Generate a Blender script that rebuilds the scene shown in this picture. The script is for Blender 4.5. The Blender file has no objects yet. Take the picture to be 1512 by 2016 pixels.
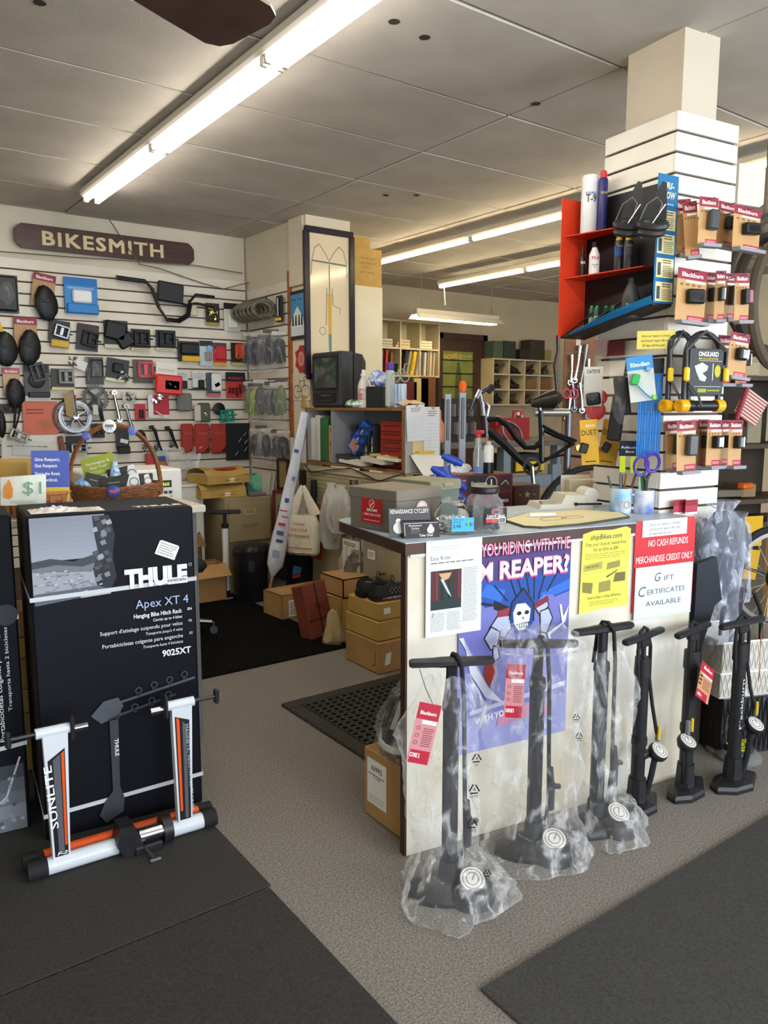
import bpy, bmesh, math, random
from mathutils import Matrix, Vector
R = math.radians
random.seed(7)
scene = bpy.context.scene
COL = scene.collection

# ---------------------------------------------------------------- camera, world, lights, exposure
FPX, PITCH, YAW, EYE = 1515.0, R(7.83), R(36.1), 1.4
cam_data = bpy.data.cameras.new('camera')
cam_data.sensor_fit = 'HORIZONTAL'
cam_data.sensor_width = 36.0
cam_data.lens = 36.0 * FPX / 1512.0
cam_data.clip_start = 0.05
cam = bpy.data.objects.new('camera', cam_data)
cam.location = (0, 0, EYE)
cam.rotation_euler = (R(90) - PITCH, 0, -YAW)
COL.objects.link(cam)
scene.camera = cam

world = bpy.data.worlds.new('world')
scene.world = world
world.use_nodes = True
world.node_tree.nodes['Background'].inputs[0].default_value = (0.80, 0.90, 1.0, 1)
world.node_tree.nodes['Background'].inputs[1].default_value = 2.2

def area_light(name, loc, rot, sx, sy, power, color):
    d = bpy.data.lights.new(name, 'AREA')
    d.shape = 'RECTANGLE'; d.size = sx; d.size_y = sy; d.energy = power; d.color = color
    o = bpy.data.objects.new(name, d); COL.objects.link(o)
    o.location = loc; o.rotation_euler = rot
    return o
# daylight through the two shop windows of the front wall, behind the camera
DAY = (0.84, 0.91, 1.0)
area_light('window_daylight', (0.6, -2.75, 1.55), (R(90), 0, 0), 3.0, 1.9, 70, DAY)
area_light('window_daylight', (4.6, -2.75, 1.55), (R(90), 0, 0), 3.4, 1.9, 98, DAY)

vs = scene.view_settings
vs.view_transform = 'Standard'; vs.look = 'None'; vs.exposure = 0.82; vs.gamma = 1.0
vs.use_curve_mapping = False
scene.cycles.use_denoising = True
scene.cycles.max_bounces = 8
scene.cycles.transparent_max_bounces = 32
scene.cycles.sample_clamp_indirect = 6.0

# ---------------------------------------------------------------- photograph pixel -> point on a known plane of the room
_S, _C = math.sin(YAW), math.cos(YAW)
def ray(x, y):
    u = (x - 756) / FPX; v = (y - 1008) / FPX
    fw = math.cos(PITCH) - v * math.sin(PITCH); dn = math.sin(PITCH) + v * math.cos(PITCH)
    return Vector((_S * fw + _C * u, _C * fw - _S * u, -dn))
def P(x, y, z=None, X=None, Y=None, F=None, D=None):
    d = ray(x, y)
    if z is not None: t = (z - EYE) / d.z
    elif X is not None: t = X / d.x
    elif Y is not None: t = Y / d.y
    elif D is not None: t = D / (_S * d.x + _C * d.y)
    else:
        x0, y0, a = F; a = R(a); n = (-math.sin(a), math.cos(a))
        t = (n[0] * x0 + n[1] * y0) / (n[0] * d.x + n[1] * d.y)
    return Vector((d.x * t, d.y * t, EYE + d.z * t))
class Face:
    """a vertical plane of the room; local x runs right, z up, the front looks along local -y"""
    def __init__(s, x0, y0, ang):
        s.F = (x0, y0, ang); s.a = R(ang)
        s.u = Vector((math.cos(s.a), math.sin(s.a), 0)); s.n = Vector((math.sin(s.a), -math.cos(s.a), 0))
    def at(s, x, y, off=0.0):
        f = (s.F[0] + s.n.x * off, s.F[1] + s.n.y * off, s.F[2])
        return P(x, y, F=f)
    def box(s, x0, y0, x1, y1, off=0.0):
        """bottom centre point, width, height of a pixel box on the plane moved out by off"""
        ym = (y0 + y1) / 2; xm = (x0 + x1) / 2
        a = s.at(x0, ym, off); b = s.at(x1, ym, off); t = s.at(xm, y0, off); d = s.at(xm, y1, off)
        c = (a + b) / 2; c.z = d.z
        return c, (b - a).dot(s.u), t.z - d.z

# ---------------------------------------------------------------- materials
def lin(c):
    if isinstance(c, str):
        c = c.lstrip('#'); c = [int(c[i:i + 2], 16) / 255 for i in (0, 2, 4)]
    return tuple((x / 12.92 if x <= 0.04045 else ((x + 0.055) / 1.055) ** 2.4) for x in c[:3]) + (1.0,)
MATS = {}
def mat(name, c='#888888', rough=0.6, metal=0.0, c2=None, scale=40.0, bump=0.0, bscale=None, spec=0.5, emit=None, estr=1.0,
        trans=0.0, alpha=1.0, ior=1.45, detail=3.0, stretch=None, coat=0.0):
    if name in MATS: return MATS[name]
    m = bpy.data.materials.new(name); m.use_nodes = True
    nt = m.node_tree; b = nt.nodes['Principled BSDF']
    b.inputs['Base Color'].default_value = lin(c)
    b.inputs['Roughness'].default_value = rough; b.inputs['Metallic'].default_value = metal
    b.inputs['Specular IOR Level'].default_value = spec; b.inputs['IOR'].default_value = ior
    b.inputs['Transmission Weight'].default_value = trans; b.inputs['Alpha'].default_value = alpha
    b.inputs['Coat Weight'].default_value = coat
    if emit:
        b.inputs['Emission Color'].default_value = lin(emit); b.inputs['Emission Strength'].default_value = estr
    if c2 or bump:
        tc = nt.nodes.new('ShaderNodeTexCoord'); src = tc.outputs['Object']
        if stretch:
            mp = nt.nodes.new('ShaderNodeMapping'); mp.inputs['Scale'].default_value = stretch
            nt.links.new(src, mp.inputs[0]); src = mp.outputs[0]
        nz = nt.nodes.new('ShaderNodeTexNoise'); nz.inputs['Scale'].default_value = scale; nz.inputs['Detail'].default_value = detail
        nt.links.new(src, nz.inputs['Vector'])
        if c2:
            mx = nt.nodes.new('ShaderNodeMix'); mx.data_type = 'RGBA'
            rp = nt.nodes.new('ShaderNodeMapRange'); rp.inputs[1].default_value = 0.35; rp.inputs[2].default_value = 0.65
            nt.links.new(nz.outputs[0], rp.inputs[0]); nt.links.new(rp.outputs[0], mx.inputs['Factor'])
            mx.inputs['A'].default_value = lin(c); mx.inputs['B'].default_value = lin(c2)
            nt.links.new(mx.outputs['Result'], b.inputs['Base Color'])
        if bump:
            nb = nz
            if bscale:
                nb = nt.nodes.new('ShaderNodeTexNoise'); nb.inputs['Scale'].default_value = bscale; nb.inputs['Detail'].default_value = 2
                nt.links.new(src, nb.inputs['Vector'])
            bp = nt.nodes.new('ShaderNodeBump'); bp.inputs['Strength'].default_value = bump; bp.inputs['Distance'].default_value = 0.01
            nt.links.new(nb.outputs[0], bp.inputs['Height']); nt.links.new(bp.outputs[0], b.inputs['Normal'])
    MATS[name] = m
    return m
def film(name, tint='#ffffff', body=0.10, streak=0.30, scale=14.0, rough=0.12):
    """clear wrapping film: see-through with wrinkled glossy streaks"""
    if name in MATS: return MATS[name]
    m = bpy.data.materials.new(name); m.use_nodes = True; nt = m.node_tree; N = nt.nodes; L = nt.links
    b = N['Principled BSDF']; out = N['Material Output']
    b.inputs['Base Color'].default_value = lin(tint); b.inputs['Roughness'].default_value = rough
    b.inputs['Specular IOR Level'].default_value = 0.9
    tr = N.new('ShaderNodeBsdfTransparent'); mix = N.new('ShaderNodeMixShader')
    tc = N.new('ShaderNodeTexCoord'); mp = N.new('ShaderNodeMapping'); mp.inputs['Scale'].default_value = (1, 1, 0.45)
    nz = N.new('ShaderNodeTexNoise'); nz.inputs['Scale'].default_value = scale; nz.inputs['Detail'].default_value = 4; nz.inputs['Distortion'].default_value = 1.2
    L.new(tc.outputs['Object'], mp.inputs[0]); L.new(mp.outputs[0], nz.inputs['Vector'])
    rp = N.new('ShaderNodeMapRange'); rp.inputs[1].default_value = 0.52; rp.inputs[2].default_value = 0.72
    rp.inputs[3].default_value = body; rp.inputs[4].default_value = body + streak
    L.new(nz.outputs[0], rp.inputs[0])
    lw = N.new('ShaderNodeLayerWeight'); lw.inputs[0].default_value = 0.25
    ml = N.new('ShaderNodeMath'); ml.operation = 'MULTIPLY_ADD'; ml.inputs[1].default_value = 0.22
    L.new(lw.outputs['Facing'], ml.inputs[0]); L.new(rp.outputs[0], ml.inputs[2]); ml.use_clamp = True
    bp = N.new('ShaderNodeBump'); bp.inputs['Strength'].default_value = 0.9; bp.inputs['Distance'].default_value = 0.02
    L.new(nz.outputs[0], bp.inputs['Height']); L.new(bp.outputs[0], b.inputs['Normal'])
    L.new(ml.outputs[0], mix.inputs[0]); L.new(tr.outputs[0], mix.inputs[1]); L.new(b.outputs[0], mix.inputs[2])
    L.new(mix.outputs[0], out.inputs[0])
    MATS[name] = m
    return m
_plain = {}
def C(c, rough=0.55, metal=0.0, spec=0.4):
    """plain colour"""
    k = (c, rough, metal)
    if k not in _plain:
        _plain[k] = mat('paint_%s_%d_%d' % (c.lstrip('#'), rough * 100, metal * 100), c, rough, metal, spec=spec)
    return _plain[k]

# ---------------------------------------------------------------- mesh builder
def rotm(rx=0, ry=0, rz=0):
    return Matrix.Rotation(R(rz), 3, 'Z') @ Matrix.Rotation(R(ry), 3, 'Y') @ Matrix.Rotation(R(rx), 3, 'X')
class MB:
    def __init__(s): s.v = []; s.f = []; s.m = []
    def add(s, v, f, m=0):
        o = len(s.v); s.v += [Vector(p) for p in v]; s.f += [tuple(i + o for i in q) for q in f]; s.m += [m] * len(f)
        return s
    def box(s, c, d, rot=None, m=0):
        x, y, z = d[0] / 2, d[1] / 2, d[2] / 2
        v = [Vector(p) for p in ((-x, -y, -z), (x, -y, -z), (x, y, -z), (-x, y, -z), (-x, -y, z), (x, -y, z), (x, y, z), (-x, y, z))]
        if rot is not None: v = [rot @ p for p in v]
        c = Vector(c)
        return s.add([p + c for p in v], [(0, 3, 2, 1), (4, 5, 6, 7), (0, 1, 5, 4), (1, 2, 6, 5), (2, 3, 7, 6), (3, 0, 4, 7)], m)
    def cbox(s, c, d, b=0.01, rot=None, m=0):
        """box with all edges chamfered by b"""
        x, y, z = d[0] / 2, d[1] / 2, d[2] / 2; b = min(b, x * .95, y * .95, z * .95)
        v = []; idx = {}
        for sx in (-1, 1):
            for sy in (-1, 1):
                for sz in (-1, 1):
                    for ax, p in enumerate(((x, y - b, z - b), (x - b, y, z - b), (x - b, y - b, z))):
                        idx[sx, sy, sz, ax] = len(v); v.append(Vector((sx * p[0], sy * p[1], sz * p[2])))
        f = []
        def quad(keys):
            f.append(tuple(idx[k] for k in keys))
        for sg in (-1, 1):
            q = [(-1, -1), (1, -1), (1, 1), (-1, 1)]
            if sg < 0: q = q[::-1]
            quad([(sg, a, c2, 0) for a, c2 in q]); quad([(a, sg, c2, 1) for a, c2 in q[::-1]]); quad([(a, c2, sg, 2) for a, c2 in q])
        for a in (-1, 1):
            for e in (-1, 1):
                f.append((idx[a, e, -1, 0], idx[a, e, 1, 0], idx[a, e, 1, 1], idx[a, e, -1, 1]))
                f.append((idx[a, -1, e, 0], idx[a, 1, e, 0], idx[a, 1, e, 2], idx[a, -1, e, 2]))
                f.append((idx[-1, a, e, 1], idx[1, a, e, 1], idx[1, a, e, 2], idx[-1, a, e, 2]))
                for g in (-1, 1): f.append((idx[a, e, g, 0], idx[a, e, g, 1], idx[a, e, g, 2]))
        f = list(dict.fromkeys(f))
        if rot is not None: v = [rot @ p for p in v]
        c = Vector(c)
        return s.add([p + c for p in v], f, m)
    def tube(s, pts, r, n=8, closed=False, m=0, cap=True, sq=1.0):
        """round tube along pts; r one radius or one per point"""
        pts = [Vector(p) for p in pts]; k = len(pts)
        rr = r if isinstance(r, (list, tuple)) else [r] * k
        up = None; v = []
        for i, p in enumerate(pts):
            a = pts[(i - 1) % k] if (closed or i) else p; b = pts[(i + 1) % k] if (closed or i < k - 1) else p
            t = (b - a); t = t.normalized() if t.length > 1e-9 else Vector((0, 0, 1))
            if up is None:
                up = Vector((0, 0, 1)) if abs(t.z) < .9 else Vector((0, 1, 0))
            e = t.cross(up)
            if e.length < 1e-6: e = t.cross(Vector((1, 0, 0)))
            e.normalize(); g = e.cross(t).normalized(); up = g
            for j in range(n):
                q = 2 * math.pi * j / n + (math.pi / n if n == 4 else 0)
                v.append(p + (e * math.cos(q) + g * math.sin(q) * sq) * rr[i])
        f = []
        for i in range(k if closed else k - 1):
            i2 = (i + 1) % k
            for j in range(n):
                j2 = (j + 1) % n
                f.append((i * n + j, i * n + j2, i2 * n + j2, i2 * n + j))
        if cap and not closed:
            f.append(tuple(range(n))[::-1]); f.append(tuple((k - 1) * n + j for j in range(n)))
        return s.add(v, f, m)
    def cyl(s, a, b, r, r2=None, n=14, m=0):
        return s.tube([a, b], [r, r if r2 is None else r2], n, m=m)
    def lathe(s, prof, c=(0, 0, 0), n=18, m=0, sx=1.0, sy=1.0, rot=None):
        """prof: (radius, z) from bottom to top"""
        c = Vector(c); v = []; f = []
        for r, z in prof:
            for j in range(n):
                q = 2 * math.pi * j / n; p = Vector((r * math.cos(q) * sx, r * math.sin(q) * sy, z))
                v.append(c + (rot @ p if rot is not None else p))
        for i in range(len(prof) - 1):
            for j in range(n):
                j2 = (j + 1) % n; f.append((i * n + j, i * n + j2, (i + 1) * n + j2, (i + 1) * n + j))
        if prof[0][0] > 1e-4: f.append(tuple(range(n))[::-1])
        if prof[-1][0] > 1e-4: f.append(tuple((len(prof) - 1) * n + j for j in range(n)))
        return s.add(v, f, m)
    def prism(s, poly, y0, y1, m=0, M=None):
        """poly of (x,z) extruded from y0 to y1"""
        k = len(poly); v = [Vector((x, y0, z)) for x, z in poly] + [Vector((x, y1, z)) for x, z in poly]
        if M is not None: v = [M @ p for p in v]
        f = [tuple(range(k)), tuple(range(2 * k - 1, k - 1, -1))] + [(i, i + k, (i + 1) % k + k, (i + 1) % k) for i in range(k)]
        return s.add(v, f, m)
    def ball(s, c, d, n=12, k=7, rot=None, m=0):
        prof = [(math.sin(math.pi * i / k), -math.cos(math.pi * i / k)) for i in range(k + 1)]
        c = Vector(c); D = Vector(d) / 2; v = []; f = []
        for r, z in prof:
            for j in range(n):
                q = 2 * math.pi * j / n; p = Vector((r * math.cos(q) * D.x, r * math.sin(q) * D.y, z * D.z))
                v.append(c + (rot @ p if rot is not None else p))
        for i in range(k):
            for j in range(n):
                j2 = (j + 1) % n; f.append((i * n + j, i * n + j2, (i + 1) * n + j2, (i + 1) * n + j))
        return s.add(v, f, m)
    def torus(s, c, r, t, n=28, k=8, rot=None, m=0, sq=1.0):
        rot = rot or Matrix.Identity(3); c = Vector(c)
        return s.tube([c + rot @ Vector((r * math.cos(2 * math.pi * i / n), r * sq * math.sin(2 * math.pi * i / n), 0)) for i in range(n)], t, k, closed=True, m=m)
    def ring(s, c, ro, ri, h, n=24, rot=None, m=0):
        """flat washer with thickness h along local z"""
        rot = rot or Matrix.Identity(3); c = Vector(c); v = []
        for r, z in ((ri, -h / 2), (ro, -h / 2), (ro, h / 2), (ri, h / 2)):
            for j in range(n):
                q = 2 * math.pi * j / n; v.append(c + rot @ Vector((r * math.cos(q), r * math.sin(q), z)))
        f = []
        for i in range(4):
            for j in range(n):
                j2 = (j + 1) % n; i2 = (i + 1) % 4; f.append((i * n + j, i * n + j2, i2 * n + j2, i2 * n + j))
        return s.add(v, f, m)
    def sheet(s, fn, nu, nv, m=0):
        v = [Vector(fn(i / nu, j / nv)) for j in range(nv + 1) for i in range(nu + 1)]
        f = [(j * (nu + 1) + i, j * (nu + 1) + i + 1, (j + 1) * (nu + 1) + i + 1, (j + 1) * (nu + 1) + i) for j in range(nv) for i in range(nu)]
        return s.add(v, f, m)
    def noise(s, a, seed=0):
        rnd = random.Random(seed)
        for p in s.v:
            p += Vector((rnd.uniform(-a, a), rnd.uniform(-a, a), rnd.uniform(-a, a)))
        return s
    def xf(s, M):
        s.v = [M @ p for p in s.v]; return s
    def build(s, name, mats, parent=None, smooth=False, solid=0.0, sub=0, fix=True):
        me = bpy.data.meshes.new(name)
        me.from_pydata([tuple(p) for p in s.v], [], s.f)
        mats = mats if isinstance(mats, (list, tuple)) else [mats]
        for q in mats: me.materials.append(q)
        if len(mats) > 1: me.polygons.foreach_set('material_index', s.m)
        if fix:
            bm = bmesh.new(); bm.from_mesh(me); bmesh.ops.recalc_face_normals(bm, faces=bm.faces); bm.to_mesh(me); bm.free()
        if smooth:
            me.polygons.foreach_set('use_smooth', [True] * len(me.polygons))
            if smooth != 'all': me.set_sharp_from_angle(angle=R(38))
        me.update()
        o = bpy.data.objects.new(name, me); COL.objects.link(o)
        if parent is not None: o.parent = parent
        if solid:
            q = o.modifiers.new('solid', 'SOLIDIFY'); q.thickness = solid; q.offset = 0
        if sub:
            q = o.modifiers.new('sub', 'SUBSURF'); q.levels = sub; q.render_levels = sub
        return o
def tag(o, label=None, cat=None, group=None, kind=None):
    if label: o['label'] = label
    if cat: o['category'] = cat
    if group: o['group'] = group
    if kind: o['kind'] = kind
    return o
def thing(name, label, cat, loc=(0, 0, 0), rz=0.0, group=None, rx=0.0, ry=0.0):
    o = bpy.data.objects.new(name, None); COL.objects.link(o); o.empty_display_size = 0.05
    o.location = loc; o.rotation_euler = (R(rx), R(ry), R(rz))
    return tag(o, label, cat, group)
def struct(name, mb, m, parent=None, label=None, **k):
    o = mb.build(name, m, parent, **k)
    if parent is None: tag(o, label or name.replace('_', ' '), None, kind='structure')
    return o
# ---------------------------------------------------------------- lettering and flat print
_tc = {}
def text_mesh(body, bold=0.0, shear=0.0, space=1.0):
    k = (body, bold, shear, space)
    if k not in _tc:
        cu = bpy.data.curves.new('t', 'FONT'); cu.body = body; cu.size = 1.0; cu.offset = bold; cu.shear = shear
        cu.resolution_u = 2; cu.align_x = 'LEFT'; cu.space_character = space; cu.fill_mode = 'FRONT'; cu.dimensions = '2D'
        ob = bpy.data.objects.new('t', cu)
        me = bpy.data.meshes.new_from_object(ob)
        v = [p.co.copy() for p in me.vertices]; f = [tuple(q.vertices) for q in me.polygons]
        bpy.data.objects.remove(ob); bpy.data.curves.remove(cu); bpy.data.meshes.remove(me)
        if not v: v = [Vector((0, 0, 0))]
        x0 = min(p.x for p in v); x1 = max(p.x for p in v); y0 = min(p.y for p in v); y1 = max(p.y for p in v)
        _tc[k] = (v, f, x0, x1, y0, y1)
    return _tc[k]
class Print:
    """flat print on a front that looks along local -y; x right, z up, origin as given"""
    def __init__(s, parent, y=0.0, M=None):
        s.p = parent; s.y = y; s.k = 0; s.M = M; s.parts = {}
    def _mb(s, m, nm): return s.parts.setdefault((m.name, nm), (MB(), m))[0]
    def poly(s, pts, m, nm='print'):
        s.k += 1; y = s.y - 0.00007 * s.k
        s._mb(m, nm).add([(x, y, z) for x, z in pts], [tuple(range(len(pts)))]); return s
    def rect(s, x0, z0, x1, z1, m, nm='print'):
        return s.poly([(x0, z0), (x1, z0), (x1, z1), (x0, z1)], m, nm)
    def disc(s, x, z, r, m, n=20, rz=None, nm='print'):
        return s.poly([(x + r * math.cos(2 * math.pi * i / n), z + (rz or r) * math.sin(2 * math.pi * i / n)) for i in range(n)], m, nm)
    def line(s, pts, w, m, nm='print'):
        for a, b in zip(pts[:-1], pts[1:]):
            a = Vector(a); b = Vector(b); d = b - a
            if d.length < 1e-6: continue
            n = Vector((-d.y, d.x)).normalized() * w / 2
            y = s.y - 0.00007 * (s.k + 1)
            s._mb(m, nm).add([(q.x, y, q.y) for q in (a + n, a - n, b - n, b + n)], [(0, 1, 2, 3)])
        s.k += 1; return s
    def ring(s, x, z, r, w, m, n=20, rz=None):
        q = [(x + r * math.cos(2 * math.pi * i / n), z + (rz or r) * math.sin(2 * math.pi * i / n)) for i in range(n + 1)]
        return s.line(q, w, m)
    def rows(s, x0, z0, x1, z1, n, m, fill=0.45, seed=1):
        """lines of text too small to read"""
        rnd = random.Random(seed); h = (z1 - z0) / n; y = s.y - 0.00007 * (s.k + 1); mb = s._mb(m, 'print')
        for i in range(n):
            x = x0; zc = z1 - h * (i + .5); end = x1 - (x1 - x0) * rnd.uniform(0, .18)
            while x < end - 1e-5:
                w = min((x1 - x0) * rnd.uniform(.05, .17), end - x)
                mb.add([(x, y, zc - h * fill / 2), (x + w, y, zc - h * fill / 2), (x + w, y, zc + h * fill / 2), (x, y, zc + h * fill / 2)], [(0, 1, 2, 3)])
                x += w + (x1 - x0) * .022
        s.k += 1; return s
    def text(s, body, x, z, h, m, al='c', w=None, bold=0.0, shear=0.0, rot=0.0, space=1.0):
        """h: height of the lettering's box, or of capitals; w: box width it is fitted to"""
        v, f, x0, x1, y0, y1 = text_mesh(body, bold, shear, space)
        sy = h / 0.72; sx = sy if w is None else w / max(x1 - x0, 1e-6)
        off = {'c': (x0 + x1) / 2, 'l': x0, 'r': x1}[al]
        s.k += 1; y = s.y - 0.00007 * s.k; cr, sr = math.cos(R(rot)), math.sin(R(rot)); q = []
        for p in v:
            a = (p.x - off) * sx; b = p.y * sy
            q.append((x + a * cr - b * sr, y, z + a * sr + b * cr))
        s._mb(m, 'lettering').add(q, f); return s
    def done(s):
        for (mn, nm), (mb, m) in s.parts.items():
            if s.M is not None: mb.xf(s.M)
            o = mb.build(nm, m, s.p, fix=False)
            if nm == 'print' and len(mb.f) > 1: o['kind'] = 'stuff'
        return s
def yz(M=None, rx=0, ry=0, rz=0, loc=(0, 0, 0)):
    return Matrix.Translation(loc) @ rotm(rx, ry, rz).to_4x4()

# shared colours
WHITE = C('#f2f0ea'); INK = C('#16161a'); BLACK = C('#141416', 0.45); DARK = C('#26262a', 0.5); GREY = C('#6d6f72')
LGREY = C('#b9bbbb'); MAROON = C('#8e1f33'); KRAFT = C('#b98e5c'); RED = C('#c4202a'); YELLOW = C('#e8c21a')
ORANGE = C('#e2672a'); SILVER = C('#8f9296', 0.35, 1.0); CHROME = C('#a4a7ab', 0.22, 1.0); STEEL = C('#6f7276', 0.4, 1.0)
RUBBER = C('#1b1b1d', 0.75); GREEN = C('#1d8a4c'); BLUE = C('#1f4fb0'); PAPER = C('#e9e7df', 0.8); CREAM = C('#e2d6b4', 0.7)
CARD = mat('cardboard', '#a8804e', 0.85, c2='#b38b58', scale=9)
CARDY = mat('cardboard_yellow', '#b08d48', 0.85, c2='#ba9852', scale=9)
CARDD = mat('cardboard_dark', '#7d552c', 0.85, c2='#8a6033', scale=9)
WOOD = mat('pine', '#a4703a', 0.6, c2='#8c5a2b', scale=14, stretch=(1, 1, 6))
BROWN = mat('walnut_edge', '#3d241b', 0.5, c2='#4a2d22', scale=10)
FILM = film('clear_film', body=0.04, streak=0.34, scale=20, rough=0.07); FILM2 = film('thin_film', body=0.05, streak=0.2, scale=18)
FILM3 = film('milky_film', '#f6f6f4', body=0.3, streak=0.35, scale=12, rough=0.25)
BLACKPLASTIC = mat('black_plastic', '#19191b', 0.42, bump=0.05, scale=300)
GLASS = mat('clear_glass', '#ffffff', 0.03, trans=1.0, ior=1.3)
# ================================================================ THE SETTING
M_CARPET = mat('carpet', '#948e87', 0.95, c2='#69635d', scale=170, bump=0.35, bscale=900, detail=6, spec=0.1)
M_WALL = mat('wall_paint', '#d6cdb9', 0.8, c2='#cdc3ad', scale=2.2)
M_CEIL = mat('ceiling_tile', '#c3bcb1', 0.9, c2='#b7b0a5', scale=3.5, bump=0.12, bscale=160)
M_CEILB = C('#a29a8a', 0.9)
M_SLAT = mat('slat_laminate', '#ddd6c6', 0.45, c2='#d4ccba', scale=5)
M_SLATBACK = C('#5a463a', 0.8)
M_TOWER = mat('tower_laminate', '#e4e0d6', 0.4, c2='#dcd7cb', scale=5)

b = MB(); b.box((3.35, 2.35, -0.05), (10.1, 10.1, 0.1)); struct('floor', b, M_CARPET, label='grey brown mottled carpet floor of the shop')
CZ = 2.76
b = MB(); b.box((3.35, 2.35, CZ + 0.07), (10.1, 10.1, 0.1)); ceiling = struct('ceiling', b, M_CEILB, label='dropped ceiling of large stained tiles')
pan = MB(); pan.cbox((0, 0, 0), (1.208, 0.626, 0.02), 0.003); pm = None
rnd = random.Random(3)
for i in range(-2, 5):
    for j in range(-3, 8):
        cx, cy = 2.14 + 1.22 * i, 2.45 + 0.64 * j
        if not (-0.6 < cx < 8 and 0 < cy < 7.1): continue
        if pm is None: o = pan.build('panel', M_CEIL, ceiling); pm = o.data
        else: o = bpy.data.objects.new('panel', pm); COL.objects.link(o); o.parent = ceiling
        o.location = (cx, cy, CZ + 0.010 + rnd.uniform(-.002, .002)); o.rotation_euler = (R(rnd.uniform(-.25, .25)), R(rnd.uniform(-.15, .15)), 0)
# stains and old hooks of the ceiling
for (x, y) in ((836, 74), (776, 43), (1055, 205), (760, 385), (78, 6), (820, 385)):
    p = P(x, y, z=CZ - .004); q = MB(); q.lathe([(0.022, 0), (0.016, 0.004)], (0, 0, 0), 9); o = q.build('stain', C('#3b342c', .9), ceiling); o.location = p

def wall(name, x0, y0, x1, y1, z0, z1, label, m=None):
    q = MB(); q.box(((x0 + x1) / 2, (y0 + y1) / 2, (z0 + z1) / 2), (abs(x1 - x0), abs(y1 - y0), z1 - z0)); return struct(name, q, m or M_WALL, label=label)
WY = 5.95
wall_back = wall('wall_back', -1.6, WY + .02, 2.93, WY + .14, 0, CZ + .03, 'cream back wall above and behind the slat boards')
wall_side = wall('wall_side', 2.945, 5.0, 3.30, 7.2, 0, CZ + .03, 'cream wall block beside the slat board corner')
part_wall = wall('wall_partition', 3.305, 4.985, 3.62, 5.1, 0, 2.31, 'cream partition wall end behind the television', mat('partition_paint', '#e0d6bb', 0.75, c2='#d6cbab', scale=3))
wall('wall_far', 3.3, 7.22, 8.3, 7.34, 0, CZ + .03, 'beige far wall of the repair workshop', mat('far_paint', '#b9ab90', 0.8, c2='#aea086', scale=2))
wall('wall_right', 8.2, -2.6, 8.32, 7.3, 0, CZ + .03, 'beige right wall of the workshop')
wall('wall_left', -1.65, -2.6, -1.55, 6.0, 0, CZ + .03, 'cream left wall of the shop')
wf = MB()                                        # front wall with two shop windows, behind the camera
for x0, x1, z0, z1 in ((-1.6, -0.95, 0, 2.8), (2.15, 2.85, 0, 2.8), (6.35, 8.3, 0, 2.8), (-.95, 2.15, 0, .55), (-.95, 2.15, 2.55, 2.8), (2.85, 6.35, 0, .55), (2.85, 6.35, 2.55, 2.8)):
    wf.box(((x0 + x1) / 2, -2.6, (z0 + z1) / 2), (x1 - x0, .12, z1 - z0))
struct('wall_front', wf, M_WALL, label='front wall with the shop windows')
# slat boards of the back wall: each plank a piece, brown grooves between
q = MB(); q.box((0.65, WY + .012, 1.205), (4.55, .012, 2.41)); q.build('slat_backing', M_SLATBACK, wall_back)
SP = 0.0806
pl = MB(); pl.cbox((0, 0, 0), (4.54, .016, SP - .010), .002); pm = None
z = 1.935 + 6 * SP
while z > 0.25:
    if pm is None: o = pl.build('plank', M_SLAT, wall_back); pm = o.data
    else: o = bpy.data.objects.new('plank', pm); COL.objects.link(o); o.parent = wall_back
    o.location = (0.65, WY - .002, z - SP / 2); z -= SP
q = MB(); q.box((2.942, 5.58, 1.165), (.006, .68, 2.33)); q.build('slat_backing', M_SLATBACK, wall_side)
pl = MB(); pl.cbox((0, 0, 0), (.016, .67, SP - .010), .002); pm = None
z = 1.935 + 5 * SP
while z > 0.25:
    if pm is None: o = pl.build('plank', M_SLAT, wall_side); pm = o.data
    else: o = bpy.data.objects.new('plank', pm); COL.objects.link(o); o.parent = wall_side
    o.location = (2.935, 5.59, z - SP / 2); z -= SP
q = MB(); q.box((2.935, 5.225, 1.2), (.03, .03, 2.4)); struct('trim_1', q, mat('trim_wood', '#9a5a2a', .55, c2='#86491f', scale=20), label='narrow orange wooden strip ending the slat boards')
q = MB(); q.box((2.93, 5.1, 2.52), (.03, .2, .48)); q.box((3.12, 4.985, 2.52), (.38, .03, .48)); q.build('soffit', mat('soffit_paint', '#cfc4ae', .8), wall_side)

# ---- columns: ceiling post and the slat board tower round it
TF = Face(2.545, 1.722, -7)                      # right (front) face of the tower
TL = Face(2.545, 1.722, -97)                     # left face of the tower
TA = -7.0
def tw(x, y, z): return (2.545 + x * TF.u.x - y * TF.n.x, 1.722 + x * TF.u.y - y * TF.n.y, z)
q = MB(); q.box((0.185, 0.20, 2.62), (.19, .27, .35)); col = struct('column_1', q, mat('column_paint', '#c9bda9', .7, c2='#c0b39e', scale=2), label='beige square column rising from the slat tower to the ceiling'); col.location = (2.545, 1.722, 0); col.rotation_euler = (0, 0, R(TA))
tower = thing('slat_tower', 'white slat board tower wrapped round the column beside the counter', 'display stand', (2.545, 1.722, 0), TA)
TS = .0715
zt = 2.443
q = MB(); q.box((.165, .0135, 1.22), (.31, .007, 2.44)); q.box((.165, .3365, 1.22), (.31, .007, 2.44)); q.box((.0135, .175, 1.22), (.007, .32, 2.44)); q.box((.3165, .175, 1.22), (.007, .32, 2.44)); q.build('slat_backing', C('#54443c', .8), tower)
planks = {}
k = 0
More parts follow.
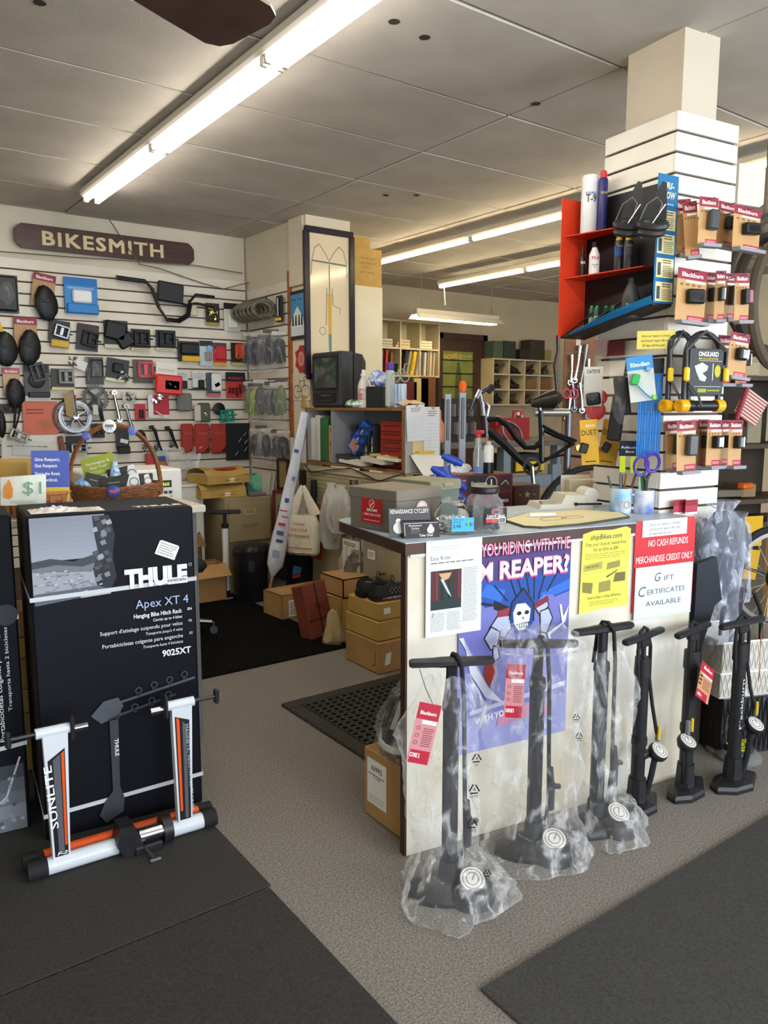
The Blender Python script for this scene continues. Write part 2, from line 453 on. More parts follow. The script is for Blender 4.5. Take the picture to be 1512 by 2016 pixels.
while zt - k * TS > 0.95:
    z = zt - (k + .5) * TS
    for nm, c, d in (('f', (.165, .005, 0), (.33, .012, TS - .009)), ('l', (.005, .181, 0), (.012, .338, TS - .009)), ('b', (.165, .345, 0), (.33, .012, TS - .009)), ('r', (.325, .181, 0), (.012, .338, TS - .009))):
        if nm in 'br' and k % 1: continue
        if nm not in planks:
            e = MB(); e.cbox((0, 0, 0), d, .0015); o = e.build('plank', M_TOWER, tower); planks[nm] = o.data
        else:
            o = bpy.data.objects.new('plank', planks[nm]); COL.objects.link(o); o.parent = tower
        o.location = (c[0], c[1], z)
    k += 1
# ---- floor mats
M_MAT = mat('dark_mat', '#474644', 0.95, c2='#3a3937', scale=160, bump=0.5, bscale=500, spec=0.1)
def mat_thing(name, label, x0, y0, x1, y1, m, h=.008, rz=0):
    q = MB(); q.cbox((0, 0, h / 2), (x1 - x0, y1 - y0, h), .003); o = q.build(name, m); o.location = ((x0 + x1) / 2, (y0 + y1) / 2, 0); o.rotation_euler = (0, 0, R(rz)); return tag(o, label, 'mat')
mat_thing('floor_mat', 'dark grey ribbed floor mat under the black trainer and tall box', -0.9, 1.885, .965, 4.0 - .4, M_MAT, .007)
mat_thing('floor_mat', 'dark grey floor mat in the left foreground', -0.6, -.2, .955, 1.875, mat('dark_mat_b', '#444341', 0.95, c2='#383736', scale=160, bump=0.5, bscale=500, spec=.1), .009, 0)
mat_thing('floor_mat', 'dark grey floor mat in the right foreground before the pumps', 1.18, -.3, 4.2, 1.225, mat('dark_mat_c', '#4e4d4b', 0.95, c2='#424140', scale=160, bump=0.5, bscale=500, spec=.1), .009)
M_RUG = mat('black_rug', '#1d1c1a', 0.98, c2='#100f0e', scale=70, bump=0.8, bscale=260, spec=.05)
o = mat_thing('floor_rug', 'black ribbed rug before the filing cabinet', .99, 3.64, 2.41, 5.22, M_RUG, .01)
# rubber drain mat: real holes
dm = thing('drain_mat', 'black rubber mat with round drain holes behind the counter', 'mat', (2.13, 2.66, 0), 0)
M_RUB = mat('mat_rubber', '#2f2e2a', 0.6, c2='#262521', scale=60, bump=.2)
q = MB(); wx, wy, bd, h = .96, .86, .075, .014
for (cx, cy, sx, sy) in ((0, -wy / 2 + bd / 2, wx, bd), (0, wy / 2 - bd / 2, wx, bd), (-wx / 2 + bd / 2, 0, bd, wy - 2 * bd), (wx / 2 - bd / 2, 0, bd, wy - 2 * bd)):
    q.cbox((cx, cy, h / 2), (sx, sy, h), .006)
q.build('border', M_RUB, dm)
q = MB(); nx, ny = 20, 18; ax, ay = (wx - 2 * bd) / nx, (wy - 2 * bd) / ny
for i in range(nx):
    for j in range(ny):
        cx = -wx / 2 + bd + ax * (i + .5); cy = -wy / 2 + bd + ay * (j + .5); v = []; f = []
        for t in range(8):
            a = math.pi / 4 * t + math.pi / 8; r = .34 * min(ax, ay)
            hx = max(-ax / 2, min(ax / 2, math.cos(a) * ax)); hy = max(-ay / 2, min(ay / 2, math.sin(a) * ay))
            v += [(cx + hx, cy + hy, h - .001), (cx + r * math.cos(a), cy + r * math.sin(a), h - .001), (cx + r * math.cos(a), cy + r * math.sin(a), .001)]
        for t in range(8):
            u = (t + 1) % 8; f += [(3 * t, 3 * u, 3 * u + 1, 3 * t + 1), (3 * t + 1, 3 * u + 1, 3 * u + 2, 3 * t + 2)]
        q.add(v, f)
tag(q.build('perforated_web', M_RUB, dm, fix=False), kind='stuff')
q = MB(); q.box((0, 0, .0012), (wx - .1, wy - .1, .001)); q.build('hole_shade', C('#0c0c0b', .95), dm)  # near-black sheet added under the web as the shade in its holes

# ---- fluorescent lamps
M_TUBE = mat('tube_glow', '#ffffff', emit='#fff6e8', estr=16.5)
M_TUBE2 = mat('tube_glow_warm', '#ffffff', emit='#ffe9bd', estr=25.0)
M_FIX = C('#cfc9bc', .5)
def strip(name, label, x, y0, n, z, tubes=2, L=1.22, tm=None, group=None, plate=.14):
    t = thing(name, label, 'lamp', (x, y0, z), 0, group)
    q = MB(); q.cbox((0, -n * L / 2, .04), (plate, n * L, .05), .012)
    q.build('housing', M_FIX, t)
    for i in range(n):
        for s in ((-1, 1) if tubes == 2 else (0,)):
            e = MB(); e.cyl((s * .035, -i * L - .03, 0), (s * .035, -(i + 1) * L + .03, 0), .0165, n=10); e.build('tube', tm or M_TUBE, t, smooth=True)
            for yy in (-i * L - .018, -(i + 1) * L + .018):
                e = MB(); e.cbox((s * .035, yy, .008), (.03, .022, .05), .004); e.build('lamp_holder', C('#d8d4ca', .5), t)
    return t
strip('ceiling_lamp', 'long twin tube fluorescent strip running across the ceiling at left', 1.50, 5.2, 4, 2.685)
strip('ceiling_lamp', 'single tube fluorescent row seen behind the red display rack', 4.13, 5.75, 3, 2.66, 1, tm=M_TUBE2, plate=.07)
strip('ceiling_lamp', 'far fluorescent row with a pull cord over the workshop', 5.28, 6.28, 2, 2.62, 1, tm=M_TUBE2, plate=.07)
cord = MB(); cord.cyl((5.28, 6.2, 2.64), (5.30, 6.2, 2.43), .006, n=6)
tag(cord.build('pull_cord', WHITE), 'short white pull cord hanging from the far fluorescent row', 'cord')
sl = thing('shop_light', 'hanging reflector shop light over the workshop cubbies', 'lamp', (5.65, 6.4, 2.30), 0)
q = MB(); q.prism([(-.11, 0), (-.05, .05), (.05, .05), (.11, 0), (.09, 0), (.045, .04), (-.045, .04), (-.09, 0)], -.6, .6, M=Matrix.Rotation(R(90), 4, 'Z')); q.build('reflector', C('#c9c4b6', .4), sl)
q = MB(); q.cbox((0, 0, .075), (1.18, .07, .05), .006); q.build('housing', C('#b9b3a4', .5), sl)
q = MB(); q.cyl((-.57, 0, .015), (.57, 0, .015), .0165, n=10); q.build('tube', M_TUBE2, sl, smooth=True)
for s in (-1, 1):
    q = MB(); q.tube([(s * .5, 0, .1), (s * .5, 0, .17), (s * .5, 0, .455)], .003, 5); q.tube([(s * .46, 0, .1), (s * .5, 0, .17), (s * .54, 0, .1)], .003, 5); q.build('chain', GREY, sl)
# ---- ceiling fan, one blade in view
fan = thing('ceiling_fan', 'dark brown ceiling fan blade at the top edge', 'fan', (.33, 1.56, 2.29), 0)
q = MB(); q.lathe([(.02, .14), (.09, .12), (.10, .04), (.07, 0)], n=18); q.cyl((0, 0, .1), (0, 0, .53), .012); q.lathe([(.06, .48), (.04, .52), (.06, .535)], n=14); q.build('motor', C('#3a2a22', .4), fan, smooth=True)
for k in range(4):
    e = MB(); pts = []
    for x, w in ((.10, .05), (.16, .085), (.45, .1), (.58, .105), (.615, .09), (.63, .06)): pts.append((x, w))
    poly = pts + [(x, -w) for x, w in reversed(pts)]
    M = Matrix.Rotation(R(90 * k + 22), 4, 'Z') @ Matrix.Rotation(R(-8), 4, 'X') @ Matrix.Rotation(R(-90), 4, 'X')
    e.prism([(x, z) for x, z in poly], -.004, .004, M=M); e.build('blade', mat('fan_wood', '#4d3730', .4, c2='#402c26', scale=8), fan)
# ================================================================ COUNTER
CA = -9.7
CF = Face(1.381, 1.773, CA)
CL = 1.184
M_PANEL = mat('counter_panel', '#dad6cc', 0.6, c2='#cdc0a4', scale=2.6, detail=5)
M_TOP = mat('counter_laminate', '#a9b9c4', 0.32, c2='#9fb0bc', scale=6)
ct = thing('sales_counter', 'white sales counter with pale blue laminate top and brown edge', 'counter', (1.381, 1.773, 0), CA)
q = MB(); q.box((CL / 2, .016, .48), (CL, .028, .96)); q.build('front_panel', M_PANEL, ct)
q = MB(); q.box((-.004, .016, .48), (.007, .030, .96)); q.build('edge_strip', BROWN, ct)
q = MB(); q.box((CL - .06, .26, .48), (.02, .45, .96)); q.build('side_panel', M_PANEL, ct)
poly = [(-.012, -.006), (CL, -.006), (CL, .13), (CL - .045, .13), (CL - .045, .55), (.05, .55)] + [(-.012 + .07 - .07 * math.sin(R(a)), .48 + .07 * math.cos(R(a))) for a in (15, 30, 45, 60, 75, 90)]
k = len(poly); v = [(x, y, .963) for x, y in poly] + [(x, y, .9965) for x, y in poly]
q = MB(); q.add(v, [tuple(range(k))[::-1], tuple(range(k, 2 * k))] + [(i, (i + 1) % k, (i + 1) % k + k, i + k) for i in range(k)], 0); q.build('edge_band', BROWN, ct)
q = MB(); q.add([(x, y, .9968) for x, y in poly] + [(x, y, 1.0) for x, y in poly], [tuple(range(k))[::-1], tuple(range(k, 2 * k))] + [(i, (i + 1) % k, (i + 1) % k + k, i + k) for i in range(k)]); q.build('worktop', M_TOP, ct)
q = MB(); q.box((CL / 2, -.0035, .975), (CL - .01, .004, .042)); q.build('fascia', C('#c9c6bd', .5), ct)

def flat(name, label, cat, face, box, off=.004, m=PAPER, th=.0015, rot=0.0, poly=None, tilt=0.0, group=None):
    """a thin sheet on a face; returns thing, width, height; local origin bottom centre, front at y=-th"""
    c, w, h = face.box(*box, off)
    t = thing(name, label, cat, c, math.degrees(face.a), group, ry=-rot)
    q = MB()
    if poly: q.prism([((x - .5) * w, z * h) for x, z in poly], -th, 0)
    else: q.box((0, -th / 2, h / 2), (w, th, h))
    q.build('sheet', m, t)
    return t, w, h

# -- magazine page
t, w, h = flat('magazine_page', 'white magazine page with a dark forest photo taped to the counter', 'page', CF, (838, 1062, 947, 1248), .008, C('#dfe3e6', .7), .002)
p = Print(t, -.002)
p.text('Easy Rider', -w * .42, h * .80, h * .045, INK, 'l', w * .36); p.rows(-w * .42, h * .755, w * .36, h * .785, 1, GREY); p.rows(-w * .42, h * .90, w * .15, h * .95, 2, LGREY)
p.rect(-w * .42, h * .28, w * .13, h * .69, C('#22302f'))
for i, (x, ww, c) in enumerate(((-.40, .05, '#5a2028'), (-.33, .04, '#7a2a30'), (-.02, .05, '#4a1c22'), (.06, .05, '#702028'), (-.24, .05, '#18211f'), (-.12, .04, '#1a2624'))): p.rect(w * x, h * .38, w * (x + ww), h * .685, C(c))
p.poly([(-w * .28, h * .66), (-w * .05, h * .66), (-w * .1, h * .6), (-w * .2, h * .58)], C('#c99a70')); p.poly([(-w * .25, h * .6), (-w * .2, h * .6), (-w * .08, h * .45), (-w * .05, h * .4), (-w * .12, h * .45)], C('#b9c0c0'))
p.rows(w * .16, h * .12, w * .44, h * .70, 34, C('#8f9296'), .4, 3); p.rows(-w * .42, h * .05, -w * .15, h * .25, 12, C('#8f9296'), .4, 4); p.rows(-w * .13, h * .05, w * .13, h * .25, 12, C('#8f9296'), .4, 5)
p.text('J', -w * .40, h * .22, h * .04, INK, 'l', shear=.3); p.done()
# -- reaper poster
t, w, h = flat('poster', 'purple poster of a hooded skeleton in a blue cape below pink lettering', 'poster', CF, (902, 1050, 1118, 1462), .004, C('#6e70b4', .55), .001)
p = Print(t, -.001); X = lambda a: (a - .5) * w
def pl(pts, c): p.poly([(X(a), b * h) for a, b in pts], C(c) if isinstance(c, str) else c)
PUR = '#4a4488'
pl([(0, .86), (1, .86), (1, 1), (0, 1)], '#352a4e'); pl([(0, .80), (1, .72), (1, .9), (0, .9)], '#453a72'); pl([(0, 0), (1, 0), (1, .2), (0, .16)], '#8d90c8')
BL, BL2, BL3 = '#1d4a9c', '#163a80', '#2c66c4'
pl([(.20, .80), (.40, .78), (.62, .81), (.80, .80), (1, .86), (1, .70), (.86, .68), (.78, .72), (.66, .64), (.44, .63), (.36, .68), (.22, .67), (.18, .73)], BL)
pl([(.18, .73), (.36, .69), (.40, .74), (.24, .78)], BL3); pl([(.70, .70), (1, .76), (1, .71), (.86, .69)], BL3)
for a, b, c, d in ((.5, .80, .56, .70), (.58, .81, .62, .70), (.66, .80, .66, .68), (.44, .79, .5, .70), (.76, .80, .7, .68), (.9, .82, .78, .71), (.3, .77, .42, .69)):
    p.line([(X(a), b * h), (X(c), d * h)], w * .012, INK)
pl([(.30, .70), (.44, .66), (.44, .62), (.30, .66)], '#0f0f1c'); pl([(.16, .705), (.36, .675), (.36, .665), (.16, .69)], INK)
for (pts) in ([(.34, .63), (.44, .62), (.46, .56), (.40, .52), (.34, .53), (.26, .57)], [(.28, .58), (.36, .55), (.34, .49), (.28, .47), (.22, .53)], [(.30, .49), (.34, .48), (.36, .43), (.30, .41)], [(.66, .65), (.78, .68), (.80, .64), (.72, .60)], [(.72, .62), (.80, .63), (.84, .58), (.78, .50), (.73, .51)], [(.73, .52), (.78, .51), (.80, .47), (.72, .46)]):
    pl(pts, '#aeb4cf'); p.line([(X(a), b * h) for a, b in pts + pts[:1]], w * .01, INK)
pl([(.34, .65), (.44, .66), (.43, .62), (.33, .62)], '#8a2a3a'); pl([(.66, .66), (.79, .69), (.80, .665), (.67, .635)], '#7a2436')
pl([(.44, .60), (.46, .68), (.52, .72), (.56, .74), (.62, .71), (.66, .66), (.66, .58), (.60, .53), (.50, .53)], BL2); p.line([(X(a), b * h) for a, b in [(.44, .60), (.46, .68), (.56, .74), (.66, .66), (.66, .58)]], w * .012, INK)
pl([(.47, .63), (.50, .67), (.58, .67), (.63, .64), (.62, .58), (.58, .545), (.52, .545), (.48, .58)], '#d6d8e2')
for x in (.525, .595): p.disc(X(x), h * .625, w * .022, INK, 10, h * .010)
pl([(.555, .605), (.57, .605), (.5625, .59)], INK); pl([(.50, .575), (.62, .58), (.60, .555), (.53, .555)], '#2a2430')
for x in (.52, .54, .56, .58, .60): pl([(x - .006, .575), (x + .006, .575), (x + .006, .56), (x - .006, .56)], '#e8e8ee')
pl([(.90, .64), (.92, .64), (.94, .58), (.99, .63), (.96, .55), (.82, .50), (.84, .44), (.79, .51), (.93, .55)], '#dfe4f6')
pl([(.24, .44), (.32, .42), (.32, .34), (.27, .30), (.22, .36)], '#a8362e'); pl([(.0, .55), (.04, .55), (.10, .38), (.24, .25), (.40, .21), (.26, .30), (.14, .42)], '#cfd3e4')
pl([(.34, .10), (.66, .12), (.86, .10), (.84, .16), (.60, .18), (.36, .155)], '#c07a9c'); pl([(.10, .2), (.98, .26), (.98, .235), (.1, .18)], '#b9badf'); p.text('WITH YOU', X(.3), h * .14, h * .03, WHITE, w=w * .3, bold=.02, rot=6)
PK = C('#f0a0ba'); PK2 = C('#f6dfe2'); PK3 = C('#d0508c')
p.text('ARE YOU RIDING WITH THE', X(.985), h * .905, h * .062, C('#b03a66'), 'r', w * .965, .01, space=.95); p.text('ARE YOU RIDING WITH THE', X(.98), h * .908, h * .058, PK, 'r', w * .95, space=.95)
p.text('GRIM REAPER?', X(.985), h * .795, h * .085, PK3, 'r', w * 1.12, .05); p.text('GRIM REAPER?', X(.98), h * .80, h * .078, PK2, 'r', w * 1.10, .03)
p.done()
# trim off the lettering that runs past the poster's left edge
for o in [o for o in t.children]:
    bm = bmesh.new(); bm.from_mesh(o.data)
    bmesh.ops.bisect_plane(bm, geom=bm.verts[:] + bm.edges[:] + bm.faces[:], plane_co=(-w / 2, 0, 0), plane_no=(-1, 0, 0), clear_outer=True)
    bm.to_mesh(o.data); bm.free()
# -- yellow flyer
t, w, h = flat('flyer', 'creased yellow bicycle shipping flyer taped to the counter', 'flyer', CF, (1142, 1040, 1238, 1202), .005, mat('yellow_paper', '#e6dd5c', .75, c2='#ddd250', scale=12), .0015,
               poly=[(0, 0), (.5, .035), (1, .03), (.985, .5), (1, .97), (.9, 1.0), (.62, .975), (.25, .985), (.03, .95)])
p = Print(t, -.0015); OL = C('#4c4a1c')
p.text('shipBikes.com', 0, h * .875, h * .06, INK, w=w * .64, bold=.015, shear=.25); p.text('Ship your bicycle hassle-free', 0, h * .80, h * .045, OL, w=w * .82, bold=.01); p.text('for as little as $41', 0, h * .735, h * .045, OL, w=w * .5, bold=.01)
p.rows(-w * .42, h * .64, w * .42, h * .715, 3, C('#a39a3c'))
for pts, c in (([(-.44, .50), (-.06, .52), (-.06, .61), (-.44, .58)], '#a8a04a'), ([(.02, .50), (.30, .52), (.30, .60), (.04, .58)], '#8c8440'), ([(-.45, .26), (-.26, .23), (-.24, .36), (-.45, .38)], '#7e773c'), ([(-.12, .23), (.12, .24), (.12, .37), (-.12, .36)], '#8f8742'), ([(.17, .34), (.42, .34), (.42, .45), (.21, .45)], '#6b6434'), ([(.02, .42), (.26, .49), (.24, .47), (.04, .40)], '#5c5630')):
    p.poly([(w * a, h * b2) for a, b2 in pts], C(c))
p.line([(-w * .48, h * .475), (w * .48, h * .50)], h * .006, C('#b3a93c')); p.text('BIRCANCRY', -w * .25, h * .545, h * .025, OL, w=w * .26, rot=3)
p.text('Door to Door or Drop Off Service', 0, h * .165, h * .035, OL, w=w * .68); p.rows(-w * .3, h * .08, w * .3, h * .14, 3, C('#a39a3c')); p.done()
# -- red sign and the gift sign standing in front of it
rr = [(.03, 0), (.97, 0), (1, .02), (1, .97), (.97, 1), (.03, 1), (0, .97), (0, .02)]
t, w, h = flat('refund_sign', 'red sign reading no cash refunds merchandise credit only', 'sign', CF, (1247, 1022, 1364, 1200), .004, C('#c3242e', .4), .003, poly=rr)
p = Print(t, -.003); p.text('NO CASH REFUNDS', w * .05, h * .715, h * .075, WHITE, w=w * .66); p.text('MERCHANDISE CREDIT ONLY', 0, h * .545, h * .075, WHITE, w=w * .94); p.done()
t, w, h = flat('notice_slip', 'white paper slip taped across the top of the red refund sign', 'notice', CF, (1265, 1022, 1352, 1054), .0085, C('#eceef0', .7), .001)
p = Print(t, -.001); p.text('Since our space is limited,', 0, h * .66, h * .17, INK, w=w * .7, bold=.01); p.text('any bicycle repair left over', 0, h * .38, h * .17, INK, w=w * .7, bold=.01); p.text('30 days will be sold.', -w * .1, h * .1, h * .17, INK, w=w * .5, bold=.01); p.done()
t, w, h = flat('gift_sign', 'pale grey gift certificates sign in a clear holder below the red sign', 'sign', CF, (1249, 1112, 1360, 1213), .010, C('#c4ced6', .25), .003)
p = Print(t, -.003); NV = C('#3c4656'); p.rect(-w * .47, h * .04, w * .47, h * .96, C('#ced7de')); p.text('G', -w * .12, h * .70, h * .17, NV, shear=.2); p.text('IFT', w * .08, h * .70, h * .10, NV, w=w * .17); p.text('C', -w * .38, h * .44, h * .2, NV, shear=.2); p.text('ERTIFICATES', w * .04, h * .46, h * .10, NV, w=w * .66); p.text('AVAILABLE', 0, h * .24, h * .10, NV, w=w * .62); p.done()

# ================================================================ FLOOR PUMPS
M_PUMP = mat('pump_black', '#222225', 0.42, c2='#1c1c1f', scale=30)
M_PUMP2 = mat('pump_grey', '#232429', 0.5)
def hdepth(base, top):
    b = P(*base, z=0); D = _S * b.x + _C * b.y
    return b, P(top[0], top[1], D=D)
def loft(mb, rings, n, m=0, cap=True):
    v = [p for r in rings for p in r]; f = []
    for i in range(len(rings) - 1):
        for j in range(n):
            j2 = (j + 1) % n; f.append((i * n + j, i * n + j2, (i + 1) * n + j2, (i + 1) * n + j))
    if cap: f.append(tuple(range(n))[::-1]); f.append(tuple((len(rings) - 1) * n + j for j in range(n)))
    mb.add(v, f, m)
def dial(t, loc, r, rx, rz, face='#d9d6cf', accent='#8c8a86'):
    rot = rotm(rx, 0, rz)
    g = MB(); L = Vector(loc)
    g.lathe([(r * .75, -.03), (r * 1.15, -.012), (r * 1.18, .0), (r * 1.05, .006)], L, 22, rot=rot)
    go = g.build('gauge', M_PUMP, t, smooth=True)
    g = MB(); g.lathe([(r, .006), (r * .98, .0085)], L, 22, rot=rot); g.build('dial_face', C(face, .25), go)
    g = MB()
    for k in (.84, .55): g.ring(L + rot @ Vector((0, 0, .009)), r * k, r * (k - .1), .001, 22, rot)
    g.box(L + rot @ Vector((r * .15, r * .2, .0095)), (r * .08, r * .7, .001), rot @ Matrix.Rotation(R(-30), 3, 'Z')); g.build('dial_marks', C(accent, .4), go)
def handle(t, z, L, hw=.016, rz=0, flat_ends=True):
    g = MB(); rot = rotm(0, 0, rz)
    rings = []
    for x, s in ((-L / 2, .72), (-L / 2 + .008, .95), (-.05, 1.0), (-.03, 1.12), (.03, 1.12), (.05, 1.0), (L / 2 - .008, .95), (L / 2, .72)):
        rings.append([rot @ Vector((x, math.cos(R(a)) * hw * s, math.sin(R(a)) * hw * .85 * s)) + Vector((0, 0, z)) for a in range(22, 382, 45)])
    loft(g, rings, 8); return g.build('handle', M_PUMP, t, smooth=True)
def pump(label, base, top, rz, kind, L=.23, group='floor pumps standing along the counter', gx=.05, gy=-.07, foot=(.11, .075), gz=None, grot=(28, 0), hoff=0, lean=0):
    b, tp = hdepth(base, top); H = tp.z
    t = thing('floor_pump', label, 'pump', b, rz, group)
    if kind == 'core':
        g = MB(); rings = []
        for z, s in ((0, 1.0), (.012, 1.0), (.03, .8), (.05, .42)):
            rings.append([Vector((math.cos(R(a)) * foot[0] * s * (1.0 if math.sin(R(a)) > 0 else 1.12), math.sin(R(a)) * foot[1] * s - .012 * (1 - s), z)) for a in range(0, 360, 20)])
        loft(g, rings, 18); g.build('base', M_PUMP, t, smooth=True)
        g = MB(); g.lathe([(.062, 0), (.066, .02), (.058, .045), (.045, .055)], (gx, gy, 0), 22); g.build('gauge_housing', M_PUMP, t, smooth=True)
        dial(t, (gx, gy, .062), .036, *grot)
        g = MB(); g.tube([(0, 0, .03), (0, 0, .10)], [.036, .028], 10); g.tube([(0, 0, .10), (0, 0, H - .14)], .0235, 8); g.tube([(0, 0, H - .14), (0, 0, H - .11)], [.027, .025], 10); g.build('barrel', M_PUMP2, t, smooth=True)
        g = MB(); g.cyl((0, 0, H - .115), (0, 0, H - .01), .016, n=8); g.build('piston_rod', M_PUMP, t)
        g = MB(); g.tube([(.035, -.01, .06), (.04, -.022, .2), (.03, -.028, H - .1), (.022, -.025, H), (.012, -.01, H + .022), (.006, .012, H + .02), (0, .026, H - .01), (-.01, .03, H - .12)], .0065, 7); g.build('hose', RUBBER, t, smooth=True)
        g = MB(); g.cbox((.045, -.03, .20), (.022, .022, .10), .006); g.cbox((.06, -.032, .23), (.03, .014, .016), .004); g.cyl((.045, -.03, .25), (.042, -.026, .29), .009, n=8); g.build('pump_head', M_PUMP, t)
    else:
        g = MB(); rings = []
        out = [(-.115, -.03), (-.06, -.075), (.02, -.085), (.07, -.05), (.115, -.02), (.10, .03), (.05, .05), (-.05, .05), (-.1, .02)]
        for z, s in ((0, 1.0), (.014, 1.0), (.026, .93), (.03, .6)): rings.append([Vector((x * s * foot[0] / .11, y * s * foot[1] / .075, z)) for x, y in out])
        loft(g, rings, 9); g.build('base', M_PUMP, t)
        g = MB(); g.tube([(0, 0, .02), (0, 0, .11)], [.037, .031], 8); g.build('foot_collar', M_PUMP, t)
        g = MB(); g.tube([(0, 0, .1), (0, 0, H - .13)], .024, 10); g.tube([(0, 0, H - .14), (0, 0, H - .075)], [.029, .027], 10); g.tube([(0, 0, .235), (0, 0, .26)], .028, 10); g.build('barrel', M_PUMP, t, smooth=True)
        g = MB(); g.cyl((0, 0, H - .08), (0, 0, H - .01), .010, n=8); g.cbox((0, 0, H - .022), (.05, .03, .03), .006); g.build('piston_rod', M_PUMP, t)
        s = 1 if gx > 0 else -1
        g = MB(); g.tube([(s * .03, -.01, H - .17), (s * .032, -.008, H - .04), (s * .02, 0, H + .02), (0, 0, H + .03), (-s * .024, 0, H + .018), (-s * .034, 0, H - .05), (-s * .032, -.006, H - .17)], .0065, 7)
        g.tube([(s * .028, -.012, H - .16), (s * .04, -.02, H * .6), (s * .062, -.03, (gz or .2) + .06)], .0065, 7); g.build('hose', RUBBER, t, smooth=True)
        dial(t, (gx, gy, gz or .2), .030, *grot)
        g = MB(); g.tube([(gx * .9, gy * .8, (gz or .2) - .02), (gx * .7, gy * .7, .12), (gx * .5, gy * .5, .05)], .011, 8); g.cbox((gx * .45, gy * .4, (gz or .2) - .01), (abs(gx) * 1.1, .022, .026), .005); g.build('valve_pipe', M_PUMP, t, smooth=True)
        g = MB(); g.cbox((s * .066, -.032, (gz or .2) + .055), (.014, .016, .055), .004); g.build('pump_head', GREY, t)
        g = MB(); g.cbox((s * .056, -.042, (gz or .2) + .065), (.006, .010, .05), .002); g.build('lever', YELLOW, t)
    handle(t, H, L, rz=hoff)
    return t, H
def bag(t, rings, n=30, seed=1, m=None, amp=.10, name='plastic_bag', top_open=True):
    """loose film wrap; rings of (z, cx, cy, rx, ry) from bottom to top"""
    rnd = random.Random(seed); ph = [rnd.uniform(0, 6.28) for _ in range(10)]; g = MB()
    # subdivide in height
    rs = []
    for a, c in zip(rings[:-1], rings[1:]):
        for k in range(5): rs.append([a[i] + (c[i] - a[i]) * k / 5 for i in range(5)])
    rs.append(list(rings[-1]))
    out = []
    for z, cx, cy, rx, ry in rs:
        r = []
        for j in range(n):
            q = 2 * math.pi * j / n
            w = 1 + amp * (math.sin(3 * q + ph[0] + z * 9) + .8 * math.sin(5 * q + ph[1] - z * 17) + .6 * math.sin(8 * q + ph[2] + z * 31)) + rnd.uniform(-.05, .05)
            r.append(Vector((cx + rx * w * math.cos(q), cy + ry * w * math.sin(q), max(.002, z + (rnd.uniform(-.006, .006) if z > .02 else 0)))))
        out.append(r)
    loft(g, out, n, cap=False)
    return g.build(name, m or FILM, t, smooth='all', fix=True)
def ldpe(p, x, z, s, word='LDPE'):
    for k in range(3):
        a = R(90 + 120 * k); b2 = R(90 + 120 * (k + 1))
        A = (x + s * math.cos(a), z + s * math.sin(a)); B = (x + s * math.cos(b2), z + s * math.sin(b2))
        p.line([(A[0] * .85 + B[0] * .15, A[1] * .85 + B[1] * .15), (A[0] * .2 + B[0] * .8, A[1] * .2 + B[1] * .8)], s * .2, INK)
    p.text('4', x, z - s * .25, s * .6, INK); p.text(word, x, z - s * 1.15, s * .4, INK)
def hangtag(t, M, w, h, text_, body='#c9858a'):
    g = MB(); g.box((0, 0, -h / 2), (w, .001, h)); g.xf(M); g.build('hang_tag', C(body, .6), t)
    p = Print(t, -.0008, M); p.rect(-w / 2, -h * .27, w / 2, 0, C('#b01c34')); p.text('Blackburn', 0, -h * .19, h * .06, WHITE, w=w * .72, bold=.02); p.rect(-w * .2, -h * .345, w * .45, -h * .28, WHITE)
    p.rows(-w * .05, -h * .72, w * .42, -h * .4, 9, C('#8f4a50')); p.rect(-w * .42, -h, w * .45, -h * .78, C('#b01c34')); p.text(text_, -w * .2, -h * .9, h * .07, WHITE, w=w * .45, bold=.03)
    for k in range(3): p.ring(-w * .3, -h * (.42 + .12 * k), w * .08, w * .02, C('#7a3a40'), 8)
    p.done()
# three bagged pumps
t, H = pump('black floor pump in a torn clear bag with a red card tag, nearest the camera', (884, 1752), (889, 1303), -29, 'core', .24, gx=.055, gy=-.055, foot=(.12, .085), grot=(30, 0))
bag(t, [(.0, .0, -.045, .145, .14), (.012, 0, -.045, .16, .15), (.07, 0, -.035, .145, .135), (.13, -.01, 0, .085, .075), (.24, -.015, 0, .105, .07), (.36, -.03, 0, .09, .065), (.47, -.035, 0, .115, .07), (.56, -.01, 0, .10, .06), (.66, -.005, 0, .055, .04)], seed=3)
p = Print(t, -.10); ldpe(p, .045, .36, .02); ldpe(p, .04, .26, .02); ldpe(p, .05, .45, .018, 'LE'); ldpe(p, .085, .11, .016); p.done()
hangtag(t, yz(loc=(-.075, -.085, H - .085), rx=-6, ry=14), .062, .165, 'CORE 2')
g = MB(); g.tube([(-.095, -.02, H - .01), (-.085, -.06, H - .05), (-.07, -.085, H - .085)], .001, 5); g.build('tag_string', INK, t)
t, H = pump('black floor pump fully wrapped in clear plastic before the poster', (1049, 1672), (1052, 1267), -36, 'core', .24, gx=.055, gy=-.05, foot=(.12, .085))
bag(t, [(.0, .0, -.035, .155, .13), (.012, 0, -.035, .175, .14), (.07, 0, -.03, .15, .125), (.14, .0, 0, .12, .08), (.28, -.0, 0, .145, .075), (.42, -.005, 0, .15, .07), (.56, .005, 0, .145, .065), (.66, 0, 0, .14, .06), (H - .02, 0, 0, .135, .05), (H + .03, -.01, 0, .12, .035), (H + .06, -.03, 0, .10, .012)], seed=8, amp=.07)
hangtag(t, yz(loc=(-.075, -.045, H - .05), rx=-4, ry=3), .058, .165, 'GRID')
p = Print(t, -.09); ldpe(p, .10, H - .2, .014); ldpe(p, .11, .42, .014); p.done()
t, H = pump('black floor pump in a half open clear bag beside the yellow flyer', (1172, 1628), (1176, 1238), -12, 'core', .24, gx=.05, gy=-.05, foot=(.11, .075))
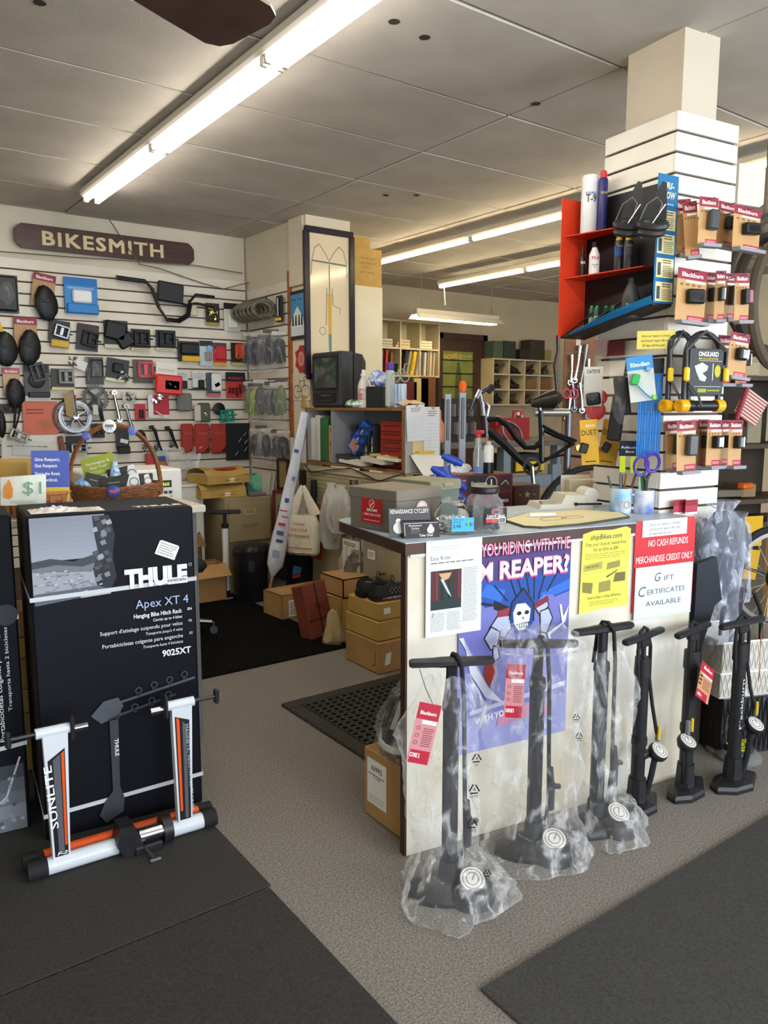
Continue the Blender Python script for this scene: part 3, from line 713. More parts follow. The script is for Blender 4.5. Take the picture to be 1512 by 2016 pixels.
bag(t, [(.0, .01, -.035, .135, .12), (.012, .01, -.035, .15, .13), (.07, .01, -.03, .135, .12), (.13, .0, 0, .085, .07), (.26, .02, 0, .095, .06), (.40, .03, 0, .10, .06), (.52, .035, 0, .09, .055), (.62, .02, 0, .06, .04)], seed=15)
p = Print(t, -.085); ldpe(p, .075, .60, .015, 'PE'); ldpe(p, .075, .46, .013); ldpe(p, .085, .30, .018); ldpe(p, .105, .06, .015); p.done()
# three bare pumps
t, H = pump('bare black floor pump with the dial on its right, left of the tagged one', (1252, 1588), (1259, 1252), 5, 'grid', .24, gx=.055, gy=-.045, gz=.205, foot=(.105, .062), grot=(38, 0))
t, H = pump('bare black floor pump carrying a tilted red and tan card', (1347, 1558), (1356, 1240), 6, 'grid', .237, gx=-.06, gy=-.03, gz=.22, foot=(.11, .06), grot=(30, 0))
q = MB(); M = yz(loc=(.0, -.06, H - .13), rx=-6, ry=32)
g = MB(); g.box((0, 0, -.05), (.115, .001, .125)); g.xf(M); g.build('hang_tag', C('#c08a62', .6), t)
p = Print(t, -.0008, M); p.rect(-.0575, -.022, .0575, .0125, C('#b01c34')); p.text('Blackburn', .005, -.008, .011, WHITE, w=.075, bold=.02); p.rect(-.03, -.03, .055, -.024, WHITE); p.rows(-.02, -.075, .05, -.038, 5, C('#8a5c3c')); p.rect(-.0575, -.1125, .035, -.086, C('#b01c34')); p.text('GRID 1', -.03, -.104, .010, WHITE, w=.04, bold=.02); p.rows(-.054, -.07, -.03, -.03, 3, INK); p.done()
t, H = pump('bare black floor pump with white lettering at the far right of the row', (1441, 1543), (1448, 1226), -6, 'grid', .24, gx=.055, gy=-.04, gz=.235, foot=(.115, .065), grot=(35, 0))
p = Print(t, -.0245); p.text('Blackburn', .0, .32, .016, LGREY, w=.19, rot=90, bold=.01); p.done()
g = MB(); M = yz(loc=(.085, -.02, H - .03), ry=-14, rz=30); g.box((0, 0, -.11), (.06, .001, .2)); g.xf(M); g.build('hang_tag', C('#b98a60', .6), t)
p = Print(t, -.001, M); p.rect(-.03, -.06, .03, -.01, C('#a01c30')); p.rect(-.03, -.21, .03, -.175, C('#a02a34')); p.done()
# ================================================================ TALL BOXES, TRAINER, BASKETS (left)
M_BOXK = mat('box_print_black', '#090b14', 0.6, c2='#0d1019', scale=3, spec=.2)
M_BOXSIDE = mat('box_side_brown', '#2b221d', 0.6, c2='#3a2e26', scale=14)
M_STRAP = C('#c9cdd2', .3)
bx = thing('bike_rack_box', 'tall black printed bicycle rack box bound with white straps', 'box', (.741, 2.491, 0), -6)
W, D, H = .515, .335, 1.066
q = MB(); q.cbox((0, D / 2, H / 2), (W, D, H), .006)
q.m = [0] * len(q.f)
for i, f in enumerate(q.f):
    n = (q.v[f[1]] - q.v[f[0]]).cross(q.v[f[2]] - q.v[f[0]]); c = sum((q.v[j] for j in f), Vector()) / len(f)
    if len(f) == 4 and (abs(c.x) > W / 2 - .001): q.m[i] = 1
q.build('carton', [M_BOXK, M_BOXSIDE], bx)
p = Print(bx, -.001)
X = lambda a: (a - .5) * W
Z = lambda b: b * H
def pl(pts, c): p.poly([(X(a), Z(b)) for a, b in pts], C(c))
for i in range(8): pl([(.015, .865 + i * .016), (.47 - .004 * i, .865 + i * .016), (.47 - .004 * i, .882 + i * .016), (.015, .882 + i * .016)], '#%02x%02x%02x' % (150 - i * 3, 155 - i * 3, 168 - i * 3))
pl([(.015, .865), (.12, .872), (.25, .858), (.40, .878), (.45, .87), (.45, .835), (.015, .835)], '#3c4049'); pl([(.015, .845), (.15, .852), (.30, .84), (.42, .855), (.42, .80), (.015, .80)], '#6d727a')
pl([(.015, .835), (.42, .82), (.42, .775), (.015, .765)], '#9a9ea6'); pl([(.02, .77), (.45, .78), (.45, .755), (.02, .735)], '#5a5e68'); p.line([(X(.2), Z(.752)), (X(.32), Z(.765)), (X(.34), Z(.758)), (X(.28), Z(.748)), (X(.46), Z(.752))], .006, LGREY)
pl([(.37, .99), (.47, .99), (.50, .93), (.48, .86), (.50, .80), (.46, .76), (.38, .78), (.36, .83), (.40, .87), (.38, .93)], '#22242b'); rnd = random.Random(5)
for i in range(26):
    a, c = rnd.uniform(.37, .46), rnd.uniform(.79, .98); pl([(a, c), (a + .03, c + .004), (a + .02, c + .018), (a - .01, c + .012)], rnd.choice(['#7d8189', '#4a4d55', '#9a9ea6', '#33353c']))
for i in range(60):
    a, c = rnd.uniform(.02, .40), rnd.uniform(.77, .83); pl([(a, c), (a + .02, c + .001), (a + .018, c + .005), (a, c + .004)], rnd.choice(['#b4b8bf', '#7a7e86', '#8f939b']))
TW = C('#e8ebf0', .4)
p.text('THULE', X(.945), Z(.762), .058, TW, 'r', W * .40, .06, rot=0); p.rect(X(.80), Z(.762), X(.945), Z(.778), TW); p.text('SWEDEN', X(.872), Z(.765), .009, INK, w=W * .12, bold=.02); p.ring(X(.965), Z(.815), .005, .0012, TW, 10)
p.text('Apex XT 4', X(.945), Z(.692), .030, C('#aebde0', .4), 'r', W * .34); p.text('EN', X(.965), Z(.667), .009, TW, 'r', bold=.02); p.text('Hanging Bike Hitch Rack', X(.90), Z(.662), .0145, TW, 'r', W * .31, .02); p.text('Carries up to 4 bikes', X(.90), Z(.645), .010, TW, 'r', W * .19, .01, .2)
p.text("Support d'attelage suspendu pour velos", X(.90), Z(.622), .0135, TW, 'r', W * .52); p.text('FR', X(.965), Z(.628), .009, TW, 'r'); p.text("Transporte jusqu'a 4 velos", X(.90), Z(.604), .010, TW, 'r', W * .24, 0, .2)
p.text('Portabicicletas colgante para enganche', X(.90), Z(.581), .0135, TW, 'r', W * .51); p.text('ES', X(.965), Z(.587), .009, TW, 'r'); p.text('Transporta hasta 4 bicicletas', X(.90), Z(.563), .010, TW, 'r', W * .26, 0, .2); p.text('9025XT', X(.95), Z(.527), .022, TW, 'r', W * .19, .03)
G1, G2, G3 = '#3a3e46', '#50555f', '#23262d'
pl([(.41, .35), (.465, .35), (.455, .13), (.48, .09), (.47, .045), (.36, .02), (.32, .05), (.36, .09), (.41, .12)], G1); pl([(.30, .375), (.38, .415), (.47, .42), (.50, .39), (.46, .36), (.36, .345)], G2); pl([(.46, .405), (.97, .445), (.97, .437), (.46, .397)], G2); pl([(.40, .36), (.84, .40), (.84, .392), (.40, .352)], G1)
for a, c in ((.60, .43), (.70, .44), (.80, .448), (.90, .457), (.46, .37), (.57, .38), (.68, .39), (.79, .40)):
    p.ring(X(a), Z(c), .010, .003, C(G2), 10); p.disc(X(a), Z(c - .012), .008, C(G3), 8)
p.text('THULE', X(.436), Z(.26), .012, TW, 'c', .06, .03, rot=-90); p.done()
for z0, dz in ((.755, -.012), (.085, -.02)):
    q = MB(); w2 = .014
    pts = [(-W / 2 - .003, D, z0 * H + .03), (-W / 2 - .003, -.003, z0 * H), (W / 2 + .003, -.003, z0 * H - dz), (W / 2 + .003, D, z0 * H - dz + .02)]
    for a, c in zip(pts[:-1], pts[1:]): q.add([(a[0], a[1], a[2] - w2 / 2), (c[0], c[1], c[2] - w2 / 2), (c[0], c[1], c[2] + w2 / 2), (a[0], a[1], a[2] + w2 / 2)], [(0, 1, 2, 3)])
    q.build('strap', M_STRAP, bx, solid=.0015)
st = Print(bx, -.0065, yz(loc=(.165, 0, .925), ry=24)); st.poly([(-.035, -.025), (.035, -.025), (.035, .02), (.03, .025), (-.03, .025), (-.035, .02)], WHITE); st.rows(-.03, -.02, .03, .02, 5, C('#9a9a9a')); st.done()
tp = Print(bx, 0, Matrix.Translation((0, 0, H + .001)) @ Matrix.Rotation(R(-90), 4, 'X')); tp.text('THULE', W * .30, .05, .035, TW, w=.16, bold=.06); tp.rect(-.16, .03, -.02, .14, WHITE); tp.rows(-.15, .04, -.03, .13, 6, GREY)
tp.rect(-W / 2 + .03, .08, -.17, .2, C('#7a4630', .8)); tp.done()
q = MB(); q.sheet(lambda u, v: (-.24 + u * .15, .03 + v * .12, H + .003 + .018 * math.sin(u * 9 + v * 5) ** 2 * math.sin(math.pi * u) * math.sin(math.pi * v)), 8, 6)
tag(q.build('crumpled_tissue', C('#dcdad5', .6), None, solid=.001), 'crumpled white paper lying on the tall black box', 'paper').matrix_world = Matrix.Translation((.741, 2.491, 0)) @ rotm(0, 0, -6).to_4x4()
# second box, cut by the left edge
e = P(64, 1632, z=0)
b2 = thing('bike_rack_box', 'black printed bicycle rack box cut off by the left edge', 'box', (e.x - .21, e.y + .03, 0), -7)
W2, H2 = .42, 1.06
q = MB(); q.cbox((0, .13, H2 / 2), (W2, .26, H2), .006); q.build('carton', M_BOXK, b2)
p = Print(b2, -.001)
p.text('Portabicicletas colgante para enganche', W2 * .36, .53, .016, TW, w=.42, rot=90); p.text('Transporta hasta 2 bicicletas', W2 * .42, .56, .011, TW, w=.28, rot=90)
for i in range(5): p.rect(-W2 / 2, .01 + i * .045, W2 / 2 - .012, .057 + i * .045, C(['#70747c', '#7d828a', '#666a73', '#565a64', '#3c4049'][i]))
p.line([(W2 * .10, .2), (W2 * .28, .11), (W2 * .34, .13), (W2 * .45, .26)], .006, LGREY)
rnd = random.Random(9)
for i in range(40):
    a, c = rnd.uniform(-.1, .18), rnd.uniform(.02, .2); p.poly([(a, c), (a + .012, c), (a + .01, c + .012), (a, c + .01)], C(rnd.choice(['#8d9199', '#4c5058', '#9da1a9'])))
p.disc(W2 * .42, .74, .035, C('#2c3038'), 14); p.done()
for z0, dz in ((.71, .02), (.27, .035)):
    q = MB(); q.add([(-W2 / 2, -.003, z0 - .007), (W2 / 2 + .003, -.003, z0 + dz - .007), (W2 / 2 + .003, -.003, z0 + dz + .007), (-W2 / 2, -.003, z0 + .007)], [(0, 1, 2, 3)]); q.build('strap', M_STRAP, b2, solid=.0015)
# stack of narrow yellow cartons standing between the two boxes
sy = P(34, 1300, D=2.75)
for k in range(6):
    h = (.13, .10, .09, .12, .08, .10)[k]; z0 = sum((.13, .10, .09, .12, .08, .10)[:k]) + k * .003
    q = MB(); q.cbox((0, 0, h / 2), (.16, .2, h), .004); o = q.build('carton', [CARDY, CARD][k % 2]); o.location = (sy.x + .01 + .006 * math.sin(k * 2.3), sy.y + .16, z0); o.rotation_euler = (0, 0, R(-5 + 2 * math.sin(k * 3)))
    tag(o, '%s yellow carton in the narrow stack between the black boxes' % ['lowest', 'second lowest', 'third', 'fourth', 'second highest', 'topmost'][k], 'box', 'narrow carton stack')

# ---------------------------------------------------------------- trainer
M_TWH = C('#d3d9e0', .3); M_TOR = C('#e0561c', .35)
tr = thing('bike_trainer', 'folded white and orange magnetic bicycle trainer leaning on the tall black box', 'bike trainer', (.68, 2.31, 0), -3)
for xa, xb in ((-.235, -.03), (.13, .245)): q = MB(); q.cyl((xa, 0, .034), (xb, 0, .034), .026, n=16); q.build('base_tube', M_TWH, tr, smooth=True)
q = MB(); q.cyl((-.235, .055, .036), (.26, .055, .036), .022, n=16); q.build('rear_tube', M_TOR, tr, smooth=True)
for s in (-1, 1):
    q = MB(); q.cyl((s * .235 if s < 0 else .245, 0, .034), (s * .29 if s < 0 else .29, 0, .034), .0295, n=16); q.cyl((s * .25, .055, .036), (s * .295, .055, .036), .025, n=16); q.build('end_cap', RUBBER, tr, smooth=True)
def upright(x, wt, wb, txt, left):
    g = MB(); z0, z1 = .055, .445
    pts = [(x - wb / 2, z0), (x + wb / 2, z0), (x + wt / 2 + .004, z1), (x - wt / 2, z1)]
    g.prism(pts, -.014, .014); u = g.build('upright', M_TWH, tr)
    p = Print(u, -.0145)
    def pos(a, b): return (x + (a - .5) * (wb + (wt - wb) * b), z0 + (z1 - z0) * b)
    sl = .88 if left else .93
    p.poly([pos(.12, .02), pos(.9, .02), pos(.9, sl + .0 if left else sl - .05), pos(.12, sl - .08 if left else sl)], INK)
    if left:
        p.poly([pos(.36, .03), pos(.68, .03), pos(.68, .84), pos(.36, .80)], C('#55585e')); p.poly([pos(.73, .1), pos(.86, .1), pos(.86, .86), pos(.73, .84)], M_TOR)
        p.text('SUNLITE', *pos(.34, .51), .022, WHITE, w=.2, rot=93, bold=.01); p.text('F-2', *pos(.55, .03), .010, WHITE, w=.03, bold=.02, shear=.3)
    else:
        p.poly([pos(.52, .03), pos(.74, .03), pos(.74, .84), pos(.52, .88)], C('#55585e')); p.poly([pos(.20, .1), pos(.36, .1), pos(.36, .9), pos(.20, .92)], M_TOR)
        p.text('MAGNETIC RESISTANCE TRAINER', *pos(.8, .46), .010, LGREY, w=.3, rot=-88)
    p.done()
upright(-.195, .066, .048, '', True); upright(.185, .062, .046, '', False)
for s, x in ((-1, -.195), (1, .185)):
    q = MB(); q.cyl((x - .05, 0, .452), (x + .045, 0, .452), .016, n=14); q.build('clamp_tube', M_TWH, tr, smooth=True)
    q = MB(); q.cyl((x + s * .05, 0, .452), (x + s * .115, 0, .452), .007, n=8); q.cbox((x + s * .122, 0, .452), (.016, .02, .05), .005); q.build('clamp_bolt', M_PUMP, tr)
    q = MB(); q.cbox((x - s * .05, 0, .455), (.012, .05, .075), .005); q.build('clamp_plate', M_PUMP, tr)
    q = MB(); q.cyl((x - s * .055, 0, .446), (x - s * .095, 0, .446), .0125, n=14); q.build('axle_cup', CHROME, tr, smooth=True)
q = MB(); q.prism([(0, .02), (.05, .02), (.06, .06), (.03, .12), (-.01, .12), (-.02, .06)], -.035, .035, M=yz(loc=(-.02, -.01, -.01))); q.build('resistance_housing', M_PUMP, tr)
q = MB(); q.cyl((.105, -.01, .05), (.135, -.01, .05), .045, n=22); q.build('flywheel', M_PUMP, tr, smooth=True)
q = MB(); q.cyl((.03, -.022, .055), (.105, -.022, .055), .024, n=18); q.build('roller', CHROME, tr, smooth=True)
q = MB(); q.cbox((.055, -.035, .020), (.09, .035, .028), .005); q.build('bracket', M_PUMP, tr)
q = MB(); q.cyl((.04, -.045, .03), (.055, -.1, .014), .005, n=8); q.cbox((.057, -.108, .011), (.04, .014, .014), .004); q.build('tension_bolt', STEEL, tr)

# ---------------------------------------------------------------- table behind the boxes with baskets on it
tb = thing('side_table', 'pale side table behind the tall black box carrying the wicker basket', 'table', (.75, 3.2, 0), 0)
q = MB(); q.cbox((0, 0, .985), (1.0, .50, .03), .004); q.build('tabletop', C('#c9c2b2', .5), tb)
for sx in (-1, 1):
    for sy_ in (-1, 1): q = MB(); q.cyl((sx * .46, sy_ * .2, 0), (sx * .46, sy_ * .2, .97), .018, n=8); q.build('leg', GREY, tb)
M_WICK = mat('wicker', '#6b3f22', .55, c2='#8a552e', scale=60); M_WICK2 = mat('wicker_light', '#9c5f35', .6, c2='#b0713f', scale=60)
c0 = P(232, 980, Y=3.10)
bk = thing('wicker_basket', 'brown wicker basket with a tall arched handle holding cards', 'basket', (c0.x, 3.12, 1.0), -25)
rx, ry = .175, .12
for k in range(7):
    q = MB(); n = 44; s = .86 + .02 * k
    q.tube([(rx * s * math.cos(2 * math.pi * i / n) * (1 + .022 * (-1) ** (i + k)), ry * s * math.sin(2 * math.pi * i / n) * (1 + .03 * (-1) ** (i + k)), .008 + k * .0095 + .012 * abs(math.cos(2 * math.pi * i / n)) * k / 6) for i in range(n)], .0058, 6, closed=True); q.build('wicker_strand', M_WICK, bk, smooth=True)
for k in range(3):
    q = MB(); n = 40; ph = k * 2.1
    q.tube([(rx * (1 + .015 * math.cos(6.28 * 9 * i / n + ph)) * math.cos(2 * math.pi * i / n), ry * (1 + .02 * math.cos(6.28 * 9 * i / n + ph)) * math.sin(2 * math.pi * i / n), .078 + .012 * abs(math.cos(2 * math.pi * i / n)) + .006 * math.sin(6.28 * 9 * i / n + ph)) for i in range(n)], .0055, 6, closed=True); q.build('rim_strand', M_WICK, bk, smooth=True)
for k in range(5):
    q = MB(); n = 30
    q.tube([((rx + .004 * math.cos(i * 1.1 + k * 1.26)) * math.cos(math.pi * i / n), .011 * math.sin(i * .9 + k * 1.26), .05 + .275 * math.sin(math.pi * i / n) ** .8 + .006 * math.cos(i * 1.1 + k * 1.26)) for i in range(n + 1)], .0055, 6); q.build('handle_strand', M_WICK, bk, smooth=True)
q = MB(); q.lathe([(.145, .004), (.145, .008)], n=24, sy=ry / rx); q.build('bottom', M_WICK, bk)
def bpt(x, y, z): return bk.matrix_basis if False else Matrix.Translation(bk.location) @ rotm(0, 0, -25).to_4x4() @ Vector((x, y, z))
def button(label, x, y, z, r, c, c2, tx=None):
    t = thing('pin_badge', label, 'badge', bpt(x, y, z), -25, 'badges pinned to the basket')
    q = MB(); q.lathe([(r * .9, 0), (r, .003), (r * .6, .007)], n=18, rot=rotm(90, 0, 0)); q.build('disc', C(c, .3), t, smooth=True)
    p = Print(t, -.0075); p.rect(-r * .6, -r * .15, r * .6, r * .25, C(c2)); p.line([(-r * .3, -r * .5), (0, r * .1), (r * .3, -r * .5)], r * .12, C(c2)); p.done()
button('white round badge at the top of the basket handle', -.01, -.018, .322, .026, '#dfe0de', '#6f7478')
button('blue and red badge on the left of the basket handle', -.10, -.018, .283, .017, '#2f6fc0', '#c8405a')
button('blue and red badge on the right of the basket handle', .075, -.018, .302, .017, '#3a80d0', '#c8405a')
button('blue and pink badge on the rim of the wicker basket', .01, -ry - .012, .075, .024, '#2f4f9c', '#d04a70')
def lcard(label, x, y, z, w, h, rz, ry_, kind):
    t = thing('gift_card', label, 'card', bpt(x, y, z), -25 + rz, 'cards in the wicker basket', ry=ry_, rx=-12)
    q = MB(); q.box((0, .001, h / 2), (w, .002, h)); q.build('sheet', C('#dcdcd8', .5), t)
    p = Print(t, 0)
    if kind == 'k': p.poly([(-w / 2, h * .25), (w * .1, h * .25), (w * .28, h), (-w / 2, h)], C('#34352f')); p.ring(w * .36, h * .6, h * .2, h * .05, C('#6a6c70'), 12); p.text('shimano', -w * .15, h * .68, h * .08, C('#b9b98a'), w=w * .3); p.rows(-w * .3, h * .08, w * .4, h * .3, 2, LGREY)
    elif kind == 'g': p.rect(-w / 2, h * .05, w / 2, h, C('#9aa53c')); p.text('Farmington &', 0, h * .62, h * .13, WHITE, w=w * .7); p.text('Rail Trail!', 0, h * .4, h * .13, WHITE, w=w * .5); p.rows(-w * .3, h * .15, w * .35, h * .3, 2, C('#d8dca0'))
    p.done()
lcard('dark grey and white card leaning left in the wicker basket', -.075, -.05, .05, .10, .085, 4, 14, 'k')
lcard('dark grey and white card standing in the middle of the wicker basket', .03, -.055, .045, .15, .085, 0, -8, 'k')
lcard('dark card with a white corner standing behind the middle card', .035, .0, .07, .11, .09, 0, -12, 'k')
lcard('small dark card at the right end of the wicker basket', .115, -.04, .055, .08, .07, 6, -18, 'k')
lcard('olive green trail card standing up at the back of the basket', -.06, .045, .12, .13, .085, 0, -14, 'g')
q = MB(); q.ball((0, 0, 0), (.07, .05, .05)); q.noise(.006, 2); o = q.build('ribbon_bundle', mat('blue_ribbon', '#3f7fb8', .4, c2='#9ec4e0', scale=60), None, smooth=True); o.location = bpt(-.115, -.03, .09); tag(o, 'crumpled blue ribbon bundle in the left end of the basket', 'ribbon')
q = MB(); q.lathe([(.02, 0), (.022, .03), (.012, .07), (.012, .08)], n=12); o = q.build('striped_tube', mat('blue_stripe', '#2f6aa8', .4, c2='#c8dcea', scale=70), None, smooth=True); o.location = bpt(.0, .0, .10); tag(o, 'blue and white striped tube standing in the wicker basket', 'tube')
# small splint basket with the $1 sign and the brochure
c1 = P(82, 992, Y=3.0)
sb = thing('splint_basket', 'low orange brown splint basket beside the wicker one', 'basket', (c1.x, 3.03, 1.0), -30)
for k in range(3):
    q = MB(); r = .098 + .004 * k; z0 = .005 + .027 * k
    q.lathe([(r, z0), (r + .003, z0 + .024), (r, z0 + .024), (r - .003, z0)], n=22, sy=.8); q.build('splint_band', M_WICK2, sb, smooth=True)
for k in range(14):
    a = 2 * math.pi * k / 14; q = MB(); q.box((.107 * math.cos(a), .0865 * math.sin(a), .042), (.005, .018, .078), rotm(0, 0, math.degrees(a))); q.build('upright_splint', M_WICK2, sb)
q = MB(); q.torus((0, 0, .085), .106, .007, rot=None, sq=.8); q.build('rim', M_WICK2, sb, smooth=True)
q = MB(); q.lathe([(.09, .003), (.09, .006)], n=20, sy=.8); q.build('bottom', M_WICK2, sb)
t = thing('price_sign', 'handmade one dollar paper sign with an orange flame in the splint basket', 'sign', Matrix.Translation(sb.location) @ rotm(0, 0, -30).to_4x4() @ Vector((-.02, -.11, .05)), -30, rx=-6, ry=1)
q = MB(); q.sheet(lambda u, v: ((u - .5) * .155, -.012 * math.sin(math.pi * u) * v, v * (.10 + .012 * u)), 6, 4); q.build('sheet', C('#e6e8da', .7), t, solid=.0008)
p = Print(t, -.014); p.text('$1', .035, .042, .045, C('#7ea890'), w=.062, bold=.0); p.poly([(-.06, .03), (-.045, .022), (-.032, .03), (-.03, .055), (-.036, .078), (-.044, .094), (-.05, .08), (-.06, .065)], C('#e08a3a')); p.rows(-.04, .008, .05, .02, 2, C('#b9c8b8')); p.done()
t = thing('brochure', 'blue and yellow road sharing brochure standing behind the dollar sign', 'brochure', Matrix.Translation(sb.location) @ rotm(0, 0, -30).to_4x4() @ Vector((.045, -.02, .03)), -30, rx=-8)
q = MB(); q.box((0, 0, .11), (.135, .003, .20)); q.build('sheet', C('#4f62b0', .5), t)
p = Print(t, -.0016); p.rect(-.0675, .01, .0675, .075, C('#e2c04c')); p.rect(-.0675, .075, .0675, .21, C('#5566b4')); 
for i, s in enumerate(('Give Respect,', 'Get Respect.', 'Share the Road,', 'Connecticut.')): p.text(s, -.055, .172 - i * .023 - (.006 if i > 1 else 0), .012, WHITE, 'l', .09 if i % 2 == 0 else .082, .02)
p.disc(-.03, .04, .02, C('#5a5e70'), 10); p.line([(.02, .03), (.03, .05), (.04, .03)], .003, C('#c88a2c')); p.done()
# microwave and white stand behind
mw = P(360, 985, Y=3.7)
t = thing('microwave', 'white microwave oven with a green display behind the basket', 'microwave', (mw.x - .24, 3.7, .862), 0)
q = MB(); q.cbox((0, .17, .115), (.48, .34, .23), .008); q.build('body', C('#dcdad2', .4), t)
q = MB(); q.cbox((-.07, -.004, .115), (.32, .012, .2), .004); q.build('door', C('#3a3b3c', .2), t)
p = Print(t, -.001); p.rect(.125, .14, .185, .175, C('#2c3320')); p.text('860', .155, .148, .017, mat('lcd_green', '#8fae3c', emit='#a8c840', estr=1.2), w=.036)
for r in range(4):
    for c in range(3): p.rect(.12 + c * .024, .03 + r * .026, .138 + c * .024, .045 + r * .026, C('#4a4b48'))
p.done()
cr = thing('microwave_cart', 'low white cart under the microwave oven', 'cart', (mw.x - .24, 3.87, 0), 0)
q = MB(); q.cbox((0, 0, .85), (.52, .38, .02), .003); q.build('top', C('#cfcabf', .5), cr)
for sx in (-1, 1):
    q = MB(); q.cbox((sx * .245, 0, .42), (.02, .36, .84), .003); q.build('side_panel', C('#cfcabf', .5), cr)
t = thing('white_stand', 'plain white cabinet stand left of the filing cabinet', 'cabinet', (P(408, 1000, Y=5.45).x - .17, 5.62, 0), 0)
q = MB(); q.cbox((0, 0, .40), (.30, .30, .80), .004); q.build('body', C('#cfcabf', .5), t); q = MB(); q.cbox((0, 0, .812), (.32, .32, .02), .004); q.build('top', C('#d6d2c8', .5), t)
q = MB(); q.cbox((0, -.152, .4), (.27, .006, .74), .002); d = q.build('door', C('#d2cdc2', .5), t); q = MB(); q.ball((.1, -.165, .45), (.02, .02, .02)); q.build('knob', STEEL, d, smooth=True)
# cardboard box at the left edge
c2 = P(20, 985, Y=3.3)
t = thing('cardboard_box', 'brown cardboard box at the left edge beside the baskets', 'box', (c2.x - .01, 3.32, 1.0), -32)
q = MB(); q.cbox((0, 0, .095), (.26, .22, .19), .003); q.build('carton', CARDY, t); q = MB(); q.box((0, -.1115, .12), (.26, .002, .03)); q.build('tape', C('#b98b48', .3), t)
q = MB(); q.cbox((.10, -.15, .115), (.075, .05, .05), .005); q.cbox((.10, -.178, .115), (.06, .006, .04), .002)
t = q.build('bike_light', mat('light_grey', '#55585a', .4), None); t.matrix_world = Matrix.Translation((c2.x + .02, 3.27, 1.0)) @ rotm(0, 0, -32).to_4x4(); tag(t, 'small grey bicycle light in front of the cardboard box', 'light')
# office chair behind the tall box
cc = P(372, 1245, z=0)
ch = thing('office_chair', 'office chair with chrome star base mostly hidden by the tall box', 'chair', (cc.x - .16, cc.y - .05, 0), 0)
for k in range(5):
    a = R(-20 + 72 * k); dx, dy = math.cos(a), math.sin(a)
    q = MB(); q.tube([(.03 * dx, .03 * dy, .12), (.27 * dx, .27 * dy, .085)], [.02, .014], 8); q.build('base_leg', CHROME, ch, smooth=True)
    q = MB(); q.cyl((.28 * dx - .012 * dy, .28 * dy + .012 * dx, .035), (.28 * dx + .012 * dy, .28 * dy - .012 * dx, .035), .024, n=12); q.cyl((.28 * dx, .28 * dy, .05), (.28 * dx, .28 * dy, .085), .009, n=8); q.build('caster', STEEL, ch, smooth=True)
q = MB(); q.cyl((0, 0, .1), (0, 0, .42), .024); q.build('column', STEEL, ch); q = MB(); q.cbox((0, 0, .46), (.40, .40, .08), .03); q.build('seat', C('#202124', .8), ch); q = MB(); q.cbox((-.02, .2, .70), (.34, .06, .30), .025); q.cbox((0, .2, .5), (.06, .02, .2), .004); q.build('backrest', C('#202124', .8), ch)
# ================================================================ GOODS ON THE SLAT WALL
BW = Face(0, WY - .012, 0)
SWF = Face(2.925, 5.5, -90)
def peg(t, x, z, L=.07):
    q = MB(); q.cyl((x, 0, z), (x, -L, z), .0022, n=5); q.cbox((x, -.001, z), (.025, .004, .018), .001); q.build('peg_hook', STEEL, t)
def prod(t, kind, c, x0, z0, x1, z1, y=-.004, rot=0.0):
    """a small product inside the box x0..x1, z0..z1"""
    w, h = x1 - x0, z1 - z0; cx, cz = (x0 + x1) / 2, (z0 + z1) / 2; q = MB(); M = yz(loc=(cx, y, cz), ry=rot); sm = False; nm = kind
    col = c if not isinstance(c, str) else C(c, .45)
    if kind == 'pedal':
        for s in (-1, 1):
            q.cbox((0, -.016, s * h * .42), (w, .026, h * .16), .003); q.cbox((s * w * .43, -.016, 0), (w * .14, .026, h * .75), .003)
        q.cbox((0, -.016, 0), (w * .26, .02, h * .7), .004); q.cyl((0, -.016, 0), (w * .72, -.016, 0), .006, n=8)
        for i in range(5):
            for s in (-1, 1): q.cyl((w * (-.36 + .18 * i), -.03, s * h * .42), (w * (-.36 + .18 * i), -.036, s * h * .42), .003, n=5)
    elif kind == 'pouch':
        q.ball((0, -.03, 0), (w, .06, h), 14, 9); q.noise(min(w, h) * .03, 4); q.cbox((0, -.058, h * .06), (w * .34, .012, h * .08), .003); sm = True
    elif kind == 'block': q.cbox((0, -.014, 0), (w, .026, h), min(w, h) * .12)
    elif kind == 'thin': q.cbox((0, -.004, 0), (w, .006, h), .002)
    elif kind == 'grip':
        for s in (-1, 1): q.cyl((s * w * .24, -.014, -h / 2), (s * w * .24, -.014, h / 2), w * .17, n=10); sm = True
    elif kind == 'stick': q.tube([(-w / 2, -.012, -h / 2), (w * .1, -.014, 0), (w / 2, -.012, h / 2)], min(w, h) * .16, 8); sm = True
    elif kind == 'cluster':
        rnd = random.Random(int(abs(cx) * 9999) + int(h * 9999))
        for i in range(16):
            q.cbox((rnd.uniform(-.4, .4) * w, -.008 - rnd.random() * .02, rnd.uniform(-.4, .4) * h), (w * rnd.uniform(.1, .34), .01, h * rnd.uniform(.06, .2)), .002, rotm(0, rnd.uniform(-80, 80), rnd.uniform(-30, 30)))
    elif kind == 'lever':
        q.tube([(-w * .4, -.02, h * .45), (-w * .1, -.03, h * .3), (w * .1, -.03, -h * .1), (w * .42, -.015, -h * .48)], [w * .1, w * .14, w * .1, w * .06], 8); q.cbox((-w * .3, -.02, h * .4), (w * .3, .03, h * .14), .004); sm = True
    elif kind == 'disc': q.lathe([(min(w, h) / 2, 0), (min(w, h) / 2, .012), (min(w, h) * .4, .016)], (0, 0, 0), 16, rot=rotm(90, 0, 0)); sm = True
    q.xf(M)
    return q.build({'block': 'package', 'thin': 'packet', 'cluster': 'metal_parts', 'pedal': 'pedal', 'pouch': 'pouch', 'grip': 'grip_pair', 'stick': 'rod', 'lever': 'lever', 'disc': 'round_case'}[kind], col, t, smooth=sm)
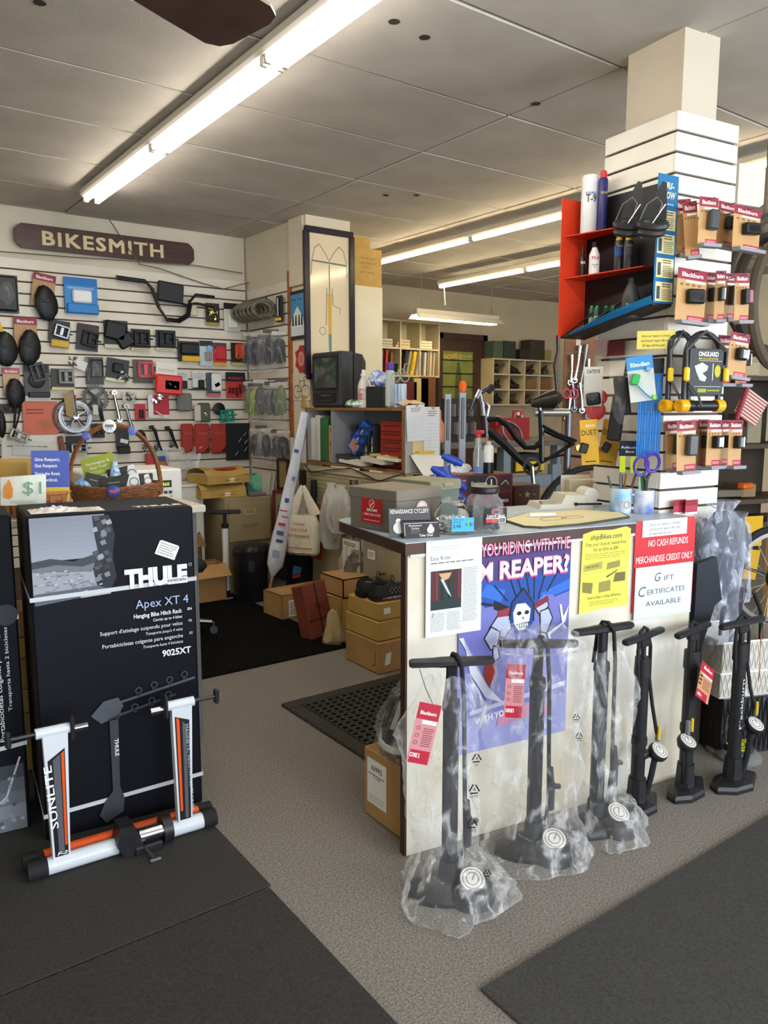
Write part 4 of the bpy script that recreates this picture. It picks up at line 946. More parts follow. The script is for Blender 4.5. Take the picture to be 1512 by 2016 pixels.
def goods(face, box, name, label, cat, card=None, head=None, base=None, prods=(), rot=0.0, off=.03, txt=None, wrap=None, rows=None, group=None, hd=.22, tc=WHITE, hook=True, th=.002):
    c, w, h = face.box(*box, off)
    t = thing(name, label, cat, c, math.degrees(face.a), group, ry=-rot)
    if hook: peg(t, 0, h * .93, .05); t.children[-1].location.y = off
    if card:
        q = MB(); q.cbox((0, 0, h / 2), (w, th, h), .0008); q.build('backing_card', C(card, .5), t)
    p = Print(t, -th / 2 - .0004)
    if head: p.rect(-w / 2, h * (1 - hd), w / 2, h, C(head))
    if base: p.rect(-w / 2, 0, w / 2, h * .14, C(base))
    if txt: p.text(txt, 0, h * (1 - hd * .75), h * min(hd, .22) * .42, tc, w=w * .72, bold=.02)
    if rows: p.rows(-w * .4, h * rows[0], w * .4, h * rows[1], rows[2], C(rows[3]))
    p.done()
    for kd, col, x0, z0, x1, z1, *r in prods: prod(t, kd, col, (x0 - .5) * w, z0 * h, (x1 - .5) * w, z1 * h, -th / 2 - .001, r[0] if r else 0)
    if wrap:
        x0, z0, x1, z1 = wrap if isinstance(wrap, tuple) else (0, 0, 1, 1); rnd = random.Random(int(w * 1e5)); q = MB()
        q.sheet(lambda u, v: ((x0 + (x1 - x0) * u - .5) * w, -.012 - .028 * math.sin(math.pi * u) * math.sin(math.pi * v) + rnd.uniform(-.004, .004), (z0 + (z1 - z0) * v) * h), 8, 9); q.build('clear_bag', FILM2, t, smooth='all')
    return t, w, h
K1, K2, K3 = '#1d1e20', '#2c2d30', '#46484a'
G = goods
gb = BW
t = G(gb, (-12, 541, 36, 616), 'garment_pack', 'black garment in a shiny clear pack at the left edge of the slat wall', 'clothing', K1, None, None, [('block', K1, .05, .04, .95, .96)], wrap=True)
G(gb, (58, 538, 103, 604), 'saddle_bag', 'black saddle bag hanging on a kraft card near the sign', 'bag', '#b08a60', '#8e2c40', None, [('pouch', BLACK, .12, -.42, 1.12, .64, -14)], rot=-8, txt='Blackburn')
t, w, h = G(gb, (127, 547, 192, 618), 'cable_set', 'blue and clear packaged cable set', 'cable set', '#3a86c8', '#2470b8', None, [('block', C('#e6e8e8', .3), .22, .30, .80, .66), ('block', C('#2a7cc4', .3), .04, .0, 1.0, .28)], rows=(.68, .74, 2, '#bcd8f0'))
# BMX handlebar with a black carton slung on it
c, w, h = BW.box(229, 553, 420, 632, .06)
t = thing('handlebar', 'black high rise bicycle handlebar hung on the slat wall', 'handlebar', c, 0)
for dy, dz in ((0, 0), (-.03, -.018)):
    q = MB(); q.tube([(-w * .5, -.02 + dy, h * .98 + dz), (-w * .22, -.02 + dy, h * .95 + dz), (-w * .16, -.02 + dy, h * .80 + dz), (-w * .10, -.02 + dy, h * .34 + dz), (-w * .02, -.02 + dy, h * .06 + dz), (w * .10, -.02 + dy, h * .04 + dz), (w * .2, -.02 + dy, h * .2 + dz), (w * .23, -.02 + dy, h * .52 + dz), (w * .30, -.02 + dy, h * .72 + dz * 4), (w * (.5 if dy == 0 else .48), -.02 + dy, h * (.70 if dy == 0 else .42))], .0105, 10); q.build('bar', C('#18181a', .25), t, smooth=True)
q = MB(); q.tube([(-w * .11, -.03, h * .62), (w * .2, -.03, h * .42)], .009, 8); q.build('crossbar', C('#18181a', .25), t, smooth=True)
G(gb, (306, 556, 358, 596), 'parts_carton', 'dark carton resting in the black handlebar', 'box', None, None, None, [('block', C('#232529', .5), 0, 0, 1, 1)], off=.10, rot=-5, hook=False)
G(gb, (367, 588, 388, 626), 'lube_bottle', 'small yellow labelled bottle in a clear pack below the handlebar', 'bottle', None, None, None, [('block', C('#c9c4a0', .3), .1, .1, .9, .85), ('thin', '#d9a52a', .2, .3, .85, .6)], wrap=True, off=.05)
G(gb, (405, 597, 432, 641), 'chain_pack', 'black and gold packaged chain left of the clear pack', 'chain', '#2a2822', None, '#a08a3a', [('cluster', C('#b9a860', .3, 1.0), .1, .2, .9, .85)])
G(gb, (441, 597, 472, 652), 'fitting_pack', 'clear pack of white fittings with a black header', 'packet', '#cdcabf', K1, None, [('block', C('#d9d8d2', .5), .2, .1, .8, .6)], wrap=(0, 0, 1, .78), hd=.22)
# second row
G(gb, (-14, 650, 30, 722), 'saddle_bag', 'large black saddle bag cut by the left edge', 'bag', None, None, None, [('pouch', BLACK, .0, .0, 1.05, .95), ('thin', '#c9a82a', .2, .85, .5, 1.2, -20)])
G(gb, (28, 625, 74, 690), 'saddle_bag', 'round black saddle bag with a reflective tab on a kraft card', 'bag', '#b08a60', '#8e2c40', None, [('pouch', BLACK, .1, -.46, 1.05, .62, 6), ('thin', '#d9dadb', .55, .16, .85, .34, 10)], txt='Blackburn')
G(gb, (94, 631, 135, 672), 'pedal_pack', 'silver caged pedal on a black card with a yellow base', 'pedal', K2, None, None, [('pedal', CHROME, .22, .18, .95, .78, 10), ('block', C('#c8a438', .5), .1, -.3, .98, .06)], rot=-6)
G(gb, (148, 638, 191, 690), 'pedal_pack', 'black platform pedal on a dark maroon grey card', 'pedal', '#3a3234', '#4a2a34', None, [('pedal', BLACK, .22, .16, .95, .74, 8)], rot=-6, hd=.12)
G(gb, (205, 631, 252, 686), 'pedal_pack', 'bulky black plastic pedals spilling off their card', 'pedal', K2, None, '#c8c0a0', [('block', BLACK, .0, .3, .9, .95, 12), ('block', BLACK, .5, .05, 1.2, .55, -30)])
G(gb, (258, 648, 296, 691), 'pedal_pack', 'flat black pedal on a square card, fourth in the second row', 'pedal', K2, None, '#d0caa8', [('pedal', BLACK, .12, .2, .92, .92)], rows=(.02, .1, 1, '#888060'))
G(gb, (307, 650, 346, 691), 'pedal_pack', 'flat black pedal on a square card right of its twin', 'pedal', K2, None, '#d0caa8', [('pedal', BLACK, .12, .2, .92, .92)], rows=(.02, .1, 1, '#888060'))
G(gb, (350, 672, 392, 712), 'brake_pack', 'black card of brake parts with a yellow foot', 'brake', K1, None, None, [('block', BLACK, .1, .35, .95, .9), ('block', C('#d8ac2a', .5), .15, .0, .98, .28)])
G(gb, (393, 671, 419, 720), 'tool_pack', 'clear pale blue packaged tool beside the black brake card', 'tool', '#b7c8cf', K2, None, [('disc', '#7ab2d8', .5, .55, .95, .85), ('block', C('#8a7c70', .5), .35, .2, .85, .55)], wrap=(0, -.15, 1, .8))
G(gb, (420, 675, 446, 720), 'tail_light_pack', 'red blister card of a tail light', 'light', '#c42a3a', K3, '#c9a42a', [('block', C('#c23040', .3), .15, .25, .9, .85)], rows=(.55, .7, 2, '#e8b0b4'))
G(gb, (455, 675, 482, 720), 'chain_pack', 'orange and red chain tool pack beside the corner', 'chain', '#2a2724', None, '#b8b060', [('block', C('#d05028', .4), .25, .3, .98, .95), ('cluster', SILVER, .3, .1, .9, .6)])
# third row
G(gb, (6, 724, 40, 780), 'saddle_bag', 'small round black saddle bag on a pink kraft card', 'bag', '#c09a78', '#b05a6a', None, [('pouch', BLACK, .05, -.42, 1.15, .62), ('stick', BLACK, .45, -1.5, .8, -.3, 8)], txt='Blackburn')
G(gb, (48, 716, 98, 790), 'pedal_pack', 'black clip pedal on a tall grey card with a white foot', 'pedal', '#4a4c4e', K2, '#c9c6bc', [('pedal', C('#3a3c3e', .4), .25, .52, .8, 1.02, -14), ('disc', BLACK, .15, .32, .8, .8), ('block', BLACK, .12, .1, .95, .24)])
G(gb, (101, 726, 146, 768), 'pedal_pack', 'grey frame pedal on a card with a pale yellow base', 'pedal', '#3c3d3e', None, '#d2c68a', [('pedal', C('#8c8b88', .4), .3, .3, .95, .95)])
G(gb, (132, 702, 172, 731), 'label_packet', 'small clear packet with a white barcode label', 'packet', None, None, None, [('thin', '#deddd8', .35, .1, .95, .75, 20), ('cluster', BLACK, .02, .3, .5, 1.0)], wrap=True)
G(gb, (169, 703, 204, 757), 'crank_pack', 'tall black and silver pack with a pointed clear tip', 'packet', '#26272a', None, None, [('block', C('#232427', .35), .22, .25, .95, .92), ('stick', SILVER, .05, .05, .2, .6)], wrap=True)
G(gb, (206, 706, 250, 752), 'cleat_pack', 'grey card with a heap of shiny metal cleats', 'cleat', '#38393a', None, '#d8d6a8', [('cluster', CHROME, .35, -.02, 1.1, .6), ('block', BLACK, .25, .4, .7, .8)], rot=-8)
G(gb, (262, 708, 301, 754), 'pedal_pack', 'bright red pedal in a clear box', 'pedal', '#3a3c3a', None, None, [('pedal', C('#c8283a', .35), .2, .22, .98, .92)], wrap=True)
G(gb, (306, 714, 348, 744), 'paper_card', 'white card leaning behind the red shoe cleat box', 'card', '#dedbd0', None, None, [], rows=(.4, .6, 2, '#a8a498'), rot=-4, off=.09, hook=False)
G(gb, (303, 738, 356, 777), 'cleat_box', 'bright red box with a window showing silver cleats', 'box', None, None, None, [('block', C('#d22a1e', .35), 0, 0, 1, 1), ('block', C('#3a2224', .3), .30, .2, .92, .78), ('cluster', SILVER, .45, .25, .75, .6)], off=.10, rot=-4, hook=False)
G(gb, (348, 732, 370, 767), 'cleat_pack', 'white card with a small black cleat beside the red box', 'cleat', '#c9cac8', None, None, [('block', BLACK, .3, .05, .85, .5)], rows=(.6, .9, 3, '#8a9aa8'))
G(gb, (379, 731, 404, 768), 'cleat_pack', 'white card with a small black cleat left of the light card', 'cleat', '#d0d1cf', None, '#2c2d30', [('block', BLACK, .4, .1, .85, .55)], rows=(.6, .9, 3, '#8a9aa8'))
G(gb, (407, 734, 434, 781), 'light_pack', 'blue grey card with a black clip light on a white blister', 'light', '#454a58', None, '#c06a78', [('block', C('#e4e2dc', .3), .3, .22, 1.05, .98), ('block', BLACK, .45, .4, .9, .6, -25)])
t, w, h = G(gb, (445, 733, 483, 784), 'spacer_pack', 'black and red card of rubber ring spacers', 'spacer', '#b8352c', K1, None, [], hd=.36, txt='KCNC', tc=C('#b04060'))
for r_, n in ((.42, 2), (.30, 5), (.18, 5), (.06, 1)):
    for i in range(n):
        q = MB(); q.torus(((.5 - .18 * (i + .6)) * w if n > 1 else .05 * w, -.006, (r_ + .06) * h), w * .055, w * .022, 12, 6, rotm(90, 0, 0)); q.build('spacer_ring', BLACK, t, smooth=True)
# fourth row: cranks
c, w, h = BW.box(114, 788, 181, 852, .05)
t = thing('crankset', 'silver five spoke chainring crank with a brown paper tag', 'crankset', c, 0)
Rr = h / 2
q = MB(); q.ring((0, 0, h / 2), Rr, Rr * .84, .012, 32, rotm(90, 0, 0)); q.ring((0, -.008, h / 2), Rr * .80, Rr * .74, .006, 32, rotm(90, 0, 0)); q.build('chainring', SILVER, t, smooth=True)
for k in range(5):
    a = R(90 + 72 * k)
    for s in (-9, 9):
        q = MB(); q.tube([(Rr * .16 * math.cos(a), -.01, h / 2 + Rr * .16 * math.sin(a)), (Rr * .78 * math.cos(a + R(s)), -.008, h / 2 + Rr * .78 * math.sin(a + R(s)))], [.009, .006], 6); q.build('spoke', SILVER, t, smooth=True)
q = MB(); q.cyl((0, .004, h / 2), (0, -.03, h / 2), .02, n=14); q.tube([(0, -.026, h / 2), (-.01, -.03, h / 2 + .10), (-.02, -.03, h / 2 + .19)], [.014, .012, .01], 8); q.build('crank_arm', CHROME, t, smooth=True)
q = MB(); q.ring((-.02, .02, h / 2), Rr * 1.12, Rr * .98, .004, 28, rotm(90, 0, 0)); q.build('rear_chainring', C('#3a3a3c', .4, .6), t)
q = MB(); q.prism([(-.06, .05), (-.01, .03), (.0, .12), (-.02, .22), (-.07, .2)], -.036, -.034, M=yz(loc=(-.01, 0, h / 2 - .04))); q.build('paper_tag', C('#a08a60', .8), t)
q = MB(); q.box((-.005, -.036, h / 2 + .13), (.02, .003, .05)); q.build('red_label', C('#b8303a'), t)
c, w, h = BW.box(162, 757, 213, 812, .05)
t = thing('crankset', 'black toothed crankset in clear wrap', 'crankset', c, 0); Rr = min(w, h) / 2
q = MB(); q.ring((0, 0, h / 2), Rr, Rr * .74, .01, 30, rotm(90, 0, 0))
for k in range(24): a = 2 * math.pi * k / 24; q.box((Rr * 1.02 * math.cos(a), 0, h / 2 + Rr * 1.02 * math.sin(a)), (.012, .006, .008), rotm(0, -math.degrees(a), 0))
q.build('chainring', C('#1c1c1e', .35), t)
for k in range(4): a = R(45 + 90 * k); q = MB(); q.tube([(0, -.01, h / 2), (Rr * .8 * math.cos(a), -.006, h / 2 + Rr * .8 * math.sin(a))], [.02, .012], 6); q.build('spider_arm', C('#242427', .4), t, smooth=True)
q = MB(); q.tube([(0, -.03, h / 2 + .01), (.02, -.035, h / 2 - .08), (.035, -.03, -.06)], [.02, .016, .014], 8); q.build('crank_arm', C('#242427', .3), t, smooth=True)
q = MB(); q.ball((-.01, -.02, h * .42), (w * 1.0, .08, h * 1.1), 12, 8); q.noise(.006, 3); q.build('clear_bag', FILM2, t, smooth=True)
q = MB(); q.box((-.02, -.06, .02), (.035, .002, .07)); q.build('label', C('#c9c8c0'), t)
def arm(box, label, col, col2):
    c, w, h = BW.box(*box, .05); t = thing('spare_crank', label, 'crank arm', c, 0, 'loose crank arms on the slat wall')
    q = MB(); q.tube([(-w * .3, -.01, h * .94), (-w * .2, -.014, h * .75), (w * .1, -.014, h * .35), (w * .3, -.01, h * .06)], [.014, .011, .013, .019], 10); q.build('arm', col, t, smooth=True)
    for x, z in ((-w * .3, h * .95), (w * .3, h * .06)): q = MB(); q.ring((x, -.01, z), .02, .009, .022, 14, rotm(90, 0, 0)); q.build('eye', col2, t, smooth=True)
    peg(t, -w * .3, h * .95, .02); t.children[-1].location.y = .05
arm((222, 770, 236, 830), 'dark backed chrome crank arm left of the plain silver one', CHROME, CHROME); arm((245, 797, 262, 851), 'plain silver crank arm hanging aslant', SILVER, SILVER)
G(gb, (241, 772, 268, 792), 'bolt_pack', 'tiny clear packet of black bolts above the silver crank arm', 'bolt', '#c4c2b8', None, None, [('cluster', BLACK, .1, .1, 1.1, .9)], wrap=True)
G(gb, (266, 795, 287, 827), 'brake_pad_pack', 'red card with a pair of black brake pads', 'brake pad', '#b83040', None, None, [('grip', BLACK, .3, .1, .8, .65)])
G(gb, (291, 778, 333, 823), 'chain_box', 'red and white chain box with a silver packet stuck on it', 'box', '#b5283a', None, '#d8d4ce', [('thin', '#d9d6d0', .0, .0, .24, 1.0), ('cluster', CHROME, .12, .55, .7, 1.1), ('stick', C('#d0ccc8', .4), .3, .1, .7, .3, 60)], off=.04)
p = None
G(gb, (347, 774, 376, 810), 'cassette_box', 'plain grey cardboard parts box on the fourth row', 'box', None, None, None, [('block', C('#6f726c', .6), 0, 0, 1, 1)], off=.04)
G(gb, (381, 793, 412, 831), 'freewheel_box', 'olive grey box with metal bits, right of the plain grey box', 'box', None, None, None, [('block', C('#565748', .6), .3, 0, 1.0, 1), ('block', C('#c6c3b2', .5), .0, .05, .4, .9), ('cluster', CHROME, .55, .2, .95, .5)], off=.04)
G(gb, (431, 805, 459, 832), 'pedal_pack', 'translucent teal pedal with a black reel behind', 'pedal', None, None, None, [('pedal', C('#128a78', .2), .05, .05, 1.0, .95, -6), ('disc', BLACK, -.4, .5, .4, 1.5)], off=.05)
# fifth row
t, w, h = G(gb, (45, 790, 114, 856), 'paper_bag', 'salmon orange paper sleeve with a spoked wheel motif', 'paper', '#c9694e', None, None, [], hook=False, off=.02)
p = Print(t, -.004); 
for k in range(8): a = math.pi * k / 8; p.line([(w * .12 - .05 * math.cos(a), h * .3 - .05 * math.sin(a)), (w * .12 + .05 * math.cos(a), h * .3 + .05 * math.sin(a))], .004, C('#a8763e'))
p.rows(-w * .4, h * .6, w * .1, h * .8, 2, C('#8a4a38')); p.done()
G(gb, (0, 795, 40, 814), 'reflector_pack', 'dark card of small reflectors beside the salmon sleeve', 'reflector', '#33302f', None, None, [('cluster', C('#5a3a38', .3), .1, .2, .9, .9)])
G(gb, (18, 845, 57, 873), 'pedal_pack', 'silver grey rectangular pedal hanging slanted at left', 'pedal', None, None, None, [('pedal', C('#8f8d88', .35, .5), .0, .2, .95, .9, 24), ('stick', BLACK, .1, .5, .5, 3.6, -4)], off=.06)
G(gb, (-8, 808, 10, 862), 'saddle_bag', 'black rounded pouch at the left edge below the others', 'bag', None, None, None, [('pouch', BLACK, 0, 0, 1, 1)], off=.05)
G(gb, (180, 834, 206, 862), 'brake_pack', 'black brake part on a small dark card beside the chainring', 'brake', '#232326', None, None, [('cluster', BLACK, .1, .1, .9, .9)])
G(gb, (209, 834, 228, 858), 'brake_pack', 'small black lever pack right of the dark brake card', 'brake', None, None, None, [('cluster', BLACK, 0, 0, 1, 1)])
G(gb, (131, 858, 170, 896), 'pedal_pack', 'black card with a silver edged pedal behind the basket', 'pedal', '#242528', None, '#d8d89a', [('pedal', C('#8e9092', .3, .7), .18, .14, 1.02, .6)])
G(gb, (228, 838, 254, 884), 'light_pack', 'black card with a white wedge above a dark clip', 'light', '#2e2e30', None, None, [('thin', '#d8d8d4', .3, .25, .9, .42, 14), ('block', BLACK, .05, -.2, 1.0, .12)])
for k, (bx_, lb) in enumerate((((270, 845, 296, 888), 'black brake lever left of the others'), ((292, 836, 318, 888), 'black brake lever hanging second from left'), ((322, 838, 350, 884), 'black brake lever next to the red boxes'))):
    G(gb, bx_, 'brake_lever', lb, 'brake lever', None, None, None, [('lever', BLACK, 0, 0, 1, 1), ('cluster', C('#55575a', .3, .6), .3, .0, .8, .35)], off=.05, group='brake levers on the slat wall')
for k, (x0, x1, lb) in enumerate(((355, 379, 'narrow red parts box, leftmost of the three red boxes'), (381, 411, 'red parts box between two other red boxes'), (414, 444, 'red parts box next to the large black card'))):
    t, w, h = G(gb, (x0, 834, x1, 893), 'parts_box', lb, 'box', None, None, None, [('block', C('#9c3026', .55), 0, 0, 1, 1)], off=.05, group='red parts boxes')
    p = Print(t, -.032); p.poly([(w * .05, h * .06), (w * .42, h * .06), (w * .42, h * .26)], C('#3a1a18')); p.rows(-w * .3, h * .62, w * .3, h * .72, 2, C('#b85a4c')); p.done()
t, w, h = G(gb, (445, 833, 492, 906), 'tool_card', 'large black card of small tools in the corner', 'tool', '#1b1e20', None, None, [], hook=True)
for x, z, r_ in ((.25, .7, 40), (.3, .5, 50), (.28, .3, 35), (-.1, .2, 40), (.05, .55, 60)): prod(t, 'stick', C('#7a8084', .3, .8), (x - .06) * w, (z - .05) * h, (x + .06) * w, (z + .05) * h, -.003)
t = G(gb, (2, 868, 104, 905), 'paper_sheet', 'pale paper sleeves lying against the wall under the pedals', 'paper', '#d2d0c8', None, None, [('thin', '#c8c9c8', .2, .2, .9, .7, 2)], rows=(.6, .8, 1, '#8d8c88'), hook=False, rot=-3)
G(gb, (40, 852, 116, 900), 'paper_sheet', 'white paper sheet below the salmon sleeve', 'paper', '#dedcd4', None, None, [], hook=False, off=.015, rows=(.5, .6, 1, '#a8a8a4'))
G(gb, (118, 858, 128, 900), 'slim_box', 'slim upright brown parts box beside the black pedal card', 'box', None, None, None, [('block', C('#7a4a3c', .6), 0, 0, 1, 1)], rot=6, hook=False)
G(gb, (286, 892, 303, 940), 'parts_box', 'red and white parts box standing behind the basket', 'box', None, None, None, [('block', C('#b83a44', .5), 0, 0, 1, 1), ('thin', '#d8d4ce', .3, .1, .7, .9)], hook=False)
G(gb, (304, 885, 330, 940), 'drink_can', 'brown and blue jar with a clear top behind the basket', 'jar', None, None, None, [('block', C('#a06a3a', .5), 0, 0, 1, .62), ('block', C('#2a4a9c', .4), 0, .62, 1, .75), ('block', C('#9fb8b8', .2), .05, .75, .95, 1.0)], hook=False)
c, w, h = BW.box(318, 880, 395, 945, .04)
t = thing('plastic_sheet', 'loose clear plastic sheet hanging below the red boxes', 'plastic', c, 0)
rnd = random.Random(3); q = MB(); q.sheet(lambda u, v: ((u - .5) * w * (.6 + .4 * v), -.02 - rnd.uniform(0, .03), v * h), 8, 8); q.build('film', FILM3, t, smooth='all')
# ---- carved sign
c, w, h = BW.box(20, 434, 378, 506, .01); 
sa = BW.at(20, 437, .02); sb2 = BW.at(378, 482, .02); sc = BW.at(28, 487, .02)
W_, H_ = 1.29, .165
t = thing('shop_sign', 'long dark wooden board with cream carved lettering over the slat wall', 'sign', (1.828, WY - .02, 2.486), 0, ry=-.3)
n_ = .045
q = MB(); q.prism([(-W_ / 2 + n_, 0), (W_ / 2 - n_, 0), (W_ / 2 - .02, .02), (W_ / 2, n_), (W_ / 2, H_ - n_), (W_ / 2 - .02, H_ - .02), (W_ / 2 - n_, H_), (-W_ / 2 + n_, H_), (-W_ / 2 + .02, H_ - .02), (-W_ / 2, H_ - n_), (-W_ / 2, n_), (-W_ / 2 + .02, .02)], -.02, 0)
q.build('board', mat('sign_wood', '#4a2a20', .45, c2='#3a1f18', scale=6, stretch=(1, 1, 6)), t)
tm, f_, x0, x1, y0, y1 = text_mesh('BIKESMITH', 0.0, 0, 1.14)
sx = .86 / (x1 - x0); sy_ = .095 / .72; mb = MB(); [mb.add([((p.x - (x0 + x1) / 2) * sx - .035 + ox, -.0215 - .0001 * i, .035 + p.y * sy_ + oz) for p in tm], f_) for i, (ox, oz) in enumerate(((-.004, -.003), (.004, -.003), (.004, .003), (-.004, .003)))]; mb.build('lettering', C('#d8c79c', .6), t, fix=False)
# ---- cables strung along the wall top
for pts, nm, lb in (([(0, 495), (140, 506), (380, 522), (478, 538)], 'cable', 'thin cable sagging along the wall under the carved sign'), ([(215, 432), (250, 485), (275, 520), (312, 528), (400, 558), (440, 569), (490, 556)], 'cable', 'dark wire dropping across the carved sign to the corner')):
    q = MB(); q.tube([BW.at(x, y, .035) for x, y in pts], .004, 6); tag(q.build(nm, C('#6a5e50', .7), None, smooth=True), lb, 'cable')

# ================================================================ SIDE WALL
def bags(face, box, n, label, cols, group, name='glove_pack', cat='gloves', off=.035, film_=None, depth=.014):
    c, w, h = face.box(*box, off); rnd = random.Random(n + int(box[0]))
    for i in range(n):
        f = (i + .5) / n; t = thing(name, label % (['first', 'second', 'third', 'fourth', 'fifth', 'sixth', 'seventh', 'eighth'][i]), cat, c + face.u * ((f - .5) * w) + face.n * (depth * (i % 3)), math.degrees(face.a) + rnd.uniform(38, 62), group)
        ww = rnd.uniform(.10, .14); hh = h * rnd.uniform(.85, 1.0); col = cols[i % len(cols)]
        q = MB(); q.ball((0, -.012, hh * .58), (ww * .72, .035, hh * .52), 10, 8)
        for k in range(4): x = ww * (-.27 + .18 * k); q.tube([(x, -.012, hh * .45), (x * 1.1, -.016, hh * (.16 + .05 * abs(k - 1.5)))], [ww * .11, ww * .08], 7)
        q.noise(.004, i); q.build('contents', C(col, .7), t, smooth=True)
        q = MB(); q.sheet(lambda u, v: ((u - .5) * ww, -.03 - .012 * math.sin(math.pi * u) + rnd.uniform(-.006, .006), v * hh), 5, 7); q.build('clear_bag', film_ or FILM2, t, smooth='all')
        q = MB(); q.cbox((0, -.004, hh * .96), (ww * .9, .003, hh * .09), .001); q.build('header', C('#2b2b2c', .5) if i % 2 else C('#b8b6ae', .5), t)
        peg(t, 0, hh * .96, .02)
c, w, h = SWF.box(487, 586, 534, 640, .05)
for i in range(6):
    t = thing('tube_coil', '%s of the six looped grey tube packs on the side wall' % ['nearest the corner', 'second', 'third', 'fourth', 'fifth', 'sixth'][i], 'tube', c + SWF.u * ((i - 2.5) / 6 * w) + SWF.n * .03, -90, 'looped tube packs on the side wall', ry=3 * (i % 3))
    q = MB(); q.torus((0, -.02, h * .5), h * .40, .014, 16, 7, rotm(90, 0, 42), sq=.8); q.torus((0, -.04, h * .48), h * .34, .014, 16, 7, rotm(90, 0, 50), sq=.75); q.build('coil', mat('coil_grey', '#4a463a', .3, c2='#77705c', scale=40), t, smooth=True); peg(t, 0, h * .9, .03)
c, w, h = SWF.box(545, 582, 556, 634, .03)
t = thing('mini_pump', 'slim black and yellow mini pump pack on the side wall', 'pump', c, -90); q = MB(); q.cbox((0, 0, h / 2), (w, .012, h), .002); q.build('backing_card', C('#2a2a28', .5), t); q = MB(); q.cyl((0, -.015, h * .2), (0, -.015, h * .9), .012, n=10); q.build('body', STEEL, t, smooth=True); q = MB(); q.cbox((0, -.014, h * .1), (w * .8, .02, h * .12), .004); q.build('foot', YELLOW, t)
bags(SWF, (490, 648, 555, 732), 7, 'clear bag with dark blue gloves, %s from the corner', ['#1a2030', '#20242c', '#14182a', '#2a2c30', '#1e2436'], 'glove bags on the side wall')
bags(SWF, (488, 745, 568, 832), 6, 'clear bag with grey gloves, %s from the corner, lower row', ['#5c6a3a', '#8fa83c', '#4c4e50', '#585a5c', '#3c3e40'], 'grey glove bags on the side wall')
bags(SWF, (497, 838, 570, 912), 5, 'clear bag with dark straps, %s from the corner, lowest row', ['#2c2a2a', '#7a7c7e', '#343232', '#3a3436'], 'strap bags on the side wall', 'strap_pack', 'strap')
# ================================================================ FILING CABINET CORNER
M_CAB = mat('cabinet_tan', '#9a8a68', .5, c2='#93835f', scale=4)
cb = thing('filing_cabinet', 'tan two drawer metal filing cabinet in the corner', 'filing cabinet', (2.57, 5.25, 0), 0)
q = MB(); q.cbox((0, .30, .36), (.385, .585, .72), .006); q.build('body', M_CAB, cb)
for z, h in ((.535, .29), (.215, .29)):
    q = MB(); q.cbox((.0, -.004, z), (.345, .014, h), .004); d = q.build('drawer', M_CAB, cb)
    q = MB(); q.tube([(-.055, -.01, z - .01), (-.05, -.035, z - .015), (.05, -.035, z - .015), (.055, -.01, z - .01)], .006, 7); q.build('handle', C('#8c7c58', .4), d, smooth=True)
    q = MB(); 
    for a, c_, s_ in (((0, z + .095), 0, (.08, .006)), ((0, z + .06), 0, (.08, .006)), ((-.04, z + .0775), 0, (.006, .04)), ((.04, z + .0775), 0, (.006, .04))): q.box((a[0], -.0125, a[1]), (s_[0], .004, s_[1]))
    q.build('label_holder', C('#b8ac8c', .4), d)
q = MB(); q.cyl((0, -.01, .355), (0, -.02, .355), .009, n=10); q.build('lock', CHROME, cb)
def stacked(name, label, cat, px0, px1, pyb, Y, h, col, rot=0, z=None, d=.2, group=None, tilt=0):
    a = P(px0, pyb, Y=Y); b = P(px1, pyb, Y=Y); zz = a.z if z is None else z
    t = thing(name, label, cat, ((a.x + b.x) / 2, Y + d / 2, zz), rot, group, ry=tilt); w = b.x - a.x
    return t, w
# mailers on the cabinet
for k, (x0, x1, yb, z, h, r_, lb) in enumerate(((402, 487, 963, .722, .10, -6, 'crumpled brown mailer lying on the filing cabinet'), (404, 490, 945, .825, .11, 4, 'brown mailer with red tape on top of the other mailer'))):
    t, w = stacked('mailer', lb, 'parcel', x0, x1, yb, 5.32, h, CARDY, r_, z, .34, 'mailers on the cabinet')
    q = MB(); q.sheet(lambda u, v: ((u - .5) * w, -.17 + v * .34, h * (.55 + .45 * math.sin(math.pi * min(1, max(0, v))) ** .5) + .006 * math.sin(u * 7 + k)), 6, 6); q.sheet(lambda u, v: ((u - .5) * w, -.17 + v * .34, 0), 6, 6)
    q.box((0, -.168, h * .28), (w, .006, h * .55)); q.box((-w / 2 + .003, 0, h * .3), (.006, .33, h * .6)); q.box((w / 2 - .003, 0, h * .3), (.006, .33, h * .6)); q.build('carton', CARDY, t)
    p = Print(t, -.172); p.rect(w * .02, h * .12, w * .14, h * .36, WHITE); p.rows(-w * .1, h * .15, w * .25, h * .3, 1, C('#7a5a30')); p.done()
    if k: q = MB(); q.cbox((.02, -.08, h * .98), (.16, .06, .012), .003); q.build('red_tape', C('#b03a28', .5), t)
cl = P(505, 948, Y=5.4)
q = MB(); q.ball((0, 0, .07), (.15, .14, .17), 14, 9); q.noise(.014, 5); o = q.build('cloth_bundle', mat('teal_cloth', '#6fae98', .8, c2='#5a9684', scale=30), None, smooth=True); o.location = (cl.x, 5.44, .72); tag(o, 'crumpled mint green cloth on the filing cabinet', 'cloth')
for k in range(4):
    q = MB(); q.cbox((0, 0, .085), (.012, .16, .17), .001, rotm(0, 9 + k, 0)); o = q.build('booklet', C(['#c2bda8', '#a8a492', '#d0ccbc', '#8e8a7c'][k], .6)); a = P(523 + 4 * k, 962, Y=5.34); o.location = (a.x, 5.36, .722); tag(o, '%s booklet leaning at the right end of the filing cabinet' % ['first', 'second', 'third', 'fourth'][k], 'booklet', 'booklets on the cabinet')
